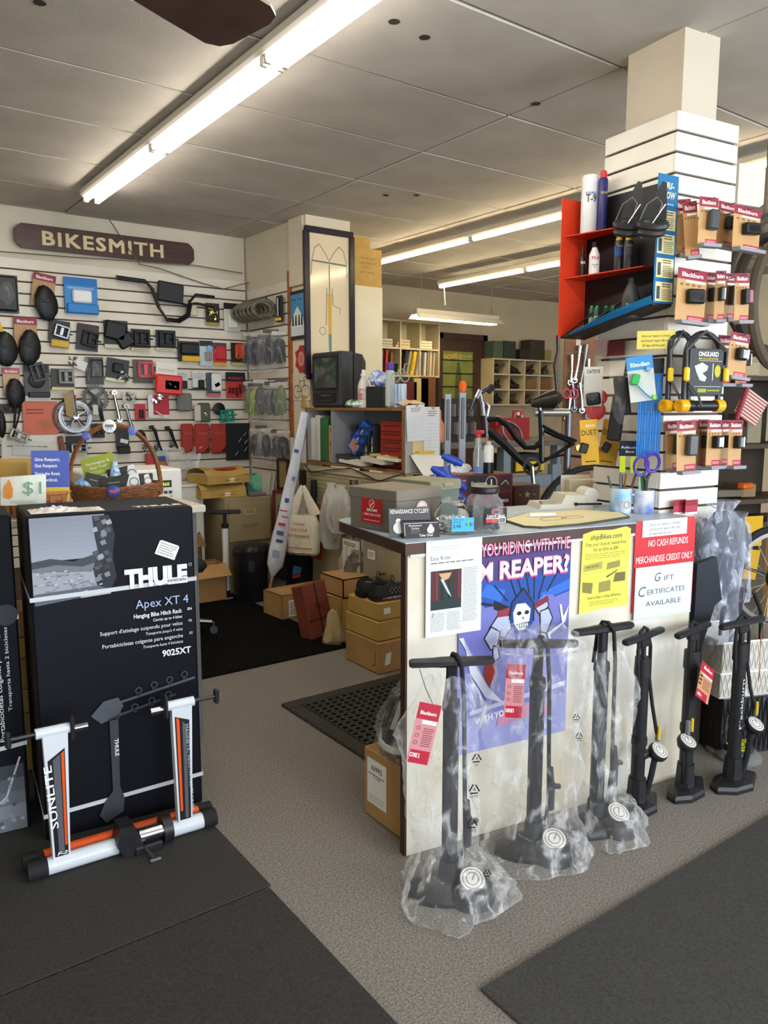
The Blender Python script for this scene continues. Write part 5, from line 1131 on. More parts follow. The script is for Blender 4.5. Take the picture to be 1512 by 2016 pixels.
q = MB(); q.cbox((0, 0, .012), (.13, .06, .022), .004); o = q.build('tape_box', C('#7a6a72', .5)); o.location = (P(505, 960, Y=5.3).x, 5.30, .722); tag(o, 'small mauve box lying on the front of the filing cabinet', 'box')
# white pump
b, tp = hdepth((447, 1180), (447, 1008))
t = thing('floor_pump', 'white barrel floor pump with a black handle before the filing cabinet', 'pump', b, 0)
H = tp.z
q = MB(); q.lathe([(.07, 0), (.07, .006), (.03, .014), (.026, .03)], n=20, sy=.8); q.build('base', C('#9a9c9c', .4), t, smooth=True)
q = MB(); q.cyl((0, 0, .02), (0, 0, .07), .027); q.build('foot_collar', BLACK, t, smooth=True)
q = MB(); q.cyl((0, 0, .06), (0, 0, H * .83), .023); ba = q.build('barrel', C('#dcdcd8', .35), t, smooth=True); p = Print(ba, -.0235); p.text('V COMP', .004, H * .28, .018, C('#9a9a98'), w=.14, rot=-90); p.done()
q = MB(); q.cyl((0, 0, H * .82), (0, 0, H * .87), .026); q.build('cap', BLACK, t); q = MB(); q.cyl((0, 0, H * .86), (0, 0, H), .013); q.build('piston_rod', BLACK, t); handle(t, H, .23, .018, rz=-25)
# waste bin
b = P(516, 1190, z=0)
t = thing('waste_bin', 'tall black plastic waste bin in front of the filing cabinet', 'bin', (b.x + .0, b.y + .16, 0), 0)
q = MB(); q.lathe([(.105, 0), (.11, .01), (.135, .36), (.135, .365)], n=20, sy=.85); q.build('body', C('#141416', .4), t, smooth=True)
q = MB(); q.lathe([(.14, .36), (.145, .375), (.13, .41), (.06, .425), (.01, .427)], n=20, sy=.85); q.build('lid', C('#1b1c20', .3), t, smooth=True)
q = MB(); q.cbox((-.05, -.108, .27), (.05, .006, .08), .002); q.build('label', C('#2e2e30', .4), t)
# cardboard boxes left of the cabinet
def obox(name, label, px, py, w, d, h, rz, m=None, z=0.0, flaps=True, cx=.5, cy=.0, loc=None):
    b = loc if loc is not None else P(px, py, z=z); t = thing(name, label, 'box', b, rz)
    ox, oy = (.5 - cx) * w, (.5 - cy) * d; q = MB(); th = .006
    q.box((ox, oy, th / 2), (w, d, th))
    for s in (-1, 1): q.box((ox + s * (w / 2 - th / 2), oy, h / 2), (th, d, h)); q.box((ox, oy + s * (d / 2 - th / 2), h / 2), (w, th, h))
    if not flaps: q.box((ox, oy, h - .003), (w, d, .006))
    q.build('carton', m or CARD, t)
    if flaps:
        for s in (-1, 1):
            q = MB(); q.box((ox, oy + s * (d / 2 + .05), h - .03), (w * .98, .12, .004), rotm(s * -38, 0, 0)); q.build('flap', m or CARD, t)
    return t
obox('cardboard_box', 'open cardboard box on the floor left of the filing cabinet', 446, 1182, .32, .18, .27, 0, CARD, cx=.98)
obox('cardboard_box', 'taller open cardboard box behind the other, left of the cabinet', 0, 0, .3, .16, .46, 0, CARDD, loc=Vector((2.05, 5.295, 0)), cy=-.0)
# small framed and leaning things right of the cabinet
t, w, h = flat('framed_picture', 'small red framed picture leaning beside the rolled flag', 'picture', Face(2.87, 5.1, -60), (541, 968, 566, 1035), 0, C('#8a857a', .5), .006); 
for x, z, sx, sz in ((0, 0, w, .014), (0, h, w, .014), (-w / 2, h / 2, .014, h), (w / 2, h / 2, .014, h)): q = MB(); q.box((x, -.006, z), (sx + .01, .016, sz + .01)); q.build('frame_rail', C('#6a2a24', .4), t)
p = Print(t, -.007); p.poly([(-w * .3, h * .2), (w * .3, h * .3), (w * .1, h * .7), (-w * .2, h * .6)], C('#4c4a44')); p.done()
t, w, h = flat('framed_picture', 'dark framed gold picture above the red framed one', 'picture', Face(2.87, 5.1, -75), (549, 905, 568, 962), 0, C('#8c7448', .5), .006)
for x, z, sx, sz in ((0, 0, w, .012), (0, h, w, .012), (-w / 2, h / 2, .012, h), (w / 2, h / 2, .012, h)): q = MB(); q.box((x, -.006, z), (sx + .01, .016, sz + .01)); q.build('frame_rail', C('#3a241c', .4), t)
# rolled flag
b = P(526, 1186, z=0); tp = P(601, 812, X=2.80)
fl = thing('rolled_flag', 'rolled white flag with blue and red print on a wooden pole', 'flag', b, 0)
v = tp - b
q = MB(); q.tube([(0, 0, 0), v * .5, v * 1.0], .011, 8); q.build('pole', mat('pole_wood', '#b09468', .6, c2='#9c8058', scale=20), fl, smooth=True)
q = MB(); n = 16; rr = [(.13, .004), (.16, .03), (.20, .058), (.27, .066), (.36, .056), (.46, .050), (.58, .046), (.72, .042), (.86, .036), (1.0, .03)]
rnd = random.Random(2); q.tube([v * s for s, r in rr], [r for s, r in rr], n, sq=.8); q.noise(.004, 6); q.build('cloth', mat('flag_cloth', '#c9ccd6', .7, c2='#dcdfe6', scale=8), fl, smooth=True)
def onflag(s, ang, w, h, c, r):
    e = v.normalized(); side = Vector((0.81, -0.59, 0)); side = (side - e * side.dot(e)).normalized(); out = Vector((-.59, -.81, 0)); c0 = v * s + (out * math.cos(R(ang)) + side * math.sin(R(ang))) * r
    return [c0 - side * w / 2 - e * h / 2, c0 + side * w / 2 - e * h / 2, c0 + side * w / 2 + e * h / 2, c0 - side * w / 2 + e * h / 2]
for s, a_, w, h, c, r in ((.80, -5, .03, .025, '#2c4a8c', .044), (.66, 20, .022, .03, '#6a70b0', .047), (.545, 0, .03, .03, '#3a4a94', .051), (.49, -10, .06, .008, '#b03a50', .054), (.46, 10, .05, .008, '#b03a50', .055), (.42, 0, .05, .02, '#b8304a', .058), (.375, 0, .05, .03, '#4a5a7a', .06), (.335, 5, .05, .02, '#3c4c6c', .062), (.27, 0, .05, .045, '#8c96b8', .069)):
    q = MB(); q.add(onflag(s, a_, w, h, c, r), [(0, 1, 2, 3)]); q.build('print', C(c, .6), fl)
# bat handle, black bucket
b = P(575, 1168, z=0); q = MB(); q.tube([(0, 0, 0), (.01, 0, .14), (.03, .0, .30)], [.02, .02, .022], 8); t = thing('mallet', 'wooden mallet standing head up beside the flag', 'mallet', b + Vector((0, .05, 0)), 0); q.build('handle', mat('pole_wood2', '#a8895c', .6), t, smooth=True); q = MB(); q.cbox((.03, 0, .36), (.07, .06, .13), .008); q.build('head', C('#b0743a', .5), t)
b = P(610, 1160, z=0)
t = thing('bucket', 'black bucket bag with a blue and red logo under the white bag', 'bucket', (b.x - .08, b.y - .02, 0), -30); q = MB(); q.lathe([(.10, 0), (.12, .02), (.13, .30), (.12, .31)], n=18); q.build('body', C('#121215', .6), t, smooth=True); p = Print(t, -.131); p.poly([(-.07, .16), (-.01, .17), (.0, .21), (-.06, .23)], C('#3a8cc0')); p.poly([(-.07, .13), (-.01, .14), (-.01, .165), (-.07, .155)], C('#b84040')); p.done()
# labelled carton, string tied box, canvas sack
t = obox('carton', 'taped brown carton with a shipping label near the flag pole', 0, 0, .40, .24, .17, 3, CARD, flaps=False, loc=P(556, 1223, z=0), cx=.0)
p = Print(t, -.001); p.rect(.05, .02, .24, .13, WHITE); p.rows(.06, .03, .15, .12, 6, GREY); 
for i in range(9): p.rect(.16 + i * .008, .06, .163 + i * .008 + .003 * (i % 2), .12, INK)
p.rect(.165, .02, .185, .05, INK); p.done()
b = P(640, 1254, z=0)
t = thing('gift_box', 'red brown flat box tied with string leaning on the yellow cartons', 'box', b, 20, ry=0, rx=-14)
M_RB = mat('red_board', '#7c3a28', .7, c2='#6e3022', scale=6)
q = MB(); q.cbox((.0, .05, .17), (.22, .09, .34), .004); q.build('carton', M_RB, t)
for a, s in (((0, .002, .17), (.004, .004, .34)), ((0, .002, .12), (.22, .004, .004))): q = MB(); q.box(a, s); q.build('string', INK, t)
q = MB(); q.torus((-.012, 0, .2), .014, .0015, 12, 5, rotm(90, 0, 0)); q.torus((.014, 0, .195), .012, .0015, 12, 5, rotm(90, 0, 0)); q.build('bow', INK, t)
b = P(668, 1272, z=0); q = MB(); q.lathe([(.06, 0), (.07, .03), (.05, .10), (.03, .17), (.02, .2)], n=16); q.noise(.01, 3); o = q.build('canvas_sack', mat('canvas', '#b3a078', .9, c2='#a8946c', scale=30), None, smooth=True); o.location = (b.x + .0, b.y + .06, 0); tag(o, 'limp beige canvas sack squeezed beside the carton stack', 'sack')
# carton stack with the shoes
c0 = Vector((2.257, 3.159, 0)); hs = []
D0 = _S * c0.x + _C * c0.y
zt = [0] + [P(742, y, D=D0).z for y in (1268, 1228, 1192)]
for k, (dx, dy, w, d, m, lb) in enumerate(((0, 0, .55, .32, CARD, 'large brown carton at the bottom of the stack by the counter'), (.01, .02, .52, .30, CARDY, 'flat yellow carton in the middle of the stack by the counter'), (.02, .02, .50, .28, CARDY, 'flat yellow carton under the checkered shoes'))):
    h = zt[k + 1] - zt[k] - .004
    t = thing('carton', lb, 'box', c0 + Vector((dx + .01, dy, zt[k] + .002)), -1 + k * 1.5); q = MB(); q.cbox((w / 2, d / 2, h / 2), (w, d, h), .004); q.build('carton_body', m, t)
    q = MB(); q.box((w * .35, -.0005, h / 2), (.06, .001, h)); q.build('tape', C('#b0844a', .3), t)
    p = Print(t, -.001)
    if k == 0: p.poly([(.04, .04), (.075, .045), (.085, .11), (.05, .105)], PAPER); p.text("49'", .19, .09, .05, INK, w=.07, rot=14)
    if k == 2: p.rect(.03, h * .35, .075, h * .7, PAPER)
    p.done()
    if k == 0: s_ = Print(t, 0, Matrix.Rotation(R(-90), 4, 'Z')); s_.line([(-.06, .04), (-.03, .04), (-.03, .12)], .004, INK); s_.done()
zs = zt[3] + .004
def shoe(label, x, y, rz):
    t = thing('sneaker', label, 'shoe', (x, y, zs), rz, 'checkered sneakers on the cartons')
    L = .29; st = []
    for i in range(13):
        u = i / 12; hw = .036 + .012 * math.sin(math.pi * min(1, u * 1.25)) - .02 * max(0, u - .82) * 4
        st.append((u, max(.012, hw)))
    q = MB(); out = [(u * L, -w_) for u, w_ in st] + [(u * L, w_) for u, w_ in reversed(st)]
    k = len(out); q.add([(x_, y_, 0) for x_, y_ in out] + [(x_, y_, .026) for x_, y_ in out], [tuple(range(k))[::-1], tuple(range(k, 2 * k))] + [(i, (i + 1) % k, (i + 1) % k + k, i + k) for i in range(k)]); so = q.build('sole', C('#1a1618', .6), t)
    p = Print(so, -.049); p.text('"OFF THE WALL"', .12, .007, .010, WHITE, w=.11, bold=.02); p.text('VAN', .05, .007, .010, C('#d8a0a0'), w=.03); p.rect(.0, .001, .24, .004, C('#7a1c22')); p.done()
    q = MB(); rings = []
    for u, w_ in st:
        top = .095 if u < .08 else .085 - .02 * math.sin(math.pi * min(1, (u - .08) / .35)) if u < .43 else .085 - .055 * (u - .43) / .5
        rings.append([Vector((u * L * .985 + .003, math.cos(R(a)) * (w_ - .002) * (1 if a in (0, 180) or a > 180 else .9), .022 + max(0, math.sin(R(a))) * max(.02, top - .022))) for a in range(0, 360, 30)])
    loft(q, rings, 12); q.build('upper', mat('sneaker_canvas', '#232327', .8), t, smooth=True)
    q = MB(); rnd = random.Random(1)
    for i in range(10):
        for j in range(3):
            if (i + j) % 2: q.box((.09 + i * .012, -.0455 + .001 * abs(i - 4) + j * .0015, .036 + j * .0115), (.0115, .003, .011))
    for j in q.v: pass
    tag(q.build('checker_patch', C('#5c5c62', .8), t), kind='stuff')
    q = MB(); q.torus((.05, 0, .088), .036, .006, 16, 6, rotm(0, 6, 0), sq=.7); q.build('collar', C('#0e0e10', .8), t, smooth=True)
    q = MB()
    for i in range(4): q.tube([(.115 + i * .02, -.022, .084 - i * .008), (.12 + i * .02, 0, .092 - i * .009), (.115 + i * .02, .022, .084 - i * .008)], .003, 5)
    q.torus((.125, -.01, .105), .016, .0025, 12, 5, rotm(80, 0, 20)); q.build('laces', C('#242428', .7), t)
    return t
shoe('near black checkered sneaker with white sole lettering on the cartons', 2.29, 3.25, -2); shoe('far black checkered sneaker behind the near one on the cartons', 2.28, 3.36, 0)
# yellow cartons behind
b = P(652, 1200, z=0); t = obox('carton', 'yellow carton behind the string tied box', 0, 0, .36, .3, .20, 6, CARDY, flaps=False, loc=Vector((2.55, 3.95, 0)), cx=.0); t = obox('carton', 'pale brown carton on top of the one behind the string tied box', 0, 0, .34, .28, .12, 0, CARD, flaps=False, loc=Vector((2.57, 3.96, .203)), cx=.0)
# ================================================================ PEGBOARD AND SHELF
PGX = 2.9
PG = Face(PGX, 4.0, -90)
pgb = thing('pegboard', 'cream pegboard panel under the open shelf', 'pegboard', (PGX, 4.1, 0), -90)
q = MB(); q.box((0, .012, .485), (1.75, .02, .97)); q.build('board', mat('pegboard_cream', '#b0a486', .7, c2='#a59878', scale=4), pgb)
q = MB(); q.box((0, -.003, .945), (1.75, .012, .03)); q.build('rail', C('#b8ac90', .5), pgb)
q = MB()
for i in range(58):
    for j in range(15): x, z = -.85 + .03 * i, .90 - .03 * j; q.add([(x + .005 * math.cos(R(a)), .0015, z + .005 * math.sin(R(a))) for a in range(0, 360, 60)], [tuple(range(6))])
tag(q.build('peg_holes', C('#2c261c', .9), pgb, fix=False), kind='stuff')
SX0, SX1, SY0, SY1, SZ0, SZ1 = 2.9, 3.18, 3.76, 4.95, .985, 1.39
sh = thing('open_shelf', 'open wooden shelf unit with grey lining carrying the television', 'shelf', (0, 0, 0), 0)
M_SW = mat('shelf_wood', '#8a6236', .55, c2='#7a5530', scale=14); M_SG = C('#8d8f92', .6)
for nm, c_, d_, m_ in (('top_board', ((SX0 + SX1) / 2, (SY0 + SY1) / 2, SZ1 - .009), (SX1 - SX0, SY1 - SY0, .018), M_SW), ('bottom_board', ((SX0 + SX1) / 2, (SY0 + SY1) / 2, SZ0 + .009), (SX1 - SX0, SY1 - SY0, .018), M_SW), ('end_panel', ((SX0 + SX1) / 2, SY0 + .01, (SZ0 + SZ1) / 2), (SX1 - SX0, .018, SZ1 - SZ0 - .04), M_SG), ('end_panel', ((SX0 + SX1) / 2, SY1 - .01, (SZ0 + SZ1) / 2), (SX1 - SX0, .018, SZ1 - SZ0 - .04), M_SG), ('divider', ((SX0 + SX1) / 2, 4.60, (SZ0 + SZ1) / 2), (SX1 - SX0, .014, SZ1 - SZ0 - .04), M_SG), ('edge_strip', (SX0 - .004, SY0 + .01, (SZ0 + SZ1) / 2), (.008, .02, SZ1 - SZ0), M_SW), ('edge_strip', (SX0 - .004, SY1 - .01, (SZ0 + SZ1) / 2), (.008, .02, SZ1 - SZ0), M_SW)):
    q = MB(); q.box(c_, d_); q.build(nm, m_, sh)
q = MB(); q.box((SX1 - .004, (SY0 + SY1) / 2, (SZ0 + SZ1) / 2), (.008, SY1 - SY0 - .02, SZ1 - SZ0 - .02)); q.build('back_board', C('#7c8088', .6), sh)
for y in (3.8, 4.4, 4.9):
    q = MB(); q.box((3.04, y, .49), (.05, .05, .96)); q.build('support_post', M_SW, sh)
# clutter on the shelf floor
SF = Face(2.92, 4.3, -90)
def onshelf(px, z=None): return P(px, 900, X=2.94).y
z0 = SZ0 + .02
for k, (x0, x1, h, c, lb) in enumerate(((614, 622, .31, '#d6d2c8', 'tall white folder at the left end of the open shelf'), (623, 632, .33, '#cfccc4', 'white binder beside the green one'), (633, 648, .31, '#2e6a3e', 'dark green binder on the open shelf'))):
    y0, y1 = onshelf(x0), onshelf(x1); q = MB(); q.cbox((0, 0, h / 2), (.22, abs(y1 - y0) - .004, h), .003); o = q.build('binder', C(c, .5)); o.location = (3.04, (y0 + y1) / 2, z0); tag(o, lb, 'binder', 'binders on the open shelf')
def boxat(name, label, cat, px, w, d, h, col, X=2.95, rz=0, z=None, extra=None, ry=0, rx=0, group=None):
    y = P(px, 880, X=X).y; t = thing(name, label, cat, (X + d / 2, y, z0 if z is None else z), -90 + rz, group, rx=rx, ry=ry)
    q = MB(); q.cbox((0, 0, h / 2), (w, d, h), .003); q.build('body', col if not isinstance(col, str) else C(col, .5), t)
    if extra: p = Print(t, -d / 2 - .0005); extra(p, w, h); p.done()
    return t
boxat('letter_book', 'tan picture book with a large letter leaning on the shelf divider', 'book', 652, .07, .01, .26, '#b8905c', 2.93, 0, None, lambda p, w, h: (p.text('B', 0, h * .82, h * .11, INK, bold=.02), p.disc(0, h * .5, w * .3, C('#a8402c'), 8), p.disc(0, h * .3, w * .3, C('#c07a3a'), 8)))
boxat('white_bag', 'white plastic bag of parts standing behind the letter book', 'bag', 664, .07, .03, .27, C('#c4c8c6', .3), 2.98)
t = boxat('blue_box', 'bright blue product box tipped over on the shelf', 'box', 690, .10, .05, .24, '#1f56b8', 2.95, 10, z0 + .09, lambda p, w, h: (p.text('Cool-Max', 0, h * .6, .018, WHITE, w=.14, rot=90), p.rect(-w * .4, h * .05, w * .4, h * .35, C('#a8786a'))), ry=42)
boxat('blue_box', 'second blue box standing upright behind the tipped one', 'box', 697, .09, .06, .20, '#1c3f94', 3.05, 0, None, lambda p, w, h: (p.disc(0, h * .3, w * .3, C('#c8d4e4'), 10), p.disc(0, h * .7, w * .3, C('#a8b8d4'), 10)))
boxat('clock_box', 'small black box lying low at the front of the shelf', 'box', 676, .09, .06, .05, '#17181a', 2.93)
t = thing('wire_basket', 'black wire grid basket of white cartons on the shelf', 'basket', (3.06, P(722, 880, X=2.98).y, z0), -90)
for i in range(5):
    q = MB(); q.tube([(-.11, -.1, .03 + i * .055), (.11, -.1, .03 + i * .055)], .004, 6); q.build('wire', BLACK, t); q = MB(); q.tube([(-.11 + i * .055, -.1, .0), (-.11 + i * .055, -.1, .27)], .004, 6); q.build('wire', BLACK, t)
for s in (-1, 1): q = MB(); q.cbox((s * .11, 0, .135), (.006, .2, .27), .001); q.build('side_mesh', C('#2a2b2c', .5), t)
for i, x in enumerate((-.065, .0, .065)): q = MB(); q.cbox((0, 0, .10), (.055, .12, .20), .004); o = q.build('small_carton', C('#d8d6ce', .5)); o.location = (3.05, P(722, 880, X=2.98).y - x, z0 + .004); tag(o, 'white carton in the wire basket, %s' % ['left', 'middle', 'right'][i], 'box', 'white cartons in the wire basket')
t = boxat('tool_chest', 'red metal tool chest with shallow drawers in the shelf', 'tool chest', 772, .26, .2, .30, '#7c2018', 2.96)
for i in range(5): q = MB(); q.cbox((0, -.103, .045 + i * .053), (.235, .006, .045), .002); d = q.build('drawer', C('#8a241a', .4), t); q = MB(); q.cbox((0, -.109, .058 + i * .053), (.16, .008, .006), .002); q.build('handle', C('#5c1812', .4), d)
# loose papers
rnd = random.Random(4)
for i, (px, zz, w, d, c, lb) in enumerate(((700, .006, .30, .2, '#d9d6cc', 'bottom sheaf of papers sliding off the shelf'), (745, .03, .28, .22, '#cfcbbd', 'thick grey catalogue on the shelf papers'), (775, .055, .22, .22, '#e2dccb', 'white sheaf of papers at the right of the shelf'), (755, .075, .24, .18, '#d8c25a', 'yellow magazine on top of the shelf papers'), (680, .03, .18, .16, '#3c3a3a', 'dark booklet stack below the blue box'))):
    y = P(px, 910, X=2.93).y; q = MB(); h = (.022, .03, .018, .006, .03)[i]
    q.sheet(lambda u, v: ((u - .5) * w, (v - .5) * d, h + .008 * math.sin(u * 4 + i) * math.sin(v * 3)), 6, 5); q.sheet(lambda u, v: ((u - .5) * w, (v - .5) * d, .008 * math.sin(u * 4 + i) * math.sin(v * 3)), 6, 5)
    for s in (-1, 1): q.box((0, s * d / 2, h / 2), (w, .002, h)); q.box((s * w / 2, 0, h / 2), (.002, d, h))
    o = q.build('paper_stack', C(c, .7)); o.location = (2.985, y, z0 + zz); o.rotation_euler = (0, R(2), R(-90 + rnd.uniform(-9, 9))); tag(o, lb, 'papers', 'papers on the open shelf')
# television
ty0, ty1 = P(612, 692, X=2.9).y, P(669, 690, X=2.9).y
tv = thing('television', 'old dark grey tube television on the wooden shelf', 'television', (2.9, (ty0 + ty1) / 2, SZ1), -90)
W, H = ty0 - ty1, .385
M_TV = mat('tv_plastic', '#26272a', .5, c2='#2c2d30', scale=20)
q = MB(); q.cbox((0, .06, H / 2), (W, .12, H), .016); q.build('cabinet', M_TV, tv)
q = MB(); rings = [[Vector((sx * W / 2 * .96 * k, y, H / 2 + sz * H / 2 * .96 * k2)) for sx, sz in ((-1, -1), (1, -1), (1, 1), (-1, 1))] for y, k, k2 in ((.12, 1, 1), (.20, .92, .95), (.27, .6, .7))]; loft(q, rings, 4); q.build('rear_housing', M_TV, tv)
q = MB(); q.sheet(lambda u, v: ((u - .5) * W * .76, -.004 - .010 * math.sin(math.pi * u) * math.sin(math.pi * v), H * .36 + v * H * .54), 8, 8); q.build('screen', mat('tv_glass', '#3a4440', .08, spec=.8), tv, smooth='all')
for x, z, sx, sz in ((0, H * .345, W * .82, .012), (0, H * .915, W * .82, .012), (-W * .40, H * .63, .012, H * .57), (W * .40, H * .63, .012, H * .57)): q = MB(); q.cbox((x, -.004, z), (sx, .012, sz), .003); q.build('bezel', C('#1c1d1f', .4), tv)
q = MB(); q.cbox((0, -.003, H * .18), (W * .7, .010, H * .16), .003); q.build('tape_slot', C('#17181a', .35), tv)
p = Print(tv, -.009); p.rows(-W * .1, H * .2, W * .2, H * .24, 1, GREY); p.rows(-W * .2, H * .10, W * .25, H * .14, 1, C('#3c3d40')); p.done()
# things standing on the shelf top
def ontop(px, X=2.98, py=803): return Vector((X, P(px, py, X=X).y, SZ1))
t = thing('spray_bottle', 'white plastic bottle without its trigger standing by the television', 'bottle', ontop(716, 2.97), 0)
hb = P(716, 728, X=2.97).z - SZ1
q = MB(); q.lathe([(.036, 0), (.039, .01), (.039, hb * .58), (.03, hb * .70), (.017, hb * .80), (.016, hb * .86)], n=18); q.build('body', C('#d5d2c6', .35), t, smooth=True); q = MB(); q.lathe([(.021, hb * .84), (.021, hb * .89), (.014, hb * .9), (.013, hb)], n=14); q.build('cap', C('#e2e0d8', .4), t, smooth=True)
q = MB(); q.lathe([(.0396, hb * .2), (.0396, hb * .5)], n=18); q.build('label', mat('bottle_label', '#c9c5bc', .5, c2='#b8606a', scale=45), t)
q = MB(); q.ball((0, 0, .025), (.16, .09, .05), 12, 7); q.noise(.006, 8); o = q.build('snack_bag', mat('green_foil', '#1a7a3c', .25, c2='#e0e4e0', scale=26), None, smooth=True); o.location = ontop(700, 2.93); o.rotation_euler = (0, 0, R(-60)); tag(o, 'green and white crinkled snack bag in front of the television', 'bag')
t = thing('tissue_box', 'black box with blue and white tissues beside the white bottle', 'box', ontop(744, 3.03), -60); q = MB(); q.cbox((0, 0, .07), (.13, .1, .14), .004); q.build('body', C('#1d1e20', .5), t); q = MB(); q.ball((0, 0, .19), (.14, .08, .10), 12, 8); q.noise(.012, 2); q.build('tissues', mat('blue_tissue', '#2a5fc0', .6, c2='#dfe6f0', scale=30), t, smooth=True)
t = thing('cleaner_bottle', 'tall pale bottle with a purple cap on the shelf top', 'bottle', ontop(768, 3.0), 0); q = MB(); q.cbox((0, 0, .12), (.06, .045, .24), .012); q.build('body', C('#b6c2c0', .3), t); q = MB(); q.cbox((0, 0, .265), (.045, .035, .05), .008); q.build('cap', C('#5a3a9c', .4), t)
t = thing('trophy', 'silver bicycle figurine on a striped blue and white base', 'trophy', ontop(788, 2.99), -60)
q = MB(); q.cbox((0, 0, .075), (.07, .05, .15), .004); q.build('base', mat('trophy_stripe', '#4a78b0', .4, c2='#dde4ea', scale=60, stretch=(1, 1, .05)), t)
for s in (-1, 1): q = MB(); q.torus((s * .032, 0, .19), .028, .004, 18, 6, rotm(90, 0, 0)); q.build('wheel', C('#b9bab0', .3, .6), t, smooth=True)
q = MB(); q.tube([(-.032, 0, .19), (-.01, 0, .24), (.025, 0, .24), (.032, 0, .19)], .004, 6); q.tube([(-.01, 0, .24), (.005, 0, .19), (.025, 0, .24)], .004, 6); q.tube([(.025, 0, .24), (.03, -.0, .27), (.045, 0, .275)], .004, 6); q.build('frame', C('#b9bab0', .3, .6), t)
t = thing('envelope', 'crumpled cream envelope at the end of the shelf top', 'envelope', ontop(806, 3.02), -80); q = MB(); q.sheet(lambda u, v: ((u - .5) * .16, (v - .5) * .12, .02 + .035 * math.sin(math.pi * u) * math.sin(math.pi * v) + .01 * math.sin(9 * u)), 6, 6); q.build('sheet', C('#cdb58c', .8), t, solid=.002)
# invoices on the end of the shelf
EF = Face(3.0, SY0 - .002, 0)
q = MB(); c, w, h = EF.box(797, 806, 866, 930, .0)
t = thing('bill_board', 'grey board on the shelf end with order slips', 'board', (c.x, SY0 - .001, c.z), 0); q.cbox((0, -.004, h / 2), (w, .006, h), .001); q.build('board', C('#a3a69f', .6), t)
for bx_, lb, rot in (((802, 797, 838, 868), 'white order slip hanging tilted at left on the shelf end', 3), ((834, 801, 865, 897), 'white order slip hanging at right on the shelf end', 0)):
    t, w, h = flat('order_slip', lb, 'slip', EF, bx_, .016 if rot else .012, C('#d6d9dc', .7), .001, rot=rot, group='order slips')
    p = Print(t, -.001); p.rows(-w * .25, h * .8, w * .3, h * .93, 3, C('#9a6a70')); 
    for i in range(9): p.line([(-w * .45, h * (.1 + .07 * i)), (w * .45, h * (.1 + .07 * i))], .0015, C('#a8b4bc'))
    p.line([(-w * .1, h * .1), (-w * .1, h * .7)], .0015, C('#a8b4bc')); p.done()
    q = MB(); q.tube([(0, -.004, h * .99), (.01, -.01, h * .95), (.016, -.008, h * 1.0)], .002, 5); q.build('clip', INK, t)
t, w, h = flat('manila_sheet', 'pale yellow sheet under the order slips', 'sheet', EF, (812, 850, 862, 905), .008, C('#d8c48c', .7), .001)
q = MB(); a = P(845, 908, Y=SY0 - .05); t = thing('letter_pad', 'white sheets of a letter pad drooping off the shelf end', 'papers', (a.x, SY0 - .05, a.z - .1), -12); q.sheet(lambda u, v: ((u - .5) * .26 + .06 * (1 - v), -.09 * (1 - v) ** 1.3, v * .14 + .01 * math.sin(u * 5)), 8, 6); q.build('sheet', C('#dedcd4', .7), t, solid=.003)
q = MB(); q.box((-.02, -.004, .155), (.11, .006, .02)); q.build('yellow_band', C('#dab51e', .5), t)
# hanging things on the pegboard
def pgloc(px, py, off=.03): return PG.at(px, py, off)
c, w, h = PG.box(566, 955, 630, 1092, .16)
t = thing('shopping_bag', 'white thank you plastic shopping bag hanging on the pegboard', 'bag', c, -58)
q = MB(); rings = []; W, H = .27, h
rnd = random.Random(6)
for z, s, d in ((0, .82, .5), (.04, .95, 1), (.25, 1.0, 1), (.45, .96, .85), (.58, .8, .6)):
    rings.append([Vector((math.cos(R(a)) * W / 2 * s, math.sin(R(a)) * .06 * d, z * H + rnd.uniform(-.006, .006))) for a in range(0, 360, 20)])
loft(q, rings, 18, cap=False); f0 = len(q.v)
q.build('bag_body', mat('bag_white', '#d6cfb8', .4, c2='#e0dac6', scale=10, bump=.4, bscale=20), t, smooth=True)
for s in (-1, 1):
    q = MB(); q.tube([(s * W * .36, 0, .57 * H), (s * W * .16, 0, .8 * H), (s * .004, 0, .99 * H)], [.05, .032, .014], 10, sq=.35); q.build('handle', MATS['bag_white'], t, smooth=True)
p = Print(t, -.066); RD = C('#b03a34', .5)
for i, (s_, ww) in enumerate((('THANK', .10), ('FOR YOUR', .13), ('PATRONAGE', .17))): p.text(s_, .0, (.44 - .085 * i) * H, .020, RD, w=ww, bold=.01, shear=.15)
p.rows(-.1, .1 * H, .1, .13 * H, 1, RD); p.ring(-.02, .19 * H, .025, .003, C('#a8a498'), 12); p.done()
for k, (bx_, lb, cc_) in enumerate((((637, 950, 668, 1080), 'tall clear plastic bag hanging left on the pegboard', '#8f8468'), ((650, 955, 692, 1050), 'crumpled clear bag of straw coloured parts on the pegboard', '#b3a274'), ((668, 1060, 740, 1150), 'clear bag of black cables low on the pegboard', '#3a3835'))):
    c, w, h = PG.box(*bx_, .07 + .03 * k); t = thing('plastic_bag', lb, 'bag', c, -60 + 6 * k, 'clear bags on the pegboard'); ww = .16 + .03 * k
    q = MB(); q.ball((0, 0, h * .38), (ww * .8, .05, h * .6), 12, 8); q.noise(.015, k + 2); q.build('contents', mat('bag_contents_%d' % k, cc_, .7, c2='#6b6250', scale=30), t, smooth=True)
    rings = []; rnd = random.Random(k)
    for z, s in ((0, .7), (.15, 1), (.5, 1.0), (.8, .7), (.95, .3), (1.0, .4)): rings.append([Vector((math.cos(R(a)) * ww * .55 * s * rnd.uniform(.85, 1.1), math.sin(R(a)) * .05 * s, z * h)) for a in range(0, 360, 24)])
    q = MB(); loft(q, rings, 15, cap=False); q.build('clear_film', FILM3 if k < 2 else FILM, t, smooth='all')
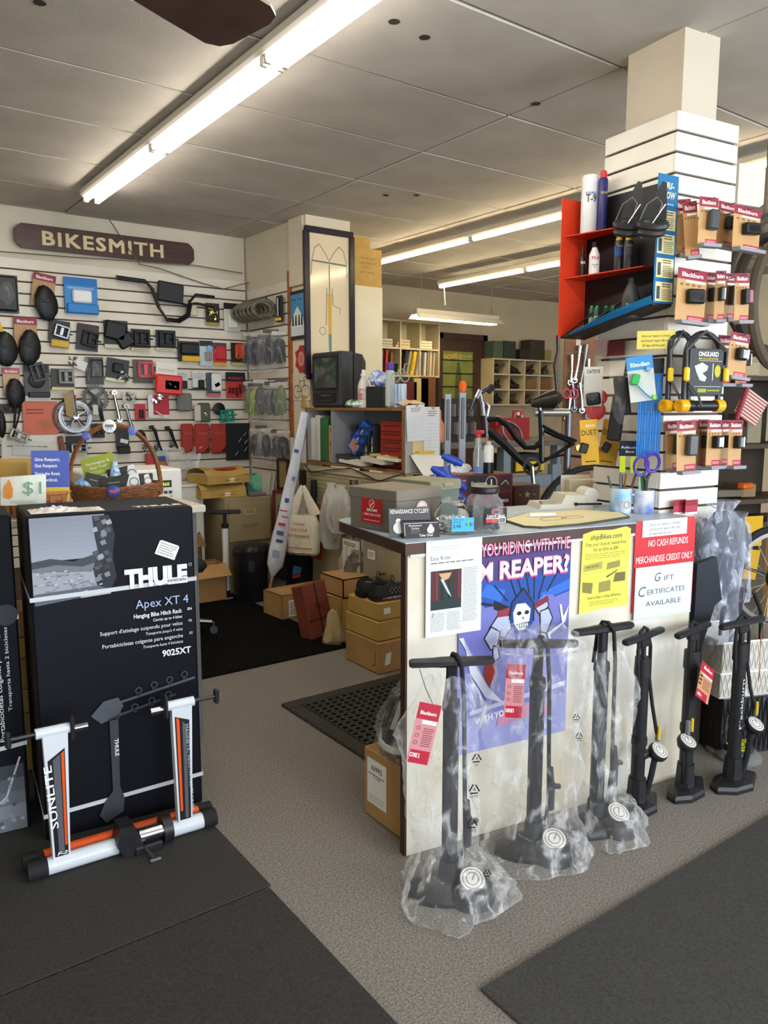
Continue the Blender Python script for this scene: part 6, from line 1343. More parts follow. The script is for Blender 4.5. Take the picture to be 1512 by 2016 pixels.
for k, px in enumerate((690, 696, 702, 707)):
    a = pgloc(px, 945, .05); b = pgloc(px + 8, 1100, .07); q = MB(); q.cyl(a, b, .009, n=8); tag(q.build('fork_tube', C(['#2a2a2c', '#6a6458', '#55261f', '#8a8478'][k], .35)), ['black', 'dull grey', 'dark red', 'pale grey'][k] + ' slim tube hanging upright on the pegboard', 'tube', 'slim tubes on the pegboard')
for k, (bx_, lb) in enumerate((((675, 1063, 708, 1125), 'white cardboard lock card with a wheel drawing on the pegboard'), ((716, 1068, 745, 1140), 'clear pack with a white label on the pegboard'))):
    t, w, h = flat('hang_card', lb, 'card', PG, bx_, .13, C('#d4cfc2', .6) if k == 0 else C('#8d8976', .4), .003); p = Print(t, -.003)
    if k == 0: p.ring(0, h * .55, w * .3, .006, C('#5a5a58'), 12); p.rows(-w * .4, h * .8, w * .3, h * .92, 2, INK); p.poly([(w * .0, h * .4), (w * .5, h * .45), (w * .5, h * .75), (w * .05, h * .7)], C('#9a8420'))
    else: p.rect(-w * .2, h * .55, w * .3, h * .8, PAPER); p.rows(-w * .15, h * .6, w * .25, h * .75, 3, GREY)
    p.done()
for k, (x, y0, y1, c_, lb) in enumerate(((596, 925, 960, '#2b2020', 'small dark charger plugged in below the shelf'), (618, 945, 1000, '#1d1d1e', 'black flashlight hanging beside the white bag'))):
    a = pgloc(x, y0, .06); b = pgloc(x, y1, .06); q = MB(); q.tube([a, a * .5 + b * .5, b], [.022, .026, .018] if k else [.026, .03, .026], 10 if k else 4); tag(q.build('flashlight' if k else 'charger', C(c_, .4), None, smooth=bool(k)), lb, 'flashlight' if k else 'charger')
t, w, h = flat('red_card', 'narrow red card hanging behind the white shopping bag', 'card', PG, (613, 992, 634, 1100), .06, C('#9c3428', .5), .003)
q = MB(); q.tube([PG.at(x, y, .02) for x, y in ((600, 915), (612, 930), (650, 925), (690, 922), (720, 935), (745, 948), (770, 940), (795, 932), (798, 945))], .004, 6); tag(q.build('cable', INK, None, smooth=True), 'black cable looping under the open shelf', 'cable')
# side wall: poster, red plaque, bicycle print
SE = Face(2.944, 5.1, -90)
t, w, h = flat('framed_poster', 'dark framed blue bicycle tour poster on the wall end', 'poster', SE, (571, 572, 606, 668), .004, C('#2a2622', .5), .012)
p = Print(t, -.0125); p.rect(-w * .38, h * .07, w * .38, h * .93, C('#4a86b0')); p.rect(-w * .38, h * .07, w * .38, h * .3, C('#c9d4d2')); p.poly([(-w * .3, h * .45), (0, h * .68), (w * .3, h * .45), (w * .38, h * .25), (-w * .38, h * .25)], C('#d8e0dc')); p.text('Bike Tour', 0, h * .8, h * .05, C('#1d3a54'), w=w * .6, bold=.02)
for x in (-.25, -.08, .1, .25): p.poly([(w * (x - .05), h * .28), (w * (x + .05), h * .28), (w * (x + .03), h * .5), (w * (x - .03), h * .5)], INK)
p.done()
t, w, h = flat('red_plaque', 'red cut out plaque with an oval label below the tour poster', 'plaque', SE, (583, 680, 607, 733), .004, C('#a8242a', .4), .008, poly=[(.3, 0), (.7, 0), (.75, .12), (1, .25), (.9, .5), (1, .78), (.72, .86), (.65, 1), (.35, 1), (.28, .86), (0, .78), (.1, .5), (0, .25), (.25, .12)]); p = Print(t, -.0085); p.disc(0, h * .5, w * .26, C('#c98a7a'), 16, h * .28); p.rows(-w * .12, h * .35, w * .15, h * .65, 4, C('#a8242a')); p.done()
t, w, h = flat('bicycle_print', 'white card with a small bicycle drawing beside the television', 'print', SE, (576, 735, 611, 788), .003, C('#cfc6ae', .7), .001); p = Print(t, -.001)
for x in (-.24, .24): p.ring(w * x, h * .32, w * .21, .006, INK, 16, h * .24)
p.line([(-w * .24, h * .32), (-w * .08, h * .7), (w * .2, h * .74), (w * .02, h * .34), (-w * .24, h * .32)], .005, INK); p.line([(w * .02, h * .34), (-w * .12, h * .82)], .005, INK); p.line([(w * .24, h * .32), (w * .16, h * .85), (w * .28, h * .88)], .005, INK); p.done()
q = MB(); q.lathe([(.035, 0), (.04, .01), (.03, .06), (.04, .09)], n=14); o = q.build('wooden_cup', mat('cup_wood', '#a8854c', .6), None, smooth=True); o.location = ontop(603, 2.96, 800); tag(o, 'small turned wooden cup left of the television', 'cup')
t, w, h = flat('hanging_towel', 'white rag sheets hanging below the shelf behind the flag', 'cloth', Face(2.88, 5.0, -90), (572, 862, 603, 910), .0, C('#c4c2ba', .8), .004)
# tall picture and carton over the partition
TP = Face(3.1, 4.955, 0)
c, w, h = TP.box(604, 457, 692, 742, .0)
t = thing('framed_drawing', 'tall dark framed drawing of a racing bicycle seen from above', 'picture', c, 0); q = MB(); q.box((0, .006, h / 2), (w, .012, h)); q.build('sheet', mat('glazed_paper', '#d9c9a8', .12, spec=.6), t)
for x, z, sx, sz in ((0, 0, w, .022), (0, h, w, .022), (-w / 2, h / 2, .022, h), (w / 2, h / 2, .022, h)): q = MB(); q.cbox((x, -.004, z), (sx + .022, .028, sz + (.022 if sx > sz else -.022)), .003); q.build('frame_rail', C('#241a26', .3), t)
p = Print(t, -.0005); GR = C('#6a7468', .6)
for s in (-1, 1): p.line([(0, h * .80), (s * w * .10, h * .86), (s * w * .22, h * .91), (s * w * .32, h * .88), (s * w * .38, h * .80), (s * w * .40, h * .70)], .006, GR)
p.line([(-w * .38, h * .795), (w * .38, h * .785)], .012, GR); p.line([(0, h * .78), (0, h * .5)], .008, GR); p.poly([(-w * .05, h * .58), (w * .05, h * .58), (w * .04, h * .3), (-w * .03, h * .3)], C('#c8a040')); p.poly([(-w * .03, h * .3), (w * .04, h * .3), (w * .035, h * .02), (-w * .01, h * .02)], C('#5f8a72')); p.line([(-w * .06, h * .62), (-w * .08, h * .36)], .005, GR); p.line([(w * .06, h * .62), (w * .08, h * .5)], .005, GR); p.ring(-w * .16, h * .32, w * .07, .004, GR, 12); p.line([(w * .1, h * .5), (w * .24, h * .48), (w * .22, h * .44)], .004, GR); p.done()
a = P(694, 560, Y=4.995); b = P(751, 560, Y=4.995)
t = thing('carton', 'stencilled brown carton standing on top of the partition', 'box', ((a.x + b.x) / 2, 4.99, 2.311), 0); w = b.x - a.x
q = MB(); q.cbox((0, .055, .14), (w, .11, .28), .003); q.build('carton_body', CARDY, t); q = MB(); q.box((-.04, .03, .32), (w * .6, .004, .09), rotm(-12, 0, 0)); q.build('flap', CARDY, t)
p = Print(t, -.0005)
for i, s_ in enumerate(('CTN NO. 0014', 'SIZE 18X1.75', 'S/V 1.1', "QTY  50 PCS")): p.text(s_, .0, .20 - .035 * i, .013, C('#5a3f1c'), w=w * (.6, .55, .3, .5)[i])
p.done()
# ================================================================ ON THE COUNTER
def onc(x, y): return P(x, y, z=1.0)
def topz(base, px, py):
    return P(px, py, D=_S * base.x + _C * base.y).z
# storage boxes
M_GB = mat('storage_grey', '#6f665a', .6, c2='#776e61', scale=5); M_GL = mat('storage_lid', '#8a8478', .6)
def lidbox(label, loc, rz, w, d, h, m, ml):
    t = thing('storage_box', label, 'box', loc, rz); q = MB(); q.cbox((w / 2, d / 2, (h - .032) / 2), (w - .006, d - .006, h - .032), .002); q.build('body', m, t); q = MB(); q.cbox((w / 2, d / 2, h - .019), (w + .004, d + .004, .036), .003); q.build('lid', ml, t); return t
b = onc(781, 1052); h = topz(b, 781, 966) - 1.0
t = lidbox('grey brown storage box with a red sticker on the counter corner', b, 6, .20, .235, h, M_GB, M_GB)
p = Print(t, .001, Matrix.Translation((0, .235, 0)) @ Matrix.Rotation(R(-90), 4, 'Z')); p.rect(.065, h * .16, .165, h * .78, C('#c01c22', .4)); p.ring(.115, h * .62, .013, .003, C('#e8b8b4'), 14); p.line([(.108, h * .56), (.122, h * .66)], .004, WHITE); p.text('SRAM', .115, h * .44, .009, WHITE, w=.05, bold=.03); p.text('1-800-346-2928', .115, h * .335, .008, WHITE, w=.085, bold=.01); p.rows(.075, h * .2, .155, h * .25, 1, C('#e8b8b4')); p.done()
p = Print(t, -.001); p.disc(.11, h * .52, .026, C('#e2dcd4'), 20); p.ring(.11, h * .52, .022, .0015, C('#c06a6a'), 20); p.text('SAM WOES', .11, h * .54, .006, C('#b03030'), w=.034, bold=.02); p.text('WASTED USA', .11, h * .48, .006, C('#b03030'), w=.036, bold=.02); p.done()
t = lidbox('grey green storage box with a moulded lid beside the brown one', onc(841, 1024) + Vector((.03, .02, 0)), 6, .16, .2, h - .004, C('#5c6660', .6), C('#7d7a62', .6)); q = MB(); q.cbox((.09, -.004, h - .02), (.05, .008, .014), .002); q.build('grip', C('#8a866c', .6), t)
# card holder
t = thing('card_holder', 'black card holder with shop cards standing before the storage box', 'card holder', onc(818, 1058), -20)
q = MB(); q.box((-.012, .02, .045), (.135, .002, .09), rotm(-10, 0, 0)); q.build('back_card', C('#1d1a1b', .35), t)
q = MB(); q.prism([(-.04, 0), (.075, 0), (.072, .05), (-.045, .052)], -.012, .016); q.build('tray', C('#2a2022', .35), t)
p = Print(t, .0, yz(loc=(0, .0085, 0), rx=-10)); p.text('RENAISSANCE CYCLERY', -.012, .074, .013, PAPER, w=.125, bold=.01); p.disc(-.05, .03, .018, PAPER, 12); p.disc(-.05, .05, .009, PAPER, 10); p.done()
p = Print(t, -.0125); p.text('Renaissance', -.005, .036, .007, PAPER, w=.04); p.text('Cyclery', -.005, .027, .007, PAPER, w=.026); p.rows(-.02, .014, .012, .024, 3, GREY); p.disc(.045, .024, .012, PAPER, 10); p.disc(.045, .036, .006, PAPER, 8); p.text('Take One!', .03, .004, .008, PAPER, w=.045, bold=.01); p.line([(-.038, .008), (-.04, .046), (.068, .046)], .0012, PAPER); p.done()
# glass bowl jar
b = onc(890, 1048); t = thing('glass_jar', 'round open glass jar of silver valve adapters with a blue label', 'jar', b, -25)
q = MB(); q.lathe([(.03, .001), (.05, .004), (.062, .03), (.058, .065), (.042, .09), (.038, .098), (.042, .112), (.040, .112), (.036, .098), (.04, .088), (.055, .064), (.059, .03), (.048, .008), (.0, .006)], n=24); q.build('glass', GLASS, t, smooth=True)
q = MB(); rnd = random.Random(4)
for i in range(150):
    a = rnd.uniform(0, 6.28); r = .052 * math.sqrt(rnd.random()); z = rnd.uniform(.012, .05); r = min(r, .05); q.box((r * math.cos(a), r * math.sin(a), z), (.006, .006, .010), rotm(rnd.uniform(0, 180), rnd.uniform(0, 180), 0))
tag(q.build('valve_adapters', C('#d6d8da', .35, .2), t), kind='stuff')
p = Print(t, -.064); p.rect(-.02, .012, .052, .056, C('#3fa6d8', .4)); p.text('PRESTA VALVE', -.016, .047, .005, INK, 'l', .034); p.text('ADAPTERS', -.016, .039, .005, INK, 'l', .026); p.text('2.95', -.016, .024, .010, INK, 'l', .026, .02); p.disc(.036, .034, .012, C('#2c6aa8'), 14, .006); p.rect(.030, .028, .037, .048, C('#5ac04a')); p.done()
# tall clear jar
b = onc(953, 1046); hj = topz(b, 953, 957) - 1.0; t = thing('plastic_jar', 'square clear jar of black end plugs with a black lid', 'jar', b, -30)
q = MB(); s = .056; prof = [(s * .96, 0), (s, .01), (s, hj * .62), (s * .92, hj * .74), (s * .72, hj * .80), (s * .72, hj * .86)]; rings = [[Vector((max(-r * .88, min(r * .88, r * 1.25 * math.cos(R(a)))), max(-r * .88, min(r * .88, r * 1.25 * math.sin(R(a)))), z)) for a in range(0, 360, 15)] for r, z in prof]; loft(q, rings, 24); q.build('wall', film('jar_plastic', '#eef0f0', body=.10, streak=.12, scale=9, rough=.06), t, smooth=True)
q = MB(); q.lathe([(s * .82, hj * .85), (s * .84, hj * .88), (s * .84, hj * .98), (s * .8, hj)], n=28); q.build('lid', C('#18181a', .4), t, smooth=True)
q = MB(); rnd = random.Random(6)
for i in range(120): q.cyl((rnd.uniform(-.042, .042), rnd.uniform(-.042, .042), rnd.uniform(.01, hj * .56)), (rnd.uniform(-.042, .042), rnd.uniform(-.042, .042), rnd.uniform(.01, hj * .58)), .007, n=6)
for v in q.v: v.x = max(-.046, min(.046, v.x)); v.y = max(-.046, min(.046, v.y)); v.z = max(.006, v.z)
tag(q.build('end_plugs', C('#1f2022', .5), t), kind='stuff')
p = Print(t, -.0505, Matrix.Rotation(R(12), 4, 'Z')); p.rect(-.022, .03, .054, hj * .56, C('#1a1a1c', .3)); p.ring(.018, hj * .47, .016, .004, C('#c83028'), 16, .007); p.text('Lizard Skins', .016, hj * .36, .010, WHITE, w=.062, bold=.01, shear=.2); p.rect(-.018, .050, .05, hj * .34 - .004, WHITE); p.text('100 pcs 2.99 pr', .014, .058, .009, INK, w=.056); p.rect(-.018, .036, .022, .048, C('#c83028')); p.rect(.026, .032, .05, .052, WHITE); p.rows(.028, .033, .048, .05, 1, INK, .9); p.done()
# map / counter pad
pts = [onc(*a) for a in ((990, 1026), (1034, 1013), (1144, 1006), (1225, 1012), (1240, 1020), (1150, 1034), (1068, 1041), (1030, 1039))]
q = MB(); k = len(pts); c = sum(pts, Vector()) / k
q.add([(p_.x - c.x, p_.y - c.y, .001) for p_ in pts] + [(p_.x - c.x, p_.y - c.y, .006) for p_ in pts], [tuple(range(k))[::-1], tuple(range(k, 2 * k))] + [(i, (i + 1) % k, (i + 1) % k + k, i + k) for i in range(k)])
t = thing('counter_pad', 'curled cream map pad with a dark edge lying on the counter', 'pad', (c.x, c.y, 1.0), 0); q.build('pad', C('#4a4438', .7), t)
q = MB(); q.add([((p_.x - c.x) * .97, (p_.y - c.y) * .96, .0068) for p_ in pts], [tuple(range(k))]); q.build('map_sheet', mat('map_paper', '#d8cc98', .6, c2='#dfd6ac', scale=10), t, fix=False)
q = MB()
for i, (x, y, rr_) in enumerate(((-.05, .01, .06), (.03, -.01, .05))): q.torus((x, y, .0072), rr_, .0012, 24, 4, sq=.5)
q.build('map_lines', C('#8c8258', .6), t); q = MB(); q.cyl((0, 0, .007), (.085, -.045, .007), .007, n=10); m_ = q.build('marker_pen', C('#dedad0', .4), None, smooth=True); a = onc(1042, 1022); m_.location = (a.x, a.y, 1.008); tag(m_, 'white marker pen with a red tip lying on the map pad', 'pen')
# adding machine
b = onc(1125, 1002); t = thing('adding_machine', 'cream adding machine with a paper roll on the counter', 'calculator', b + Vector((0, .05, 0)), -28)
M_CR = C('#c9c3b0', .5); q = MB(); q.prism([(-.11, .0), (.11, .0), (.11, .02), (-.10, .02)], -.05, .10); q.prism([(-.02, .02), (.09, .02), (.09, .052), (.0, .055)], -.045, .09); q.build('body', M_CR, t)
q = MB(); q.cyl((.11, -.03, .05), (.11, .06, .05), .03, n=18); q.build('paper_roll', C('#d8d6cc', .7), t, smooth=True); q = MB(); q.cbox((-.065, -.02, .024), (.06, .04, .01), .002); q.build('keypad', C('#8d8a80', .5), t); q = MB(); q.cyl((.04, -.055, .02), (.14, -.06, .02), .004, n=8); q.ball((.038, -.055, .02), (.014, .014, .014)); q.build('lever', INK, t)
b = onc(1165, 990); t = thing('card_file', 'cream card file box standing behind the adding machine', 'card file', b + Vector((.05, .09, 0)), -30); q = MB(); q.cbox((0, 0, .045), (.14, .05, .09), .004); q.build('body', C('#c4bb9c', .5), t); q = MB(); q.box((-.02, .04, .055), (.13, .004, .10)); q.build('cards', C('#dcd8cc', .7), t); q = MB(); q.box((.0, -.026, .048), (.11, .003, .05)); q.build('front_panel', C('#b5ad90', .5), t)
# mugs
def mug(label, px, py, r, h, m, rz, hs):
    t = thing('mug', label, 'mug', onc(px, py), rz, 'mugs on the counter'); q = MB(); q.lathe([(r * .94, 0), (r, .005), (r, h), (r * .92, h), (r * .9, .008), (0, .006)], n=24); q.build('cup', m, t, smooth=True)
    q = MB(); q.tube([(hs * r * .95, 0, h * .8), (hs * r * 1.5, 0, h * .78), (hs * r * 1.65, 0, h * .5), (hs * r * 1.4, 0, h * .25), (hs * r * .95, 0, h * .2)], r * .13, 8); q.build('handle', C('#d4d8d8', .3), t, smooth=True); return t
t = mug('pale blue printed mug full of pens', 1221, 1009, .040, .094, mat('mug_blue', '#7fb0d8', .3, c2='#c9d8dc', scale=20), -35, 1)
p = Print(t, -.041); p.text('YO', 0, .02, .03, C('#c0806a'), w=.05); p.done()
rnd = random.Random(8); pc = ['#2a2a6c', '#5a5c60', '#1a1a1c', '#7a3a20', '#8c9aa0', '#6a6c70', '#8a5a20']; lbn = ['navy', 'grey', 'black', 'brown', 'pale', 'dark grey', 'ochre']
for i in range(7):
    a = rnd.uniform(0, 6.28); q = MB(); dx, dy = rnd.uniform(-.03, .03), rnd.uniform(-.03, .03); q.cyl((dx * .5, dy * .5, .012), (dx * 1.5, dy * 1.5, .135 + .02 * rnd.random()), .0042, n=7); o = q.build('pen', C(pc[i], .4)); o.location = t.location; tag(o, lbn[i] + ' pen standing in the pale blue mug', 'pen', 'pens in the mug')
t2 = mug('white mug with a blue shape holding purple scissors', 1266, 1010, .038, .088, mat('mug_white', '#d6d9dc', .3, c2='#6478b8', scale=14), -35, -1)
sc = thing('scissors', 'purple handled scissors standing in the white mug', 'scissors', t2.location + Vector((-.012, -.014, .0)), -33, ry=-3, rx=8)
for s in (-1, 1): q = MB(); q.torus((s * .021, 0, .185 + (.01 if s > 0 else 0)), .026, .0055, 18, 7, rotm(90, 0, 0), sq=1.35); q.build('finger_loop', C('#4a34a0', .35), sc, smooth=True)
q = MB(); q.tube([(-.012, 0, .155), (.0, 0, .13), (.004, 0, .015)], [.007, .008, .004], 6); q.tube([(.014, 0, .155), (.002, 0, .13), (-.002, 0, .015)], [.007, .008, .004], 6); q.build('blade', C('#55585c', .3, .8), sc)
for i, (dx, c_, lb) in enumerate(((-.02, '#22262a', 'black marker leaning in the white mug'), (-.028, '#3c5a3c', 'green pen leaning in the white mug'))): q = MB(); q.cyl((dx * .4, -.01, .012), (dx * 1.5, -.016, .15), .005, n=7); o = q.build('pen', C(c_, .4)); o.location = t2.location; tag(o, lb, 'pen')
t = thing('plastic_sleeve', 'bunch of clear plastic sleeves standing against the tower', 'packet', onc(1300, 1006) + Vector((-.01, .04, 0)), -30); q = MB(); q.lathe([(.02, 0), (.022, .08), (.026, .14), (.018, .16)], n=12); q.noise(.003, 1); q.build('film', FILM3, t, smooth=True); q = MB(); q.box((-.03, -.01, .11), (.05, .002, .08)); q.build('green_card', C('#8fc49a', .5), t)
for k, (px, lb) in enumerate(((1338, 'small maroon carded item standing on the counter end'), (1361, 'second small maroon carded item on the counter end'))):
    t, w, h = G(TF, (px - 12, 984, px + 12, 1012), 'light_card', lb, 'light', '#a83444', '#8e1f33', '#d8d4cc', [], off=.03 + .02 * k, hook=False, hd=.4)
# ================================================================ BENCH BEHIND THE COUNTER
bn = thing('back_bench', 'low wooden bench behind the sales counter', 'bench', (2.46, 2.62, 0), -6)
q = MB(); q.cbox((0, 0, .92), (.66, .42, .025), .004); q.build('worktop', WOOD, bn)
for sx in (-1, 1):
    for sy_ in (-1, 1): q = MB(); q.box((sx * .26, sy_ * .18, .453), (.04, .04, .906)); q.build('leg', WOOD, bn)
BF = Face(2.3, 2.52, -12); BZ = .934
def onb(px0, px1, pyt, d, name, label, cat, m, off=0.0, z=BZ, bev=.004):
    c, w, h = BF.box(px0, pyt, px1, pyt + 60, off); top = BF.at((px0 + px1) / 2, pyt, off).z
    t = thing(name, label, cat, (c.x, c.y, z), -12); q = MB(); q.cbox((0, d / 2, (top - z) / 2), (w, d, top - z), bev); q.build('body', m, t); return t, w, top - z
t, w, h = onb(897, 1010, 934, .16, 'sign_box', 'maroon carton with an employees sign leaning on it', 'box', C('#5c2028', .5))
p = Print(t, -.001); p.rect(-w * .30, h * .56, w * .18, h * .97, C('#232124')); p.text('Employees', -w * .10, h * .72, .016, PAPER, w=w * .27); p.ring(w * .11, h * .765, h * .18, .002, PAPER, 14); p.line([(w * .11, h * .66), (w * .11, h * .86)], .006, PAPER); p.rect(w * .24, h * .55, w * .46, h * .95, C('#3a2226')); p.line([(w * .28, h * .7), (w * .36, h * .82), (w * .42, h * .7)], .002, PAPER); p.rect(w * .24, h * .12, w * .46, h * .46, C('#3a1a20')); p.text('OECO', w * .35, h * .22, .012, PAPER, w=w * .14, bold=.03); p.rect(w * .24, .0, w * .46, h * .1, C('#b8303a')); p.rows(-w * .46, h * .7, -w * .33, h * .9, 2, C('#a87a7a')); p.done()
t, w, h = onb(1012, 1063, 955, .14, 'brown_box', 'dark brown box with gold stars on the back bench', 'box', C('#3c1e16', .5), -.06)
p = Print(t, -.001)
for x, r_ in ((0, .018), (-.04, .006), (.04, .006)): p.poly([(x + (r_ if i % 2 == 0 else r_ * .45) * math.sin(math.pi * i / 5), h * .55 + (r_ if i % 2 == 0 else r_ * .45) * math.cos(math.pi * i / 5)) for i in range(10)], C('#a08a60'))
p.done(); top = t.location.z + h
zb = BF.at(953, 934, 0).z + .001
def bottle(name, label, cat, px, off, prof, m, cap, capm, z=zb):
    c = BF.at(px, 935, off); t = thing(name, label, cat, (c.x, c.y, z), -12); q = MB(); q.lathe(prof, n=18); q.build('body', m, t, smooth=True); q = MB(); q.lathe(cap, n=14); q.build('cap', capm, t, smooth=True); return t
t = bottle('spray_bottle', 'clear spray bottle with blue liquid and a red nozzle', 'bottle', 941, -.06, [(.022, 0), (.024, .01), (.024, .09), (.010, .15), (.009, .165)], film('bottle_clear', '#dde8ee', body=.16, streak=.2, rough=.08), [(.013, .163), (.013, .185), (.008, .19)], C('#c83038', .4))
q = MB(); q.lathe([(.021, .004), (.022, .03)], n=16); q.build('liquid', C('#1f6ab0', .1), t); q = MB(); q.cbox((.0, -.015, .186), (.018, .045, .016), .003); q.build('nozzle', C('#d0404a', .4), t); q = MB(); q.cyl((0, 0, .02), (0, 0, .16), .002, n=5); q.build('dip_tube', PAPER, t)
bottle('spray_can', 'white and black spray can on the maroon carton', 'can', 961, -.06, [(.024, 0), (.024, .05), (.0241, .05), (.024, .115), (.018, .125)], mat('can_white', '#d8d8d2', .35), [(.012, .124), (.012, .14), (.006, .142)], C('#b8b8b0', .4))
q = MB(); q.lathe([(.0246, 0), (.0246, .048)], n=18); o = q.build('can_sleeve', C('#17181c', .35)); o.parent = bpy.data.objects['spray_can']; 
q = MB(); q.ball((0, 0, .02), (.10, .06, .045), 12, 8); q.noise(.006, 7); o = q.build('plastic_wad', FILM3, None, smooth=True); c = BF.at(910, 940, -.06); o.location = (c.x, c.y, zb + .002); tag(o, 'crumpled clear plastic wad on the maroon carton', 'plastic')
# hex key stand
c = BF.at(880, 985, .09); ah = thing('hex_key_stand', 'stand of blue handled hex keys fanned out behind the storage boxes', 'tool stand', (c.x, c.y, BZ), -28)
q = MB(); q.cbox((0, 0, .02), (.12, .06, .04), .006); q.build('stand_base', C('#3a3c7a', .4), ah); q = MB(); q.tube([(0, 0, .03), (-.01, 0, .12), (-.02, 0, .215)], [.025, .04, .03], 8, sq=.5); q.build('stand_back', C('#25357c', .4), ah)
for k, (px, py, r_, L) in enumerate(((890, 906, 22, .095), (864, 930, 30, .075), (880, 938, 14, .05), (903, 952, 40, .08), (905, 978, 40, .075), (848, 946, -40, .05))):
    p0 = BF.at(px, py, .09); t = thing('hex_key', 'blue handled hex key, %s of the fanned set' % ['topmost', 'upper left', 'middle', 'upper right', 'lower right', 'leftmost'][k], 'hex key', p0, -28, 'blue hex keys', ry=r_)
    q = MB(); q.tube([(-L / 2, 0, .0), (-L / 4, 0, .002), (L / 4, 0, .002), (L / 2, 0, 0)], [.008, .015, .015, .010], 10, sq=1.2); q.build('grip', C('#27409c', .4), t, smooth=True); q = MB(); q.tube([(0, 0, 0), (-.02, 0, -.05), (-.03, 0, -.085)], .0035, 6); q.build('shaft', STEEL, t)
# ================================================================ RED DISPLAY RACK ON THE TOWER
M_RED = C('#cf3a1c', .4)
rk = thing('display_rack', 'orange red lubricant display rack with a blue printed side on the tower', 'display rack', (2.545, 1.722, 0), -97)
lx, rx2 = -.42, .022
q = MB(); q.box((lx, -.07 - .012, 1.945), (.004, .14, .54)); q.build('side_panel', M_RED, rk)
q = MB(); q.prism([(lx, 1.67), (rx2, 1.76), (rx2, 2.20), (lx, 2.215)], -.016, -.012); q.build('back_panel', C('#17161a', .5), rk)
for z, xr, dl, dr in ((2.068, -.16, .135, .06), (1.905, -.06, .135, .075)):
    q = MB(); q.add([(lx, -.016, z), (xr, -.016, z), (xr, -dr, z), (lx, -dl, z), (lx, -.016, z + .004), (xr, -.016, z + .004), (xr, -dr, z + .004), (lx, -dl, z + .004)], [(0, 1, 2, 3), (4, 7, 6, 5), (0, 4, 5, 1), (1, 5, 6, 2), (2, 6, 7, 3), (3, 7, 4, 0)]); q.build('shelf', M_RED, rk)
q = MB(); q.add([(lx, -.014, 1.672), (rx2, -.014, 1.757), (rx2, -.11, 1.757), (lx, -.14, 1.672), (lx, -.014, 1.68), (rx2, -.014, 1.765), (rx2, -.11, 1.765), (lx, -.14, 1.68)], [(0, 1, 2, 3), (4, 7, 6, 5), (0, 4, 5, 1), (1, 5, 6, 2), (2, 6, 7, 3), (3, 7, 4, 0)]); q.build('tray', C('#2a1f22', .5), rk)
M_TBL = C('#1a6a9c', .4)
q = MB(); q.add([(rx2, -.112, 1.762), (lx + .06, -.139, 1.684), (lx + .06, -.15, 1.686), (rx2, -.12, 1.79), (-.14, -.138, 1.752)], [(0, 3, 4), (0, 4, 1), (4, 2, 1)]); q.build('front_lip', M_TBL, rk, solid=.003)
q = MB(); q.box((rx2 + .002, -.060, 1.985), (.004, .10, .44)); q.build('printed_side', M_TBL, rk)
p = Print(rk, 0, Matrix.Translation((rx2 + .0045, 0, 0)) @ Matrix.Rotation(R(90), 4, 'Z')); CRM = C('#d8cf9c', .5)
p.text('TRI-', -.062, 2.158, .022, CRM, w=.062, bold=.03, shear=.2); p.text('FLOW', -.058, 2.125, .024, CRM, w=.07, bold=.03, shear=.2); p.rows(-.1, 2.10, -.03, 2.112, 1, C('#9cc4d8'))
for k in range(4): z = 2.04 - k * .082; p.rect(-.105, z - .022, -.018, z + .045, CRM); p.rows(-.072, z - .018, -.022, z + .022, 6, C('#6a6848'), .5, k); p.rows(-.072, z + .026, -.03, z + .042, 2, INK); p.rect(-.099, z - .014, -.082, z + .03, C('#3a4a5a'))
p.done()
q = MB(); q.tube([(lx + .02, -.13, 1.685), (lx + .16, -.12, 1.76)], .004, 5); q.tube([(lx + .12, -.135, 1.70), (lx + .26, -.06, 1.80)], .005, 5); q.build('brace', C('#2a1c1e', .5), rk)
q = MB()
for i in range(6): q.box((lx - .012, -.03, 1.68 + i * .075), (.02, .002, .06), rotm(0, 8 * math.sin(i * 2), 20))
tag(q.build('paper_tags', PAPER, rk), kind='stuff')
def can(px, py, r, pyt, m, name, label, cat, cap=None, capm=None, off=.075, txt=None, prof=None, tcol=INK, z=None, band=None):
    b_ = TL.at(px, py, off); top = TL.at(px, pyt, off).z; zz = b_.z if z is None else z; h = top - zz; t = thing(name, label, cat, (b_.x, b_.y, zz), -40)
    q = MB(); q.lathe(prof(r, h) if prof else [(r * .95, 0), (r, .004), (r, h * .86), (r * .8, h * .9)], n=20); q.build('body', m, t, smooth=True)
    if cap: q = MB(); q.lathe([(a * r, c_ * h) for a, c_ in cap], n=16); q.build('cap', capm, t, smooth=True)
    if band: q = MB(); q.lathe([(r * 1.01, band[0] * h), (r * 1.01, band[1] * h)], n=20); q.build('label', C(band[2], .4), t)
    if txt:
        p = Print(t, -r * 1.03)
        for s_, z_, hh, ww, c_ in txt: p.text(s_, 0, z_ * h, hh, C(c_) if isinstance(c_, str) else c_, w=ww, bold=.01)
        p.done()
    return t
z1, z2 = 2.073, 1.91
can(1159, 447, .033, 348, C('#d8dadd', .3), 'spray_can', 'tall white spray can on the top red shelf', 'can', [(1, .8), (1, .98), (.9, 1.0)], C('#dcdcdc', .35), z=z1, txt=[('T-9', .52, .03, .04, '#3a3034'), ('BOESHIELD', .66, .008, .045, '#4a5a9c')])
can(1185, 441, .018, 340, C('#2a2c6a', .35), 'spray_can', 'slim blue spray can with a red cap on the top red shelf', 'can', [(.7, .86), (.7, 1.0), (.5, 1.02)], C('#c8283a', .4), z=z1, off=.055, txt=[('WD-40', .62, .010, .025, '#d8c030')])
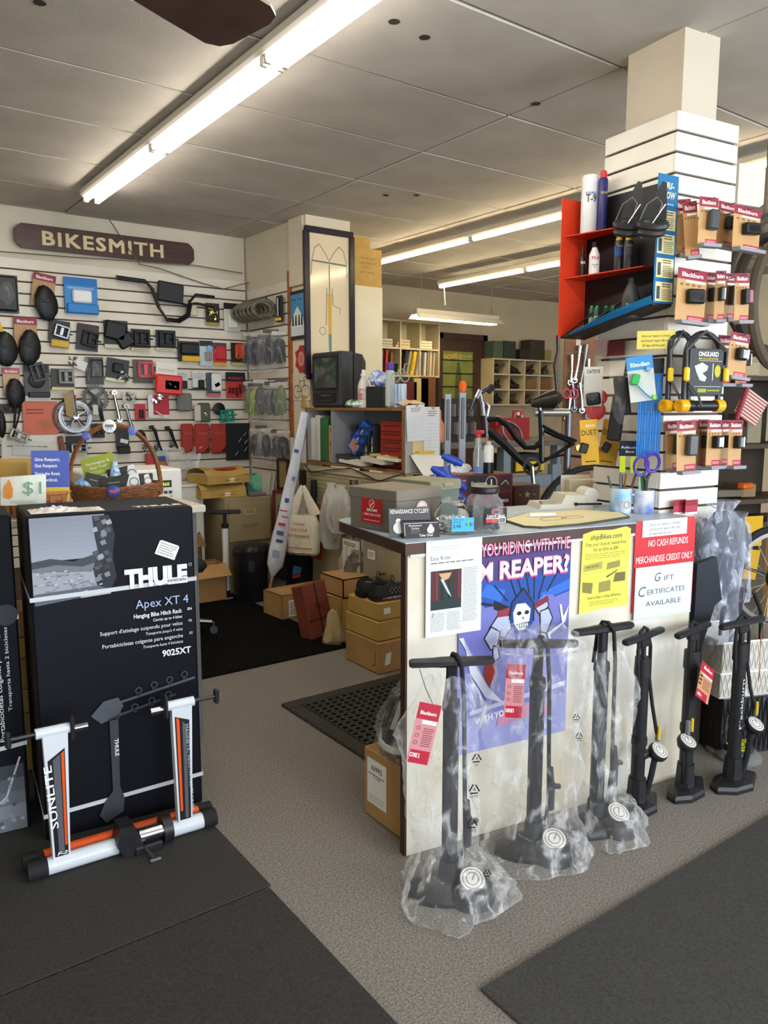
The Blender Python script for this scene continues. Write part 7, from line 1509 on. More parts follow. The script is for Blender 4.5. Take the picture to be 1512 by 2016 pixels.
can(1146, 542, .0115, 485, C('#1c1a1c', .35), 'oil_bottle', 'small black oil bottle on the middle red shelf', 'bottle', [(.6, .72), (.4, .9), (.2, 1.0)], C('#17171a', .4), z=z2, prof=lambda r, h: [(r, 0), (r, h * .62), (r * .5, h * .72)], txt=[('MA', .42, .012, .018, '#e0e0e0')])
can(1169, 540, .0205, 478, C('#dcdad8', .3), 'oil_bottle', 'white oil bottle with red script on the middle red shelf', 'bottle', [(.5, .84), (.5, 1.0), (.4, 1.02)], C('#17171a', .4), z=z2, prof=lambda r, h: [(r * .95, 0), (r, h * .04), (r, h * .62), (r * .55, h * .8), (r * .45, h * .86)], txt=[('Phil', .46, .012, .026, '#c03040'), ('Tenacious', .28, .005, .024, '#333'.replace('#333', '#333333')), ('Oil', .2, .005, .01, '#333333')])
for k, (px, lb) in enumerate(((1217, 'dark lubricant can with a yellow cap on the middle red shelf'), (1236, 'second dark lubricant can beside the first'))): can(px, 530, .017, 468, C('#34363c', .35), 'lube_can', lb, 'can', [(.7, .86), (.75, .95), (.6, 1.05)], C('#d8a81c', .4), z=z2, off=.055, band=(.45, .75, '#2c4a8c' if k == 0 else '#45484c'), txt=[('WD-40', .7, .007, .02, '#d8c030')])
for k, px in enumerate((1164, 1174, 1192, 1205)):
    b_ = TL.at(px, 640, .08); lx_ = (b_ - Vector((2.545, 1.722, b_.z))).dot(TL.u); zt_ = 1.676 + (lx_ + .42) / .442 * .085 + .006
    can(px, 640, .0115, 602, C('#0f4a34', .35), 'lube_bottle', 'small green capped bottle, %s in the bottom tray' % ['first from left', 'second from left', 'third from left', 'rightmost'][k], 'bottle', [(.7, .7), (.5, .95), (.3, 1.0)], C('#1fa04c', .4), z=zt_, off=.06 + .03 * (k % 2), band=(.15, .5, '#8fb0a0'))
b_ = TL.at(1240, 632, .06); can(1240, 632, .034, 548, C('#37383a', .45), 'shock_oil_jug', 'dark grey shock oil jug in the bottom tray', 'jug', [(.35, .86), (.35, .98), (.28, 1.0)], C('#2a2b2d', .4), z=1.728, off=.065, prof=lambda r, h: [(r, 0), (r, h * .5), (r * .6, h * .78), (r * .32, h * .88)], txt=[('Shock Oil', .28, .010, .05, '#e0e0e0')])
for k, (px, lb) in enumerate(((1232, 'black toe clip card with wire loop, left of the pair'), (1280, 'black toe clip card with wire loop, right of the pair'))):
    c, w, h = TL.box(px - 22, 360, px + 26, 480, .14); t = thing('toe_clip', lb, 'toe clip', c, -97 + 40, 'toe clips hung over the red rack', ry=8)
    q = MB(); q.prism([(-.04, h * .3), (.035, h * .25), (.04, h * .45), (.02, h * 1.0), (.005, h * 1.02), (-.02, h * .7)], -.002, .002); q.build('backing_card', C('#222226', .35), t)
    q = MB(); q.torus((0, -.02, h * .30), .042, .014, 16, 8, rotm(35, 0, 0), sq=.6); q.torus((0, -.03, h * .16), .036, .012, 16, 8, rotm(25, 0, 0), sq=.6); q.build('strap_coil', C('#2a292a', .4), t, smooth=True)
    q = MB(); q.tube([(-.045, -.03, h * .35), (-.03, -.035, h * .6), (0, -.035, h * .72), (.02, -.035, h * .62), (.015, -.03, h * .5)], .0025, 6); q.tube([(.03, -.03, h * .62), (.0, -.04, h * .3), (-.03, -.04, h * .05)], .0025, 6); q.build('wire_loop', CHROME, t)
# ---- goods below the rack on the left face
TLc = TL
t, w, h = flat('yellow_notice', 'yellow paper notice taped under the red rack on the tower corner', 'notice', Face(2.545, 1.722, -52), (1254, 651, 1329, 687), .05, mat('yellow_note', '#d8c860', .7), .001)
p = Print(t, -.001); p.text('Since our space is limited,', 0, h * .66, h * .14, INK, w=w * .76, bold=.01); p.text('any bicycle repair left over', 0, h * .40, h * .14, INK, w=w * .78, bold=.01); p.text('60 days will be sold.', -w * .05, h * .14, h * .14, INK, w=w * .6, bold=.01); p.done()
def tg(box, off, name, label, cat, turn=40, **k):
    f = Face(2.545 + TL.n.x * off, 1.722 + TL.n.y * off, -97 + turn)
    # slide the turned plane so that it passes through the pixel on the offset face
    c = TL.at((box[0] + box[2]) / 2, (box[1] + box[3]) / 2, off); f = Face(c.x, c.y, -97 + turn)
    return goods(f, box, name, label, cat, off=0.0, hook=False, **k)
tg((1149, 722, 1186, 800), .10, 'light_pack', 'clear hanging bag with a black clip light and white header', 'light', card='#c8c6c0', head='#d8d6d0', prods=[('block', BLACK, .2, .03, .95, .35, -8)], txt='CATEYE', tc=INK, wrap=(0, 0, 1, .75))
t, w, h = tg((1153, 765, 1196, 828), .06, 'reflector', 'bright red round reflector in a clear bag', 'reflector', prods=[('disc', C('#d0201c', .15), .05, .0, .95, .62), ('disc', C('#c8201c', .15), .3, .45, 1.0, 1.0)], wrap=True)
for k, (bx_, lb, rot) in enumerate((((1147, 826, 1182, 915), 'bright yellow bell card hanging at left', 5), ((1176, 826, 1214, 915), 'yellow bell card hanging behind at right', -7))):
    t, w, h = tg(bx_, .11 - .05 * k, 'bell_card', lb, 'bell', turn=55 - 20 * k, card='#d8a418' if k == 0 else '#a87c1c', rot=rot, prods=[('block', BLACK, -.1 if k == 0 else .2, .28, .35 if k == 0 else .6, .5, 20), ('disc', C('#b89a58', .25, .8), -.35 if k == 0 else .1, .28, .1 if k == 0 else .4, .52)])
    p = Print(t, -.002); p.text('BRASS', w * .1, h * .84, .010, WHITE, w=w * .55); p.text('DUET', 0, h * .66, .022, INK, w=w * .85); p.rows(-w * .3, h * .05, w * .3, h * .1, 1, INK); p.done()
tg((1198, 700, 1242, 868), .07, 'shoe_cover_pack', 'shiny black shoe covers in a crumpled clear bag', 'clothing', card=None, prods=[('block', C('#17181c', .35), .1, .0, .75, .55, 6), ('block', C('#1c1d22', .35), .3, .3, .95, .75, -8)], wrap=True)
tg((1222, 704, 1256, 790), .05, 'tall_card', 'tall black card beside the blue and green card', 'card', card='#1e2022', prods=[], rows=(.3, .8, 5, '#b9bcbc'), rot=-6)
t, w, h = tg((1219, 868, 1262, 898), .05, 'reflective_band', 'neon yellow reflective band with a navy header card', 'reflective band', card='#1b2440', prods=[('thin', '#cfe83a', .05, -1.1, .33, 0), ('thin', '#cfe83a', .55, -1.1, .85, 0)])
p = Print(t, -.002); p.text('Reflective', 0, h * .5, .009, WHITE, w=w * .8, shear=.2, bold=.01); p.text('Band', 0, h * .22, .009, WHITE, w=w * .4, shear=.2, bold=.01); p.done()
c = TL.at(1278, 800, .05); f = Face(c.x, c.y, -50); c, w, h = f.box(1255, 735, 1302, 898, 0)
t = thing('cable_tie_bundle', 'bundle of long bright blue cable ties in a clear pack', 'cable ties', c, -50)
for i in range(13): q = MB(); x = -w / 2 + w * (i + .5) / 13; q.cbox((x, -.004 * (i % 3), h / 2), (w / 13 * .9, .006, h), .001); q.build('tie', C(['#2a84d8', '#3492e6', '#2678c8'][i % 3], .35), t)
q = MB(); q.box((0, .006, h * 1.08), (w * 1.05, .002, h * .2)); q.build('header', C('#23252a', .5), t)
t, w, h = tg((1243, 700, 1295, 790), .10, 'tube_card', 'blue topped blister card with a green tube and blue cylinder', 'inflator', turn=50, card='#c4c8c4', head='#3a8cc8', rot=8, hd=.3, prods=[('block', C('#28a04a', .3), .1, .38, .4, .62, 20), ('stick', C('#3a8cc0', .3), .2, .15, .9, .25, 65), ('disc', '#6aa8d0', .68, .62, .88, .76), ('thin', '#7ad048', .84, .0, 1.0, .12)], txt='Rhodian')
for k, (bx_, c_, lb) in enumerate((((1172, 668, 1198, 698), '#c8a8a4', 'pale pink slip on the tower below the red rack'), ((1196, 672, 1230, 700), '#6e2a30', 'dark red slip on the tower below the red rack'))): flat('paper_slip', lb, 'slip', TL, bx_, .02, C(c_, .6), .002)
# ---- blister cards on the front face
def bl(box, label, kind, off, rot=0, turn=0, txt='Blackburn', back=False):
    c = TF.at((box[0] + box[2]) / 2, (box[1] + box[3]) / 2, off); f = Face(c.x, c.y, -7 + turn)
    lamp = {'f': [('block', BLACK, .28, .34, .8, .62, -4), ('block', C('#2c2d30', .3), .3, .38, .74, .58, -4)], 'w': [('block', BLACK, .3, .38, .75, .66), ('block', C('#d8dadc', .15), .42, .40, .82, .64)], 'v': [('block', C('#3a3c3e', .35), .38, .3, .86, .72, 4), ('disc', '#b8bcc0', .52, .52, .66, .6)], 'r': [('block', BLACK, .4, .34, .72, .66), ('block', C('#8c3040', .2), .66, .36, .95, .64)], 'n': []}[kind]
    t, w, h = goods(f, box, 'light_card', label, 'light', '#b98f5c' if not back else '#9c7a50', '#8c2438', None, lamp, off=0.0, rot=rot, txt=txt, group='carded lights on the tower', hook=False, hd=.2)
    p = Print(t, -.0016); p.rect(-w * .22, h * .745, w * .44, h * .785, WHITE); p.rect(-w * .1, h * .0, w * .5, h * .12, C('#a82c3c')); p.rows(-w * .05, h * .03, w * .42, h * .09, 2, C('#e0b0b4')); 
    for i in range(4): p.rect(w * (-.4 + .2 * i), h * .68, w * (-.3 + .2 * i), h * .72, C('#7a5c38'))
    p.done()
    q = MB(); q.prism([(-w * .5, 0), (w * .5, 0), (w * .46, -.012), (-w * .46, -.012)], -.03, 0); q.build('fold_lip', C('#8c8c90', .6), t)
    q = MB(); q.cyl((0, off, h * .95), (0, -.03, h * .95), .002, n=5); q.build('peg_hook', STEEL, t)
for a in (((1335, 392, 1364, 500), 'narrow maroon topped card seen edge on at upper left of the front face', 'n', .03, 4, -30), ((1352, 396, 1380, 505), 'second edge on maroon card in the top row', 'n', .10, 6, -34),
          ((1375, 388, 1412, 482), 'top row card with a tall grey light', 'v', .16, 0, -10), ((1411, 398, 1446, 486), 'top row card with a white oval light', 'w', .12, -2, 0), ((1443, 408, 1496, 492), 'top row large card with three black lights at right', 'f', .20, 0, 4),
          ((1330, 530, 1388, 634), 'second row large card with a black light bar', 'f', .08, -2, 0), ((1385, 536, 1408, 630), 'second row card half hidden behind its neighbour', 'w', .04, 0, -10, 'Blackburn', True), ((1407, 533, 1427, 630), 'second row narrow card with a white light', 'w', .11, 0, -32), ((1424, 538, 1446, 628), 'second row dim card behind the rightmost', 'v', .05, 0, -8, 'Blackburn', True), ((1447, 538, 1476, 632), 'second row rightmost card with a red rear light', 'r', .14, 2, -14),
          ((1412, 660, 1440, 755), 'third row card partly behind the padlock card', 'w', .05, 0, 0, 'Blackburn', True), ((1430, 655, 1468, 742), 'third row tilted card with a white oval light', 'w', .13, -6, -6), ((1450, 662, 1472, 756), 'third row dim card at the far right', 'w', .07, 0, 0, 'Blackburn', True),
          ((1313, 828, 1345, 922), 'bottom row leftmost card with a black light', 'v', .03, 4, -10), ((1334, 828, 1372, 926), 'bottom row card with a tall black light', 'v', .10, 3, -8), ((1372, 826, 1394, 916), 'bottom row shaded card behind the white light', 'w', .03, 0, 0, 'Blackburn', True), ((1391, 827, 1420, 916), 'bottom row card with a white oval light in the middle', 'w', .09, 0, -6), ((1416, 827, 1434, 914), 'bottom row shaded card at right', 'w', .03, 0, 0, 'Blackburn', True), ((1434, 827, 1460, 916), 'bottom row rightmost card with a white oval light', 'w', .12, 0, -4)): bl(*a)
# ---- U locks
def ulock(label, x0, x1, off, cardm):
    c = TF.at((x0 + x1) / 2, 815, off); f = Face(c.x, c.y, -14); c, w, h = f.box(x0, 650, x1, 812, 0); t = thing('bike_lock', label, 'lock', c, -14, 'shackle locks on the tower')
    r_ = w * .40; n = 14; pts = [(-r_, 0, .03)] + [(-r_ * math.cos(math.pi * i / n), 0, h - r_ - .01 + r_ * math.sin(math.pi * i / n)) for i in range(n + 1)] + [(r_, 0, .03)]
    q = MB(); q.tube(pts, .010, 10); q.build('shackle', C('#2b2c2e', .3), t, smooth=True)
    q = MB(); q.cyl((-r_ - .012, 0, .024), (r_ + .012, 0, .024), .019, n=16); q.build('crossbar', C('#1b1b1d', .4), t, smooth=True)
    for s in (-1, 1): q = MB(); q.cyl((s * (r_ - .012), 0, .024), (s * (r_ + .02), 0, .024), .0235, n=18); q.ring((s * (r_ + .02), 0, .024), .022, .014, .006, 18, rotm(0, 90, 0)); q.build('end_cap', C('#dfa318', .35), t, smooth=True)
    q = MB(); q.tube([(-r_ - .01, -.02, .15), (-r_ - .014, -.02, .22), (-r_ * .7, -.02, h - .04), (-.01, -.02, h - .004), (r_ * .8, -.02, h - .05), (r_ + .014, -.02, .22), (r_ + .012, -.02, .14)], .0045, 8); q.tube([(-r_ - .012, -.022, .12), (-r_ * .5, -.03, .06), (-r_ * .3, -.03, .02)], .0045, 8); q.build('cable', C('#4c4e50', .35), t, smooth=True)
    for s in (-1, 1): q = MB(); q.cbox((s * (r_ + .012), -.022, .135), (.022, .016, .05), .005); q.build('cable_clamp', C('#dcb81c', .4), t)
    if cardm:
        q = MB(); q.cbox((.006, -.012, .145), (r_ * 2.0, .004, .165), .001); cd = q.build('card', C('#26282a', .5), t); p = Print(cd, -.0145); W_ = r_ * 2
        p.text('ONGUARD', .012, .20, .017, WHITE, w=W_ * .58, bold=.02); p.text('BULLDOG', .012, .189, .006, YELLOW, w=W_ * .56, bold=.02); p.line([(-W_ * .2, .184), (W_ * .48, .184)], .001, WHITE)
        p.poly([(-W_ * .32, .165), (-W_ * .1, .178), (W_ * .08, .165), (W_ * .05, .15), (-W_ * .08, .14), (W_ * .05, .125), (W_ * .0, .11), (-W_ * .15, .115), (-W_ * .25, .14)], C('#b9bcbe')); p.disc(W_ * .36, .148, W_ * .09, C('#b8a818'), 14, .022); p.line([(W_ * .22, .175), (W_ * .22, .115)], .003, WHITE); p.line([(-W_ * .3, .093), (W_ * .48, .093)], .001, WHITE); p.rect(-W_ * .2, .072, W_ * .05, .085, C('#8aa018')); p.rows(W_ * .08, .073, W_ * .45, .085, 1, C('#8aa018')); p.done()
    return t
ulock('black shackle lock with yellow ends behind the carded one', 1312, 1362, .05, False); ulock('black shackle lock with a printed black card and yellow ends', 1340, 1424, .11, True)
# ================================================================ WORKSHOP
M_CUB = mat('cubby_cream', '#c4b794', .6, c2='#b9ab88', scale=4)
def cubby(name, label, x0, x1, z0, z1, nc, nr, y0, d):
    t = thing(name, label, 'shelf', ((x0 + x1) / 2, y0, z0), 0); w, h = x1 - x0, z1 - z0; q = MB(); q.box((0, d - .005, h / 2), (w, .01, h)); q.build('back_board', M_CUB, t)
    for i in range(nc + 1): q = MB(); q.box((-w / 2 + w * i / nc, d / 2, h / 2), (.018, d, h + .018)); q.build('upright', M_CUB, t)
    for j in range(nr + 1): q = MB(); q.box((0, d / 2 - .001, h * j / nr), (w - .01, d, .018)); q.build('shelf_board', M_CUB, t)
    return t
fy = 6.95
a = P(752, 628, Y=fy); b = P(864, 742, Y=fy)
cubby('binder_cubby', 'cream cubby shelf of binders on the far wall', a.x - .02, b.x, b.z, a.z, 3, 2, fy, .25)
zb1 = b.z + .012; zm = (a.z + b.z) / 2 + .012
rnd = random.Random(12)
bks = [(754, '#3a3838', 'black'), (764, '#a83a34', 'bright red'), (773, '#7a4a38', 'brown'), (786, '#3c5a4c', 'green'), (797, '#2c2426', 'dark'), (805, '#8c8880', 'grey'), (814, '#d8b41c', 'wide yellow'), (824, '#b8a8a4', 'pale'), (833, '#3c4a5c', 'slate'), (840, '#c8c0b0', 'white'), (846, '#8c7c64', 'tan'), (851, '#c0b498', 'cream'), (857, '#b0a080', 'beige')]
for px, c_, nm in bks:
    x = P(px, 700, Y=fy).x; h = rnd.uniform(.24, .29); wd = .055 if nm == 'wide yellow' else .035; lean = 12 if 785 < px < 826 else rnd.uniform(2, 6)
    t = thing('binder', nm + ' binder standing in the far cubby shelf', 'binder', (x, fy + .03, zb1), 0, 'binders in the far cubby', ry=lean); q = MB(); q.cbox((0, .09, h / 2), (wd * .8, .18, h), .002); q.build('cover', C(c_, .6), t)
    if nm == 'wide yellow': p = Print(t, -.001); p.text('BARNETTS', 0, h * .5, .02, C('#8a5a14'), w=.17, rot=90, bold=.02); p.done()
for px, c_, nm in ((762, '#a8a494', 'grey papers'), (797, '#c0ac88', 'tan papers'), (841, '#dcd2ae', 'cream papers')):
    x = P(px, 660, Y=fy).x; q = MB(); 
    for i in range(3): q.cbox((.01 * i, .1, .015 + .03 * i), (.2 - .02 * i, .18, .026), .002)
    o = q.build('paper_pile', C(c_, .7)); o.location = (x, fy + .02, zm); tag(o, 'pile of %s on the upper cubby shelf' % nm, 'papers', 'paper piles in the far cubby')
a = P(972, 706, Y=fy); b = P(1090, 797, Y=fy)
cubby('parts_cubby', 'cream pigeonhole shelf of bicycle parts on the far wall', a.x, b.x, b.z, a.z, 4, 3, fy, .28)
w, h = b.x - a.x, a.z - b.z; lbc = ['first', 'second', 'third', 'fourth']; lbr = ['bottom', 'middle', 'top']
for i in range(4):
    for j in range(3):
        x = a.x + w * (i + .5) / 4; z = b.z + h * j / 3 + .012; kc = rnd.choice(['#2a2420', '#3a2a24', '#55402c', '#1f2226', '#463a2c']); 
        if (i, j) in ((2, 1), (3, 1)): q = MB(); q.cbox((0, .1, .06), (.22, .18, .12), .003); o = q.build('carton', CARDD); lb = 'small brown carton in the %s column of the pigeonholes' % lbc[i]
        else:
            q = MB()
            for k in range(12): q.tube([(rnd.uniform(-.11, .11), rnd.uniform(.03, .2), rnd.uniform(.012, .05)), (rnd.uniform(-.11, .11), rnd.uniform(.03, .2), rnd.uniform(.012, .13)), (rnd.uniform(-.11, .11), rnd.uniform(.03, .2), rnd.uniform(.012, .06))], .015, 6)
            o = q.build('parts_heap', C(kc, .5)); o['kind'] = 'stuff'; lb = 'heap of dark parts in the %s column %s pigeonhole' % (lbc[i], lbr[j])
        o.location = (x, fy + .02, z); tag(o, lb, 'parts')
zt = a.z + .012
for k, (px, pyt, wd, c_, lb) in enumerate(((985, 672, .16, '#4a5a48', 'green and white carton on the pigeonhole shelf'), (1008, 672, .2, '#2e3a32', 'dark green crate on the pigeonhole shelf'), (1038, 688, .18, '#2b2724', 'black case on the pigeonhole shelf'), (1062, 670, .26, '#3a3226', 'dark brown carton on the pigeonhole shelf'), (1083, 690, .12, '#8c7c4c', 'tan carton at the right of the pigeonhole shelf'))):
    x = P(px, 700, Y=fy).x; h_ = P(px, pyt, Y=fy + .05).z - zt; q = MB(); q.cbox((0, .1, h_ / 2), (wd, .18, h_), .004); o = q.build('crate', C(c_, .6)); o.location = (x, fy + .02, zt); tag(o, lb, 'box')
# door with the sign behind bars
dx0, dx1 = P(866, 700, Y=7.2).x, P(946, 700, Y=7.2).x; dz = P(900, 668, Y=7.2).z
q = MB(); q.box(((dx0 + dx1) / 2, 7.19, dz / 2), (dx1 - dx0, .05, dz)); dr = struct('door_1', q, mat('door_brown', '#3a241a', .5, c2='#442c20', scale=5, stretch=(6, 6, 1)), label='dark brown workshop door with a glazed sign panel')
for x in (dx0 - .03, dx1 + .03): q = MB(); q.box((x, 7.18, (dz + .06) / 2), (.07, .07, dz + .06)); q.build('door_jamb', MATS['door_brown'], dr)
q = MB(); q.box(((dx0 + dx1) / 2, 7.18, dz + .03), (dx1 - dx0 + .13, .07, .07)); q.build('door_head', MATS['door_brown'], dr)
DF = Face(0, 7.162, 0); c, w, h = DF.box(870, 692, 930, 800, 0)
t = thing('vintage_sign', 'green vintage bicycle advertisement sign with a figure on the door', 'sign', c, 0); q = MB(); q.box((0, 0, h / 2), (w, .006, h)); q.build('sheet', mat('sign_green', '#6b7434', .4, c2='#7c8440', scale=6), t); p = Print(t, -.0035)
p.text('HOWE', -w * .22, h * .86, .06, C('#c8a048'), w=w * .42, bold=.03, rot=6); p.text('BICYCLES', w * .24, h * .90, .03, C('#c8b060'), w=w * .42, bold=.02); p.text('TRICYCLES', w * .24, h * .83, .03, C('#c8b060'), w=w * .42, bold=.02, rot=-4)
p.poly([(-w * .1, h * .1), (w * .14, h * .1), (w * .12, h * .62), (w * .06, h * .74), (-.02 * w, h * .74), (-w * .06, h * .6)], C('#4c5228')); p.disc(w * .02, h * .77, w * .05, C('#4c5228'), 10); p.ring(-w * .2, h * .22, w * .12, .01, C('#5a6030'), 14); p.done()
for i in range(4): q = MB(); zz = h * (.12 + .24 * i); q.box((0, -.012, zz), (w * 1.1, .012, .012)); q.build('window_bar', INK, t)
# shelf things below the binder cubby
for k, (px, py0, py1, wd, c_, nm, lb) in enumerate(((803, 752, 800, .14, '#5a1c1c', 'red_book', 'dark red book standing under the binder cubby'), (826, 745, 800, .16, '#b0a06c', 'calendar', 'faded calendar standing under the binder cubby'), (840, 742, 800, .05, '#6a4428', 'wooden_bat', 'brown wooden slat leaning under the binder cubby'))):
    t, w, h = flat(nm, lb, nm.replace('_', ' '), Face(0, 6.9, 0), (px - 14, py0, px + 14, py1 + 40), 0, C(c_, .6), .03)
# wall bench along the far side
wb = thing('workbench', 'blue grey steel workbench with drawers in the repair area', 'workbench', (0, 0, 0), 0)
WBF = Face(_S * 4.9, _C * 4.9, -4); z0 = WBF.at(1040, 868).z
c, w, h = WBF.box(880, 868, 1140, 960); M_WB = C('#6c7a80', .5)
L0 = WBF.at(870, 870); L1 = WBF.at(1230, 870)
def wbx(u): return L0 + (L1 - L0) * u
q = MB(); cc = (L0 + L1) / 2; q.cbox((cc.x + .02, cc.y + .3, z0 - .02), ((L1 - L0).length, .6, .04), .004, rotm(0, 0, -4)); q.build('worktop', mat('bench_top', '#5a564c', .6, c2='#4c483f', scale=8), wb)
for u in (.33, .62, .98): q_ = wbx(u); q = MB(); q.box((q_.x, q_.y + .05, (z0 - .04) / 2), (.07, .07, z0 - .04)); q.build('leg', M_WB, wb)
a = wbx(.47); q = MB(); q.cbox((a.x, a.y + .04, z0 - .30), (.62, .04, .09), .004, rotm(0, 0, -4)); q.build('rail', M_WB, wb); q = MB(); q.cbox((a.x + .27, a.y + .02, z0 - .25), (.16, .06, .14), .004, rotm(0, 0, -4)); q.build('bracket', M_WB, wb)
q = MB(); q.cbox((a.x - .02, a.y + .2, z0 - .17), (.40, .2, .14), .004, rotm(0, 0, -4)); o = q.build('storage_tray', C('#1c1c1a', .5)); tag(o, 'black tray hanging under the workbench', 'tray')
q = MB(); q.cbox((a.x + .03, a.y + .08, z0 - .19), (.28, .02, .07), .003, rotm(0, 0, -4)); tag(q.build('yellow_case', C('#c8a01c', .5)), 'yellow case under the workbench behind the bike frame', 'case')
t, w, h = flat('tool_case', 'flat red tool case standing on the workbench', 'case', Face(WBF.F[0], WBF.F[1] + .3, -4), (962, 822, 1028, 868), 0, C('#8c1c1c', .45), .08); q = MB(); q.tube([(w * .1, -.04, h), (w * .12, -.04, h + .05), (w * .3, -.04, h + .05), (w * .32, -.04, h)], .01, 6); q.build('handle', C('#8c1c1c', .45), t)
def onwb(px, dy=.2): q_ = WBF.at(px, 868); return Vector((q_.x, q_.y + dy, z0 + .001))
for k, (px, c1_, c2_, lb) in enumerate(((893, '#c8703a', '#d84a20', 'orange spray bottle among the tools'), (899, '#b84028', '#d8d4c8', 'small red bottle among the tools'), (871, '#c8a848', '#e0d0a0', 'yellow glue bottle among the tools'), (1072, '#2c2028', '#c8c4bc', 'dark bottle on the workbench behind the frame'), (1085, '#c9bfae', '#b03030', 'white carton bottle with red print on the workbench'))):
    t = thing('bottle', lb, 'bottle', onwb(px, .15 + .04 * k), 0, 'bottles on the workbench'); q = MB(); q.lathe([(.035, 0), (.037, .01), (.036, .12), (.015, .16), (.014, .18)], n=14); q.build('body', C(c1_, .4), t, smooth=True); q = MB(); q.lathe([(.016, .178), (.016, .21), (.008, .22)], n=10); q.build('cap', C(c2_, .4), t)
t = thing('metal_ring', 'steel sprocket guard ring lying on the workbench', 'ring', onwb(1038, .15), 0); q = MB(); q.torus((0, 0, .05), .09, .012, 22, 8, rotm(60, 0, 0)); q.build('ring', STEEL, t, smooth=True)
t, w, h = flat('dark_rack', 'dark rack of hanging tools on the workshop wall', 'tool rack', Face(_S * 5.2, _C * 5.2, -4), (868, 785, 925, 868), 0, C('#2a241e', .7), .06)
for i in range(9):
    for j in range(2): q = MB(); q.cbox((-w * .4 + w * .1 * i, -.08, h * (.3 + .42 * j)), (.03, .03, h * .3), .006); q.build('tool', C(['#1a1a1c', '#4a3a2a', '#5c5a54'][(i + j) % 3], .5), t)
# upright aluminium rails
ZF = Face(_S * 4.2, _C * 4.2, -36.1)
b = ZF.at(896, 985); t = thing('truing_stand', 'grey stand of two upright aluminium rails with an orange knob', 'stand', (b.x, b.y, 0), -36); q = MB(); q.cbox((0, 0, .01), (.3, .2, .02), .004); q.build('foot', C('#55585c', .5), t)
for px, py0, wd in ((882, 775, .03), (911, 772, .032)):
    a = ZF.at(px, py0); x = (a - b).dot(ZF.u); q = MB(); q.cbox((x, 0, a.z / 2 + .01), (wd * 1.2, wd, a.z - .02), .003); q.build('rail', C('#7c8086', .4, .6), t); q = MB(); q.cbox((x, -.02, a.z - .14), (wd * .5, .012, .22), .002); q.build('groove_strip', C('#55585c', .4, .6), t)
q = MB(); q.tube([(x, 0, a.z), (x, 0, a.z + .035), (x, 0, a.z + .06)], [.018, .022, .014], 10); q.build('knob', C('#e05a1c', .4), t, smooth=True)
# ---- bicycle in the work stand
BK = Face(_S * 4.1, _C * 4.1, -30)
bike = thing('bicycle', 'black bicycle with a curved frame held in the repair stand', 'bicycle', (0, 0, 0), 0)
def bt(pts, r, nm, m, dy=0.0, n=9):
    q = MB(); q.tube([BK.at(x, y, dy) for x, y in pts], r, n); return q.build(nm, m, bike, smooth=True)
KF = C('#17171a', .25)
bt([(957, 826), (980, 824), (1000, 838), (1016, 862), (1034, 880), (1052, 880), (1064, 872)], .017, 'top_tube', KF); bt([(962, 848), (990, 872), (1020, 902), (1046, 922)], .022, 'down_tube', KF); bt([(1064, 808), (1066, 850), (1066, 908)], .015, 'seat_tube', KF); bt([(953, 818), (956, 860)], .020, 'head_tube', KF); bt([(1046, 920), (1085, 900), (1130, 872)], .010, 'chainstay', KF); bt([(1066, 845), (1098, 860), (1130, 872)], .010, 'seatstay', KF); bt([(1066, 905), (1108, 895), (1150, 900)], .008, 'chainstay', KF, -.05); bt([(1068, 838), (1100, 855), (1135, 868)], .008, 'seatstay', KF, .06)
bt([(952, 822), (950, 795), (946, 775)], .012, 'stem', CHROME); bt([(925, 808), (935, 785), (948, 772), (962, 764), (968, 758)], .010, 'handlebar', KF); bt([(953, 790), (962, 800), (958, 820)], .010, 'brake_cable', CHROME); bt([(960, 772), (972, 760)], .016, 'grip', RUBBER); bt([(938, 784), (946, 768)], .013, 'brake_lever', CHROME)
bt([(1047, 918), (1048, 935), (1050, 952)], .011, 'crank', CHROME, .05); q = MB(); c = BK.at(1047, 918, .02); q.ring(c, .05, .036, .006, 22, rotm(90, 0, -30)); q.build('chainring', C('#2a2a2c', .4), bike); bt([(1064, 810), (1062, 798)], .012, 'seat_post', CHROME)
q = MB(); a = BK.at(1046, 794); b = BK.at(1100, 786); d = b - a; rings = []
for s, wd, hh in ((0, .014, .03), (.2, .022, .05), (.5, .04, .075), (.8, .08, .09), (1.0, .06, .05)):
    e = a + d * s + Vector((0, 0, .006 * s)); nn = BK.n; rings.append([e + nn * (wd * math.cos(R(g))) + Vector((0, 0, hh * .6 * math.sin(R(g)))) for g in range(0, 360, 30)])
loft(q, rings, 12); q.build('saddle', C('#2b2a26', .3), bike, smooth=True)
c = BK.at(1165, 1030, .02); q = MB(); q.torus(c, .31, .018, 40, 8, rotm(90, 0, -30)); q.build('tyre', RUBBER, bike, smooth=True)
for k in range(12): a_ = math.pi * k / 12; e = Vector((math.cos(a_) * BK.u.x, math.cos(a_) * BK.u.y, math.sin(a_))) * .3; q = MB(); q.tube([c - e, c + e], .0012, 4); q.build('spoke', STEEL, bike)
t = thing('repair_stand', 'grey steel repair stand post holding the bicycle', 'stand', (BK.at(1128, 900).x, BK.at(1128, 900).y + .04, 0), -30); zt = BK.at(1128, 812).z
q = MB(); q.cyl((0, 0, 0), (0, 0, zt), .02); q.build('post', STEEL, t); q = MB(); q.cyl((0, 0, zt), (-.2, -.02, zt), .022); q.build('clamp_arm', C('#9a978c', .35, .6), t, smooth=True); q = MB(); q.lathe([(.2, 0), (.19, .015), (.03, .03)], n=20); q.build('base', C('#4a4c50', .5), t)
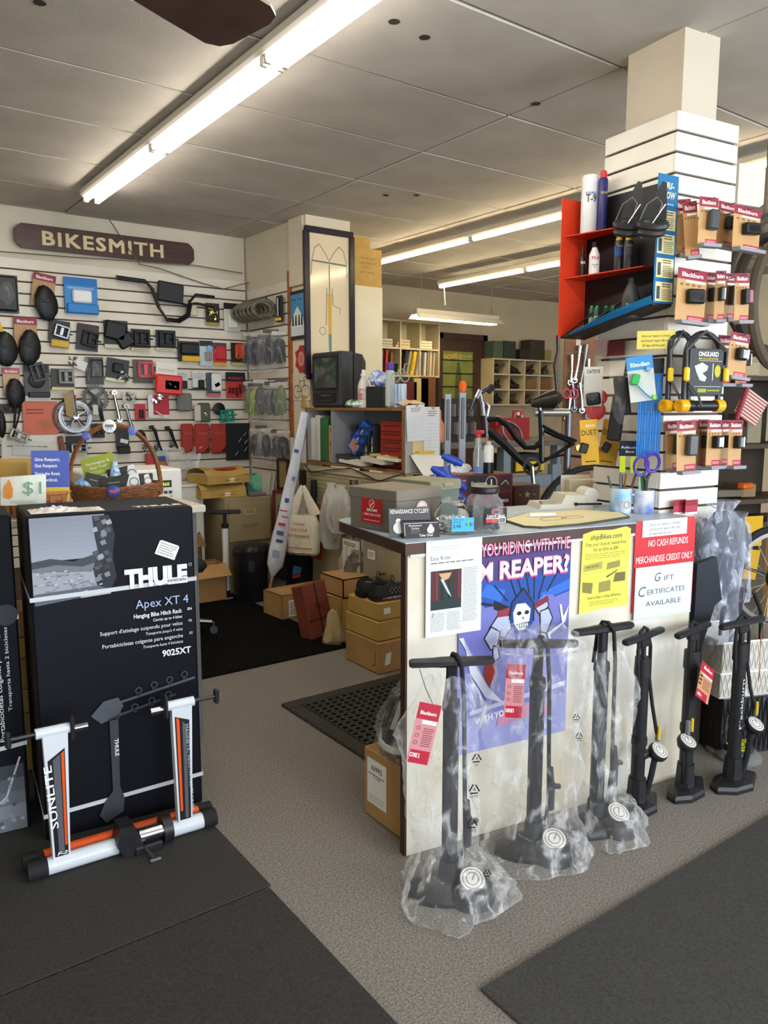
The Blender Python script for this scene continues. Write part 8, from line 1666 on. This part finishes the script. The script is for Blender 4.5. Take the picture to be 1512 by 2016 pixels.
# ---- brown board with hanging tools behind the tower
BB = Face(_S * 5.75, _C * 5.75, -36); c, w, h = BB.box(1102, 655, 1160, 1290, 0); c.z = 0; h = BB.at(1130, 655).z
t = thing('tool_board', 'brown plank tool board with shiny tools behind the tower', 'tool board', c, -36)
for i in range(14): q = MB(); q.cbox((0, 0, h * (i + .5) / 14), (w, .02, h / 14 - .005), .002); q.build('plank', mat('board_brown', '#7a4d1e', .5, c2='#6a4018', scale=6, stretch=(1, 1, 6)), t)
for k, (x, z, L, c_) in enumerate(((-.3, .75, .2, CHROME), (-.1, .8, .25, CHROME), (.1, .78, .3, STEEL), (.25, .7, .22, CHROME), (-.2, .5, .18, STEEL), (.05, .5, .2, CHROME), (.3, .45, .2, STEEL), (-.35, .4, .15, CHROME))):
    q = MB(); q.tube([(0, 0, L / 2), (.006, 0, 0), (0, 0, -L / 2)], [.016, .008, .012], 7); q.torus((0, 0, -L / 2), .018, .006, 12, 6, rotm(90, 0, 0)); o = q.build('wrench', c_, None, smooth=True); o.location = c + BB.u * (x * w) + BB.n * .04 + Vector((0, 0, h * (.55 + z * .42))); o.rotation_euler = (0, R(8 * math.sin(k)), R(-36)); tag(o, '%s wrench on the brown tool board' % ['leftmost upper', 'second upper', 'third upper', 'rightmost upper', 'left middle', 'centre middle', 'right middle', 'lowest left'][k], 'wrench', 'wrenches on the tool board')
p0 = BB.at(1123, 775, .06); t = thing('scissors', 'pink red handled scissors hanging behind the tower', 'scissors', p0, -36)
for s in (-1, 1): q = MB(); q.torus((s * .028, 0, .0), .026, .007, 14, 6, rotm(90, 0, 0), sq=1.3); q.build('finger_loop', C('#b8344c', .4), t, smooth=True)
q = MB(); q.tube([(0, 0, -.03), (-.01, 0, -.19)], [.014, .004], 6); q.build('blade', CHROME, t)
q = MB(); a = BB.at(1098, 660, .04); b = BB.at(1092, 720, .04); c2 = BB.at(1100, 810, .04); q.tube([a, a * .5 + b * .5 + Vector((.02, 0, 0)), b, c2], .012, 8); tag(q.build('bent_tube', C('#2c1416', .3), None, smooth=True), 'bent dark red steel tube hanging beside the tower', 'tube')
# ================================================================ RIGHT EDGE
RT = Face(_S * 4.0, _C * 4.0, -36.1)
for k, (px, py, r_, c_) in enumerate(((1530, 560, .30, '#4a4236'), (1520, 580, .25, '#3c352b'), (1540, 600, .27, '#574c3d'))):
    o = MB(); o.torus((0, 0, 0), r_, .026, 40, 8, rotm(90, 0, -20 + 10 * k), sq=1.1); e = o.build('tyre', C(c_, .8), None, smooth=True); e.location = RT.at(px, py, .1 * k); tag(e, '%s brown bicycle tyre hanging at the right edge' % ['outer', 'inner', 'rear'][k], 'tyre', 'hanging tyres')
q = MB(); q.cyl(RT.at(1470, 505), RT.at(1600, 485), .02, n=8); q.cyl(RT.at(1500, 500), Vector((RT.at(1500, 500).x, RT.at(1500, 500).y, 2.76)), .006, n=6); q.cyl(RT.at(1590, 487), Vector((RT.at(1590, 487).x, RT.at(1590, 487).y, 2.76)), .006, n=6); tag(q.build('hanging_rail', C('#6b5f4c', .6)), 'wooden rail hung from the ceiling carrying the tyres', 'rail')
rs = thing('parts_rack', 'dark wooden parts rack at the right edge behind the tower', 'rack', (0, 0, 0), 0); M_DW = mat('rack_wood', '#4a3728', .6, c2='#3c2c20', scale=6)
RK = Face(_S * 4.5, _C * 4.5, -20)
for py in (690, 745, 878, 985, 1030):
    a = RK.at(1425, py); b = RK.at(1640, py); q = MB(); c = (a + b) / 2; q.box((c.x, c.y + .2, (a.z + b.z) / 2), ((b - a).length, .4, .03), rotm(0, 0, -20)); q.build('shelf_board', M_DW, rs)
for px in (1426, 1640): a = RK.at(px, 680); q = MB(); q.box((a.x, a.y + .2, a.z / 2), (.05, .3, a.z), rotm(0, 0, -20)); q.build('post', M_DW, rs)
a = RK.at(1510, 800); q = MB(); q.box((a.x, a.y + .42, .9), (1.0, .02, 1.4), rotm(0, 0, -20)); q.build('back_board', C('#3a2f24', .7), rs)
for k, (px, py, wd, h_, c_, lb) in enumerate(((1440, 878, .10, .16, '#3a3430', 'dark tin on the right rack'), (1470, 878, .14, .12, '#2b2724', 'black motor casting on the right rack'), (1500, 878, .12, .2, '#8c8468', 'olive carton on the right rack'), (1450, 745, .2, .12, '#5c5440', 'olive box high on the right rack'), (1495, 745, .14, .10, '#a89c7c', 'pale box high on the right rack'), (1455, 985, .22, .05, '#6a6458', 'grey tray of tools on the right rack'), (1490, 985, .12, .09, '#8a7450', 'brown carton of wood scraps on the right rack'))):
    a = RK.at(px, py); q = MB(); q.cbox((0, 0, h_ / 2), (wd, .2, h_), .006); o = q.build('stored_box', C(c_, .6)); o.location = (a.x + .03, a.y + .15, a.z + .016); o.rotation_euler = (0, 0, R(-20)); tag(o, lb, 'box')
q = MB(); q.cbox((0, 0, .02), (.12, .06, .04), .01); o = q.build('orange_tool', C('#d8601c', .4)); a = RK.at(1470, 982); o.location = (a.x + .01, a.y + .02, a.z + .067); tag(o, 'orange tool lying on the grey tray at right', 'tool')
RN = Face(_S * 3.4, _C * 3.4, -30); RG = Face(_S * 4.5, _C * 4.5 - .03, -20)
t, w, h = flat('striped_flag', 'small red and white striped flag tilted at the right edge', 'flag', RG, (1442, 770, 1492, 826), 0, C('#d8cfc4', .7), .002, rot=-30); p = Print(t, -.002)
for i in range(9): p.rect(-w * .5, h * (i / 9), w * .5, h * ((i + .5) / 9), C('#b0504a'))
p.done()
q = MB(); q.cyl(RG.at(1450, 826, .03), RG.at(1474, 756, .03), .016, n=8); tag(q.build('red_tube', C('#8c2430', .35), None, smooth=True), 'dark red tube slanting behind the carded lights', 'tube')
for k, (bx_, c_, lb) in enumerate((((1464, 1016, 1500, 1075), '#d8aa18', 'yellow envelope upright at the right edge'), ((1462, 1082, 1488, 1140), '#d2a41c', 'yellow tag leaning beside the wheel'))): flat('yellow_card', lb, 'card', RG, bx_, .0, C(c_, .6), .004, rot=-8 * k)
t, w, h = flat('wooden_post', 'pale wooden post at the right edge', 'post', Face(_S * 3.7, _C * 3.7, -30), (1498, 925, 1535, 1500), 0, C('#c8ac74', .6), .05)
# bicycle wheel at the right edge
c = RN.at(1522, 1135, .12); wl = thing('rear_wheel', 'bicycle rear wheel with a black tyre cut by the right edge', 'wheel', c, -25); rr_ = abs(RN.at(1522, 1040, .12).z - c.z)
q = MB(); q.torus((0, 0, 0), rr_, .017, 44, 8, rotm(90, 0, 0)); q.build('tyre', RUBBER, wl, smooth=True); q = MB(); q.ring((0, 0, 0), rr_ - .014, rr_ - .032, .02, 40, rotm(90, 0, 0)); q.build('rim', C('#9c9a92', .3, .7), wl)
for k in range(18): a_ = 2 * math.pi * k / 18; q = MB(); q.tube([(.015 * math.cos(a_ + 1), -.02 * (-1) ** k, .015 * math.sin(a_ + 1)), ((rr_ - .02) * math.cos(a_), 0, (rr_ - .02) * math.sin(a_))], .0013, 4); q.build('spoke', C('#b8b8b4', .3, .6), wl)
for k in range(6): q = MB(); q.ring((0, -.02 - .005 * k, 0), .055 - .006 * k, .02, .003, 18, rotm(90, 0, 0)); q.build('sprocket', C('#2a2724', .4, .5), wl)
q = MB(); q.tube([(-.02, -.05, -.02), (-.03, -.06, -.07), (.01, -.06, -.11)], .012, 7); q.build('derailleur', BLACK, wl); q = MB(); q.cyl((0, 0, 0), (.0, .42, 0), .008, n=8); q.build('axle', STEEL, wl)
# wrapped goods hanging on the tower end and white wire baskets behind the pumps
WB2 = Face(2.80, 1.60, -22)
for k, (bx_, lb, cc_, rot) in enumerate((((1368, 1010, 1400, 1190), 'narrow clear pack of dark goods hanging at the counter end', '#1d2026', 0), ((1374, 985, 1452, 1262), 'large shiny clear bag with a dark folded garment at the counter end', '#23283a', 0), ((1446, 1008, 1478, 1180), 'clear bag hanging behind the large shiny one', '#1c1c20', -4))):
    c, w, h = WB2.box(*bx_, .0 - .03 * (k != 1)); t = thing('garment_bag', lb, 'bag', c, -30, 'clear bags at the counter end', ry=rot); q = MB(); q.ball((0, 0, h * .62), (w * .8, .06, h * .62), 12, 9); q.noise(.008, k); q.build('garment', C(cc_, .6), t, smooth=True)
    rings = []; rnd = random.Random(k + 4)
    for z, s in ((0, .85), (.1, 1), (.3, .95), (.6, 1.05), (.85, .95), (.93, .5), (1.0, .75)): rings.append([Vector((math.cos(R(g)) * w * .52 * s * rnd.uniform(.9, 1.1), math.sin(R(g)) * .055 * s, z * h)) for g in range(0, 360, 20)])
    q = MB(); loft(q, rings, 18, cap=False); q.build('clear_film', film('blue_film', '#e2eaff', body=.10, streak=.5, scale=22, rough=.08), t, smooth='all'); q = MB(); q.cyl((0, .0, h * .93), (0, .12, h * .95), .002, n=5); q.build('peg_hook', STEEL, t)
t, w, h = flat('paper_label', 'white folded paper corner sticking out of the wrapped goods', 'paper', WB2, (1378, 1162, 1412, 1196), .06, C('#c9d2dc', .6), .002, poly=[(0, 0), (1, .7), (.7, 1.0)])
t, w, h = flat('small_pack', 'dark hanging pack at the counter corner above the pumps', 'packet', Face(2.6, 1.56, -9.7), (1360, 1096, 1412, 1285), -.02, C('#1c1f28', .4), .02, poly=[(0, 0), (.3, .05), (.75, .5), (1, .55), (.7, 1), (0, .95)])
def wbasket(label, px, py, w, d, h, z, m, col):
    b_ = P(px, py, z=z); t = thing('mesh_basket', label, 'basket', b_, -22, 'mesh baskets behind the pumps'); th = .004
    q = MB(); q.box((0, d / 2, .004), (w, d, .006)); q.build('floor_panel', m, t)
    for s in (-1, 1): q = MB(); q.box((s * w / 2, d / 2, h / 2), (th, d, h)); q.build('side_mesh', m, t); q = MB(); q.box((0, d / 2 + s * d / 2, h / 2), (w, th, h)); q.build('side_mesh', m, t)
    q = MB(); q.tube([(-w / 2, 0, h), (w / 2, 0, h), (w / 2, d, h), (-w / 2, d, h)], .006, 6, closed=True); q.build('rim', C(col, .4), t)
    q = MB()
    for i in range(16): x = -w / 2 + w * i / 16; q.tube([(x, -.004, .01), (x + w / 16, -.004, h * .97)], .0016, 4); q.tube([(x + w / 16, -.004, .01), (x, -.004, h * .97)], .0016, 4)
    tag(q.build('mesh_wires', C(col, .4), t), kind='stuff'); return t
wbasket('black wire mesh basket on the floor behind the right pump', 1492, 1480, .36, .28, .24, 0, film('mesh_black', '#101012', body=.82, streak=.1, rough=.5), '#141416'); z_ = .246
wbasket('lower white wire mesh basket stacked behind the right pump', 1492, 1368, .36, .28, .10, .25, film('mesh_white', '#d0cdc2', body=.7, streak=.2, rough=.5), '#d4d2c8'); wbasket('upper white wire mesh basket at the right edge', 1497, 1318, .36, .28, .12, .355, MATS['mesh_white'], '#d4d2c8')
b_ = P(1492, 1512, z=0); t = thing('base_dish', 'round grey pump foot with a yellow green dial on the floor at right', 'pump', b_ + Vector((.03, .1, 0)), 0); q = MB(); q.lathe([(.09, 0), (.09, .012), (.07, .03), (.05, .035)], n=24); q.build('base', C('#6c6e6c', .5), t, smooth=True); dial(t, (0, 0, .05), .05, 12, -36, '#b8b830', '#5c5c20')
t = thing('acrylic_tray', 'clear plastic tray of parts leaning at the end of the counter', 'tray', P(1392, 1420, z=.02) + Vector((.02, .06, 0)), -20, rx=-6)
for nm, c_, d_ in (('back', (0, .04, .2), (.17, .004, .4)), ('front', (0, -.03, .05), (.17, .004, .1)), ('shelf_panel', (0, .0, .06), (.17, .08, .004))): q = MB(); q.box(c_, d_); q.build(nm, FILM2, t)
q = MB(); q.cbox((-.03, .01, .30), (.04, .02, .22), .006); q.cbox((.0, .0, .33), (.05, .025, .07), .006); q.tube([(-.03, .0, .22), (-.02, -.01, .14), (.0, -.02, .10)], .014, 8); q.build('lock_part', BLACK, t)
# helmet in a bag on a labelled carton under the counter's left end
b_ = P(801, 1660, z=0); t = thing('carton', 'brown carton with a white number label tucked behind the counter panel', 'box', (1.425, 1.84, 0), 0)
hc = P(735, 1465, Y=2.06).z
q = MB(); q.cbox((.13, .115, hc / 2), (.26, .23, hc), .004); q.build('carton_body', CARD, t); q = MB(); q.box((.10, -.006, hc * .33), (.2, .004, hc * .6)); q.build('flap', C('#c4bca8', .7), t)
p = Print(t, .0, Matrix.Translation((-.001, .23, 0)) @ Matrix.Rotation(R(-90), 4, 'Z')); p.rect(.02, hc * .22, .13, hc * .88, PAPER); p.text('63992', .075, hc * .72, .018, INK, w=.06, bold=.02); p.text('T144', .075, hc * .6, .014, INK, w=.04); p.rows(.03, hc * .64, .12, hc * .68, 1, GREY); p.rows(.03, hc * .25, .12, hc * .36, 3, LGREY); p.done()
hl = thing('bike_helmet', 'black and white bicycle helmet in a clear bag on the labelled carton', 'helmet', (1.55, 1.96, hc + .002), 20)
M_HB = C('#17181a', .25); q = MB(); rings = []
for i in range(9):
    a_ = R(90 * i / 8); rings.append([Vector((math.cos(R(g)) * .125 * math.cos(a_) , math.sin(R(g)) * .10 * math.cos(a_), .03 + .13 * math.sin(a_))) for g in range(0, 360, 20)])
loft(q, rings, 18); q.build('shell', M_HB, hl, smooth=True)
for k in range(4): q = MB(); q.tube([(-.11 + .0 * k, -.06 + .035 * k, .10), (-.03, -.07 + .045 * k, .165), (.06, -.06 + .04 * k, .15), (.11, -.04 + .03 * k, .09)], [.010, .014, .013, .008], 8, sq=.6); q.build('rib', C('#b9bbb8', .3) if k % 2 == 0 else M_HB, hl, smooth=True)
q = MB(); q.torus((0, 0, .035), .118, .014, 24, 8, sq=.82); q.build('rim', C('#c9cac6', .3), hl, smooth=True); q = MB(); q.ring((-.12, -.03, .12), .018, .01, .008, 14, rotm(0, 90, 20)); q.build('dial', C('#8a8c8c', .3), hl)
bag(hl, [(.0, 0, 0, .13, .105), (.03, 0, 0, .15, .125), (.12, 0, 0, .14, .12), (.19, .01, 0, .09, .08), (.26, .03, 0, .05, .04)], seed=5, amp=.04, n=22)
# spare pump behind the row at right
b_, tp = hdepth((1463, 1500), (1463, 1170)); t = thing('floor_pump', 'grey barrel floor pump with a looped hose behind the rightmost pump', 'pump', b_ + Vector((.05, .1, 0)), -20); H = tp.z
q = MB(); q.lathe([(.09, 0), (.09, .012), (.03, .03)], n=18, sy=.7); q.build('base', C('#6c6e6c', .5), t, smooth=True); q = MB(); q.cyl((0, 0, .02), (0, 0, H - .12), .018); q.build('barrel', C('#7c7e84', .4), t, smooth=True); q = MB(); q.cyl((0, 0, H - .13), (0, 0, H), .026); q.build('cap', C('#2a2a2c', .4), t, smooth=True)
q = MB(); q.tube([(-.09, -.03, H - .18), (-.085, -.03, H - .08), (-.05, -.03, H - .02), (.0, -.03, H), (.06, -.03, H - .02), (.1, -.03, H - .1), (.11, -.03, H - .3)], .008, 8); q.build('hose', RUBBER, t, smooth=True)
t, w, h = flat('white_board', 'blank white rounded board fixed beside the tower top', 'board', Face(2.87, 1.69, -7), (1448, 328, 1500, 408), -.02, C('#cfc9bb', .5), .012, poly=[(0, 0), (.85, .02), (1, .12), (1, 1), (0, 1)])
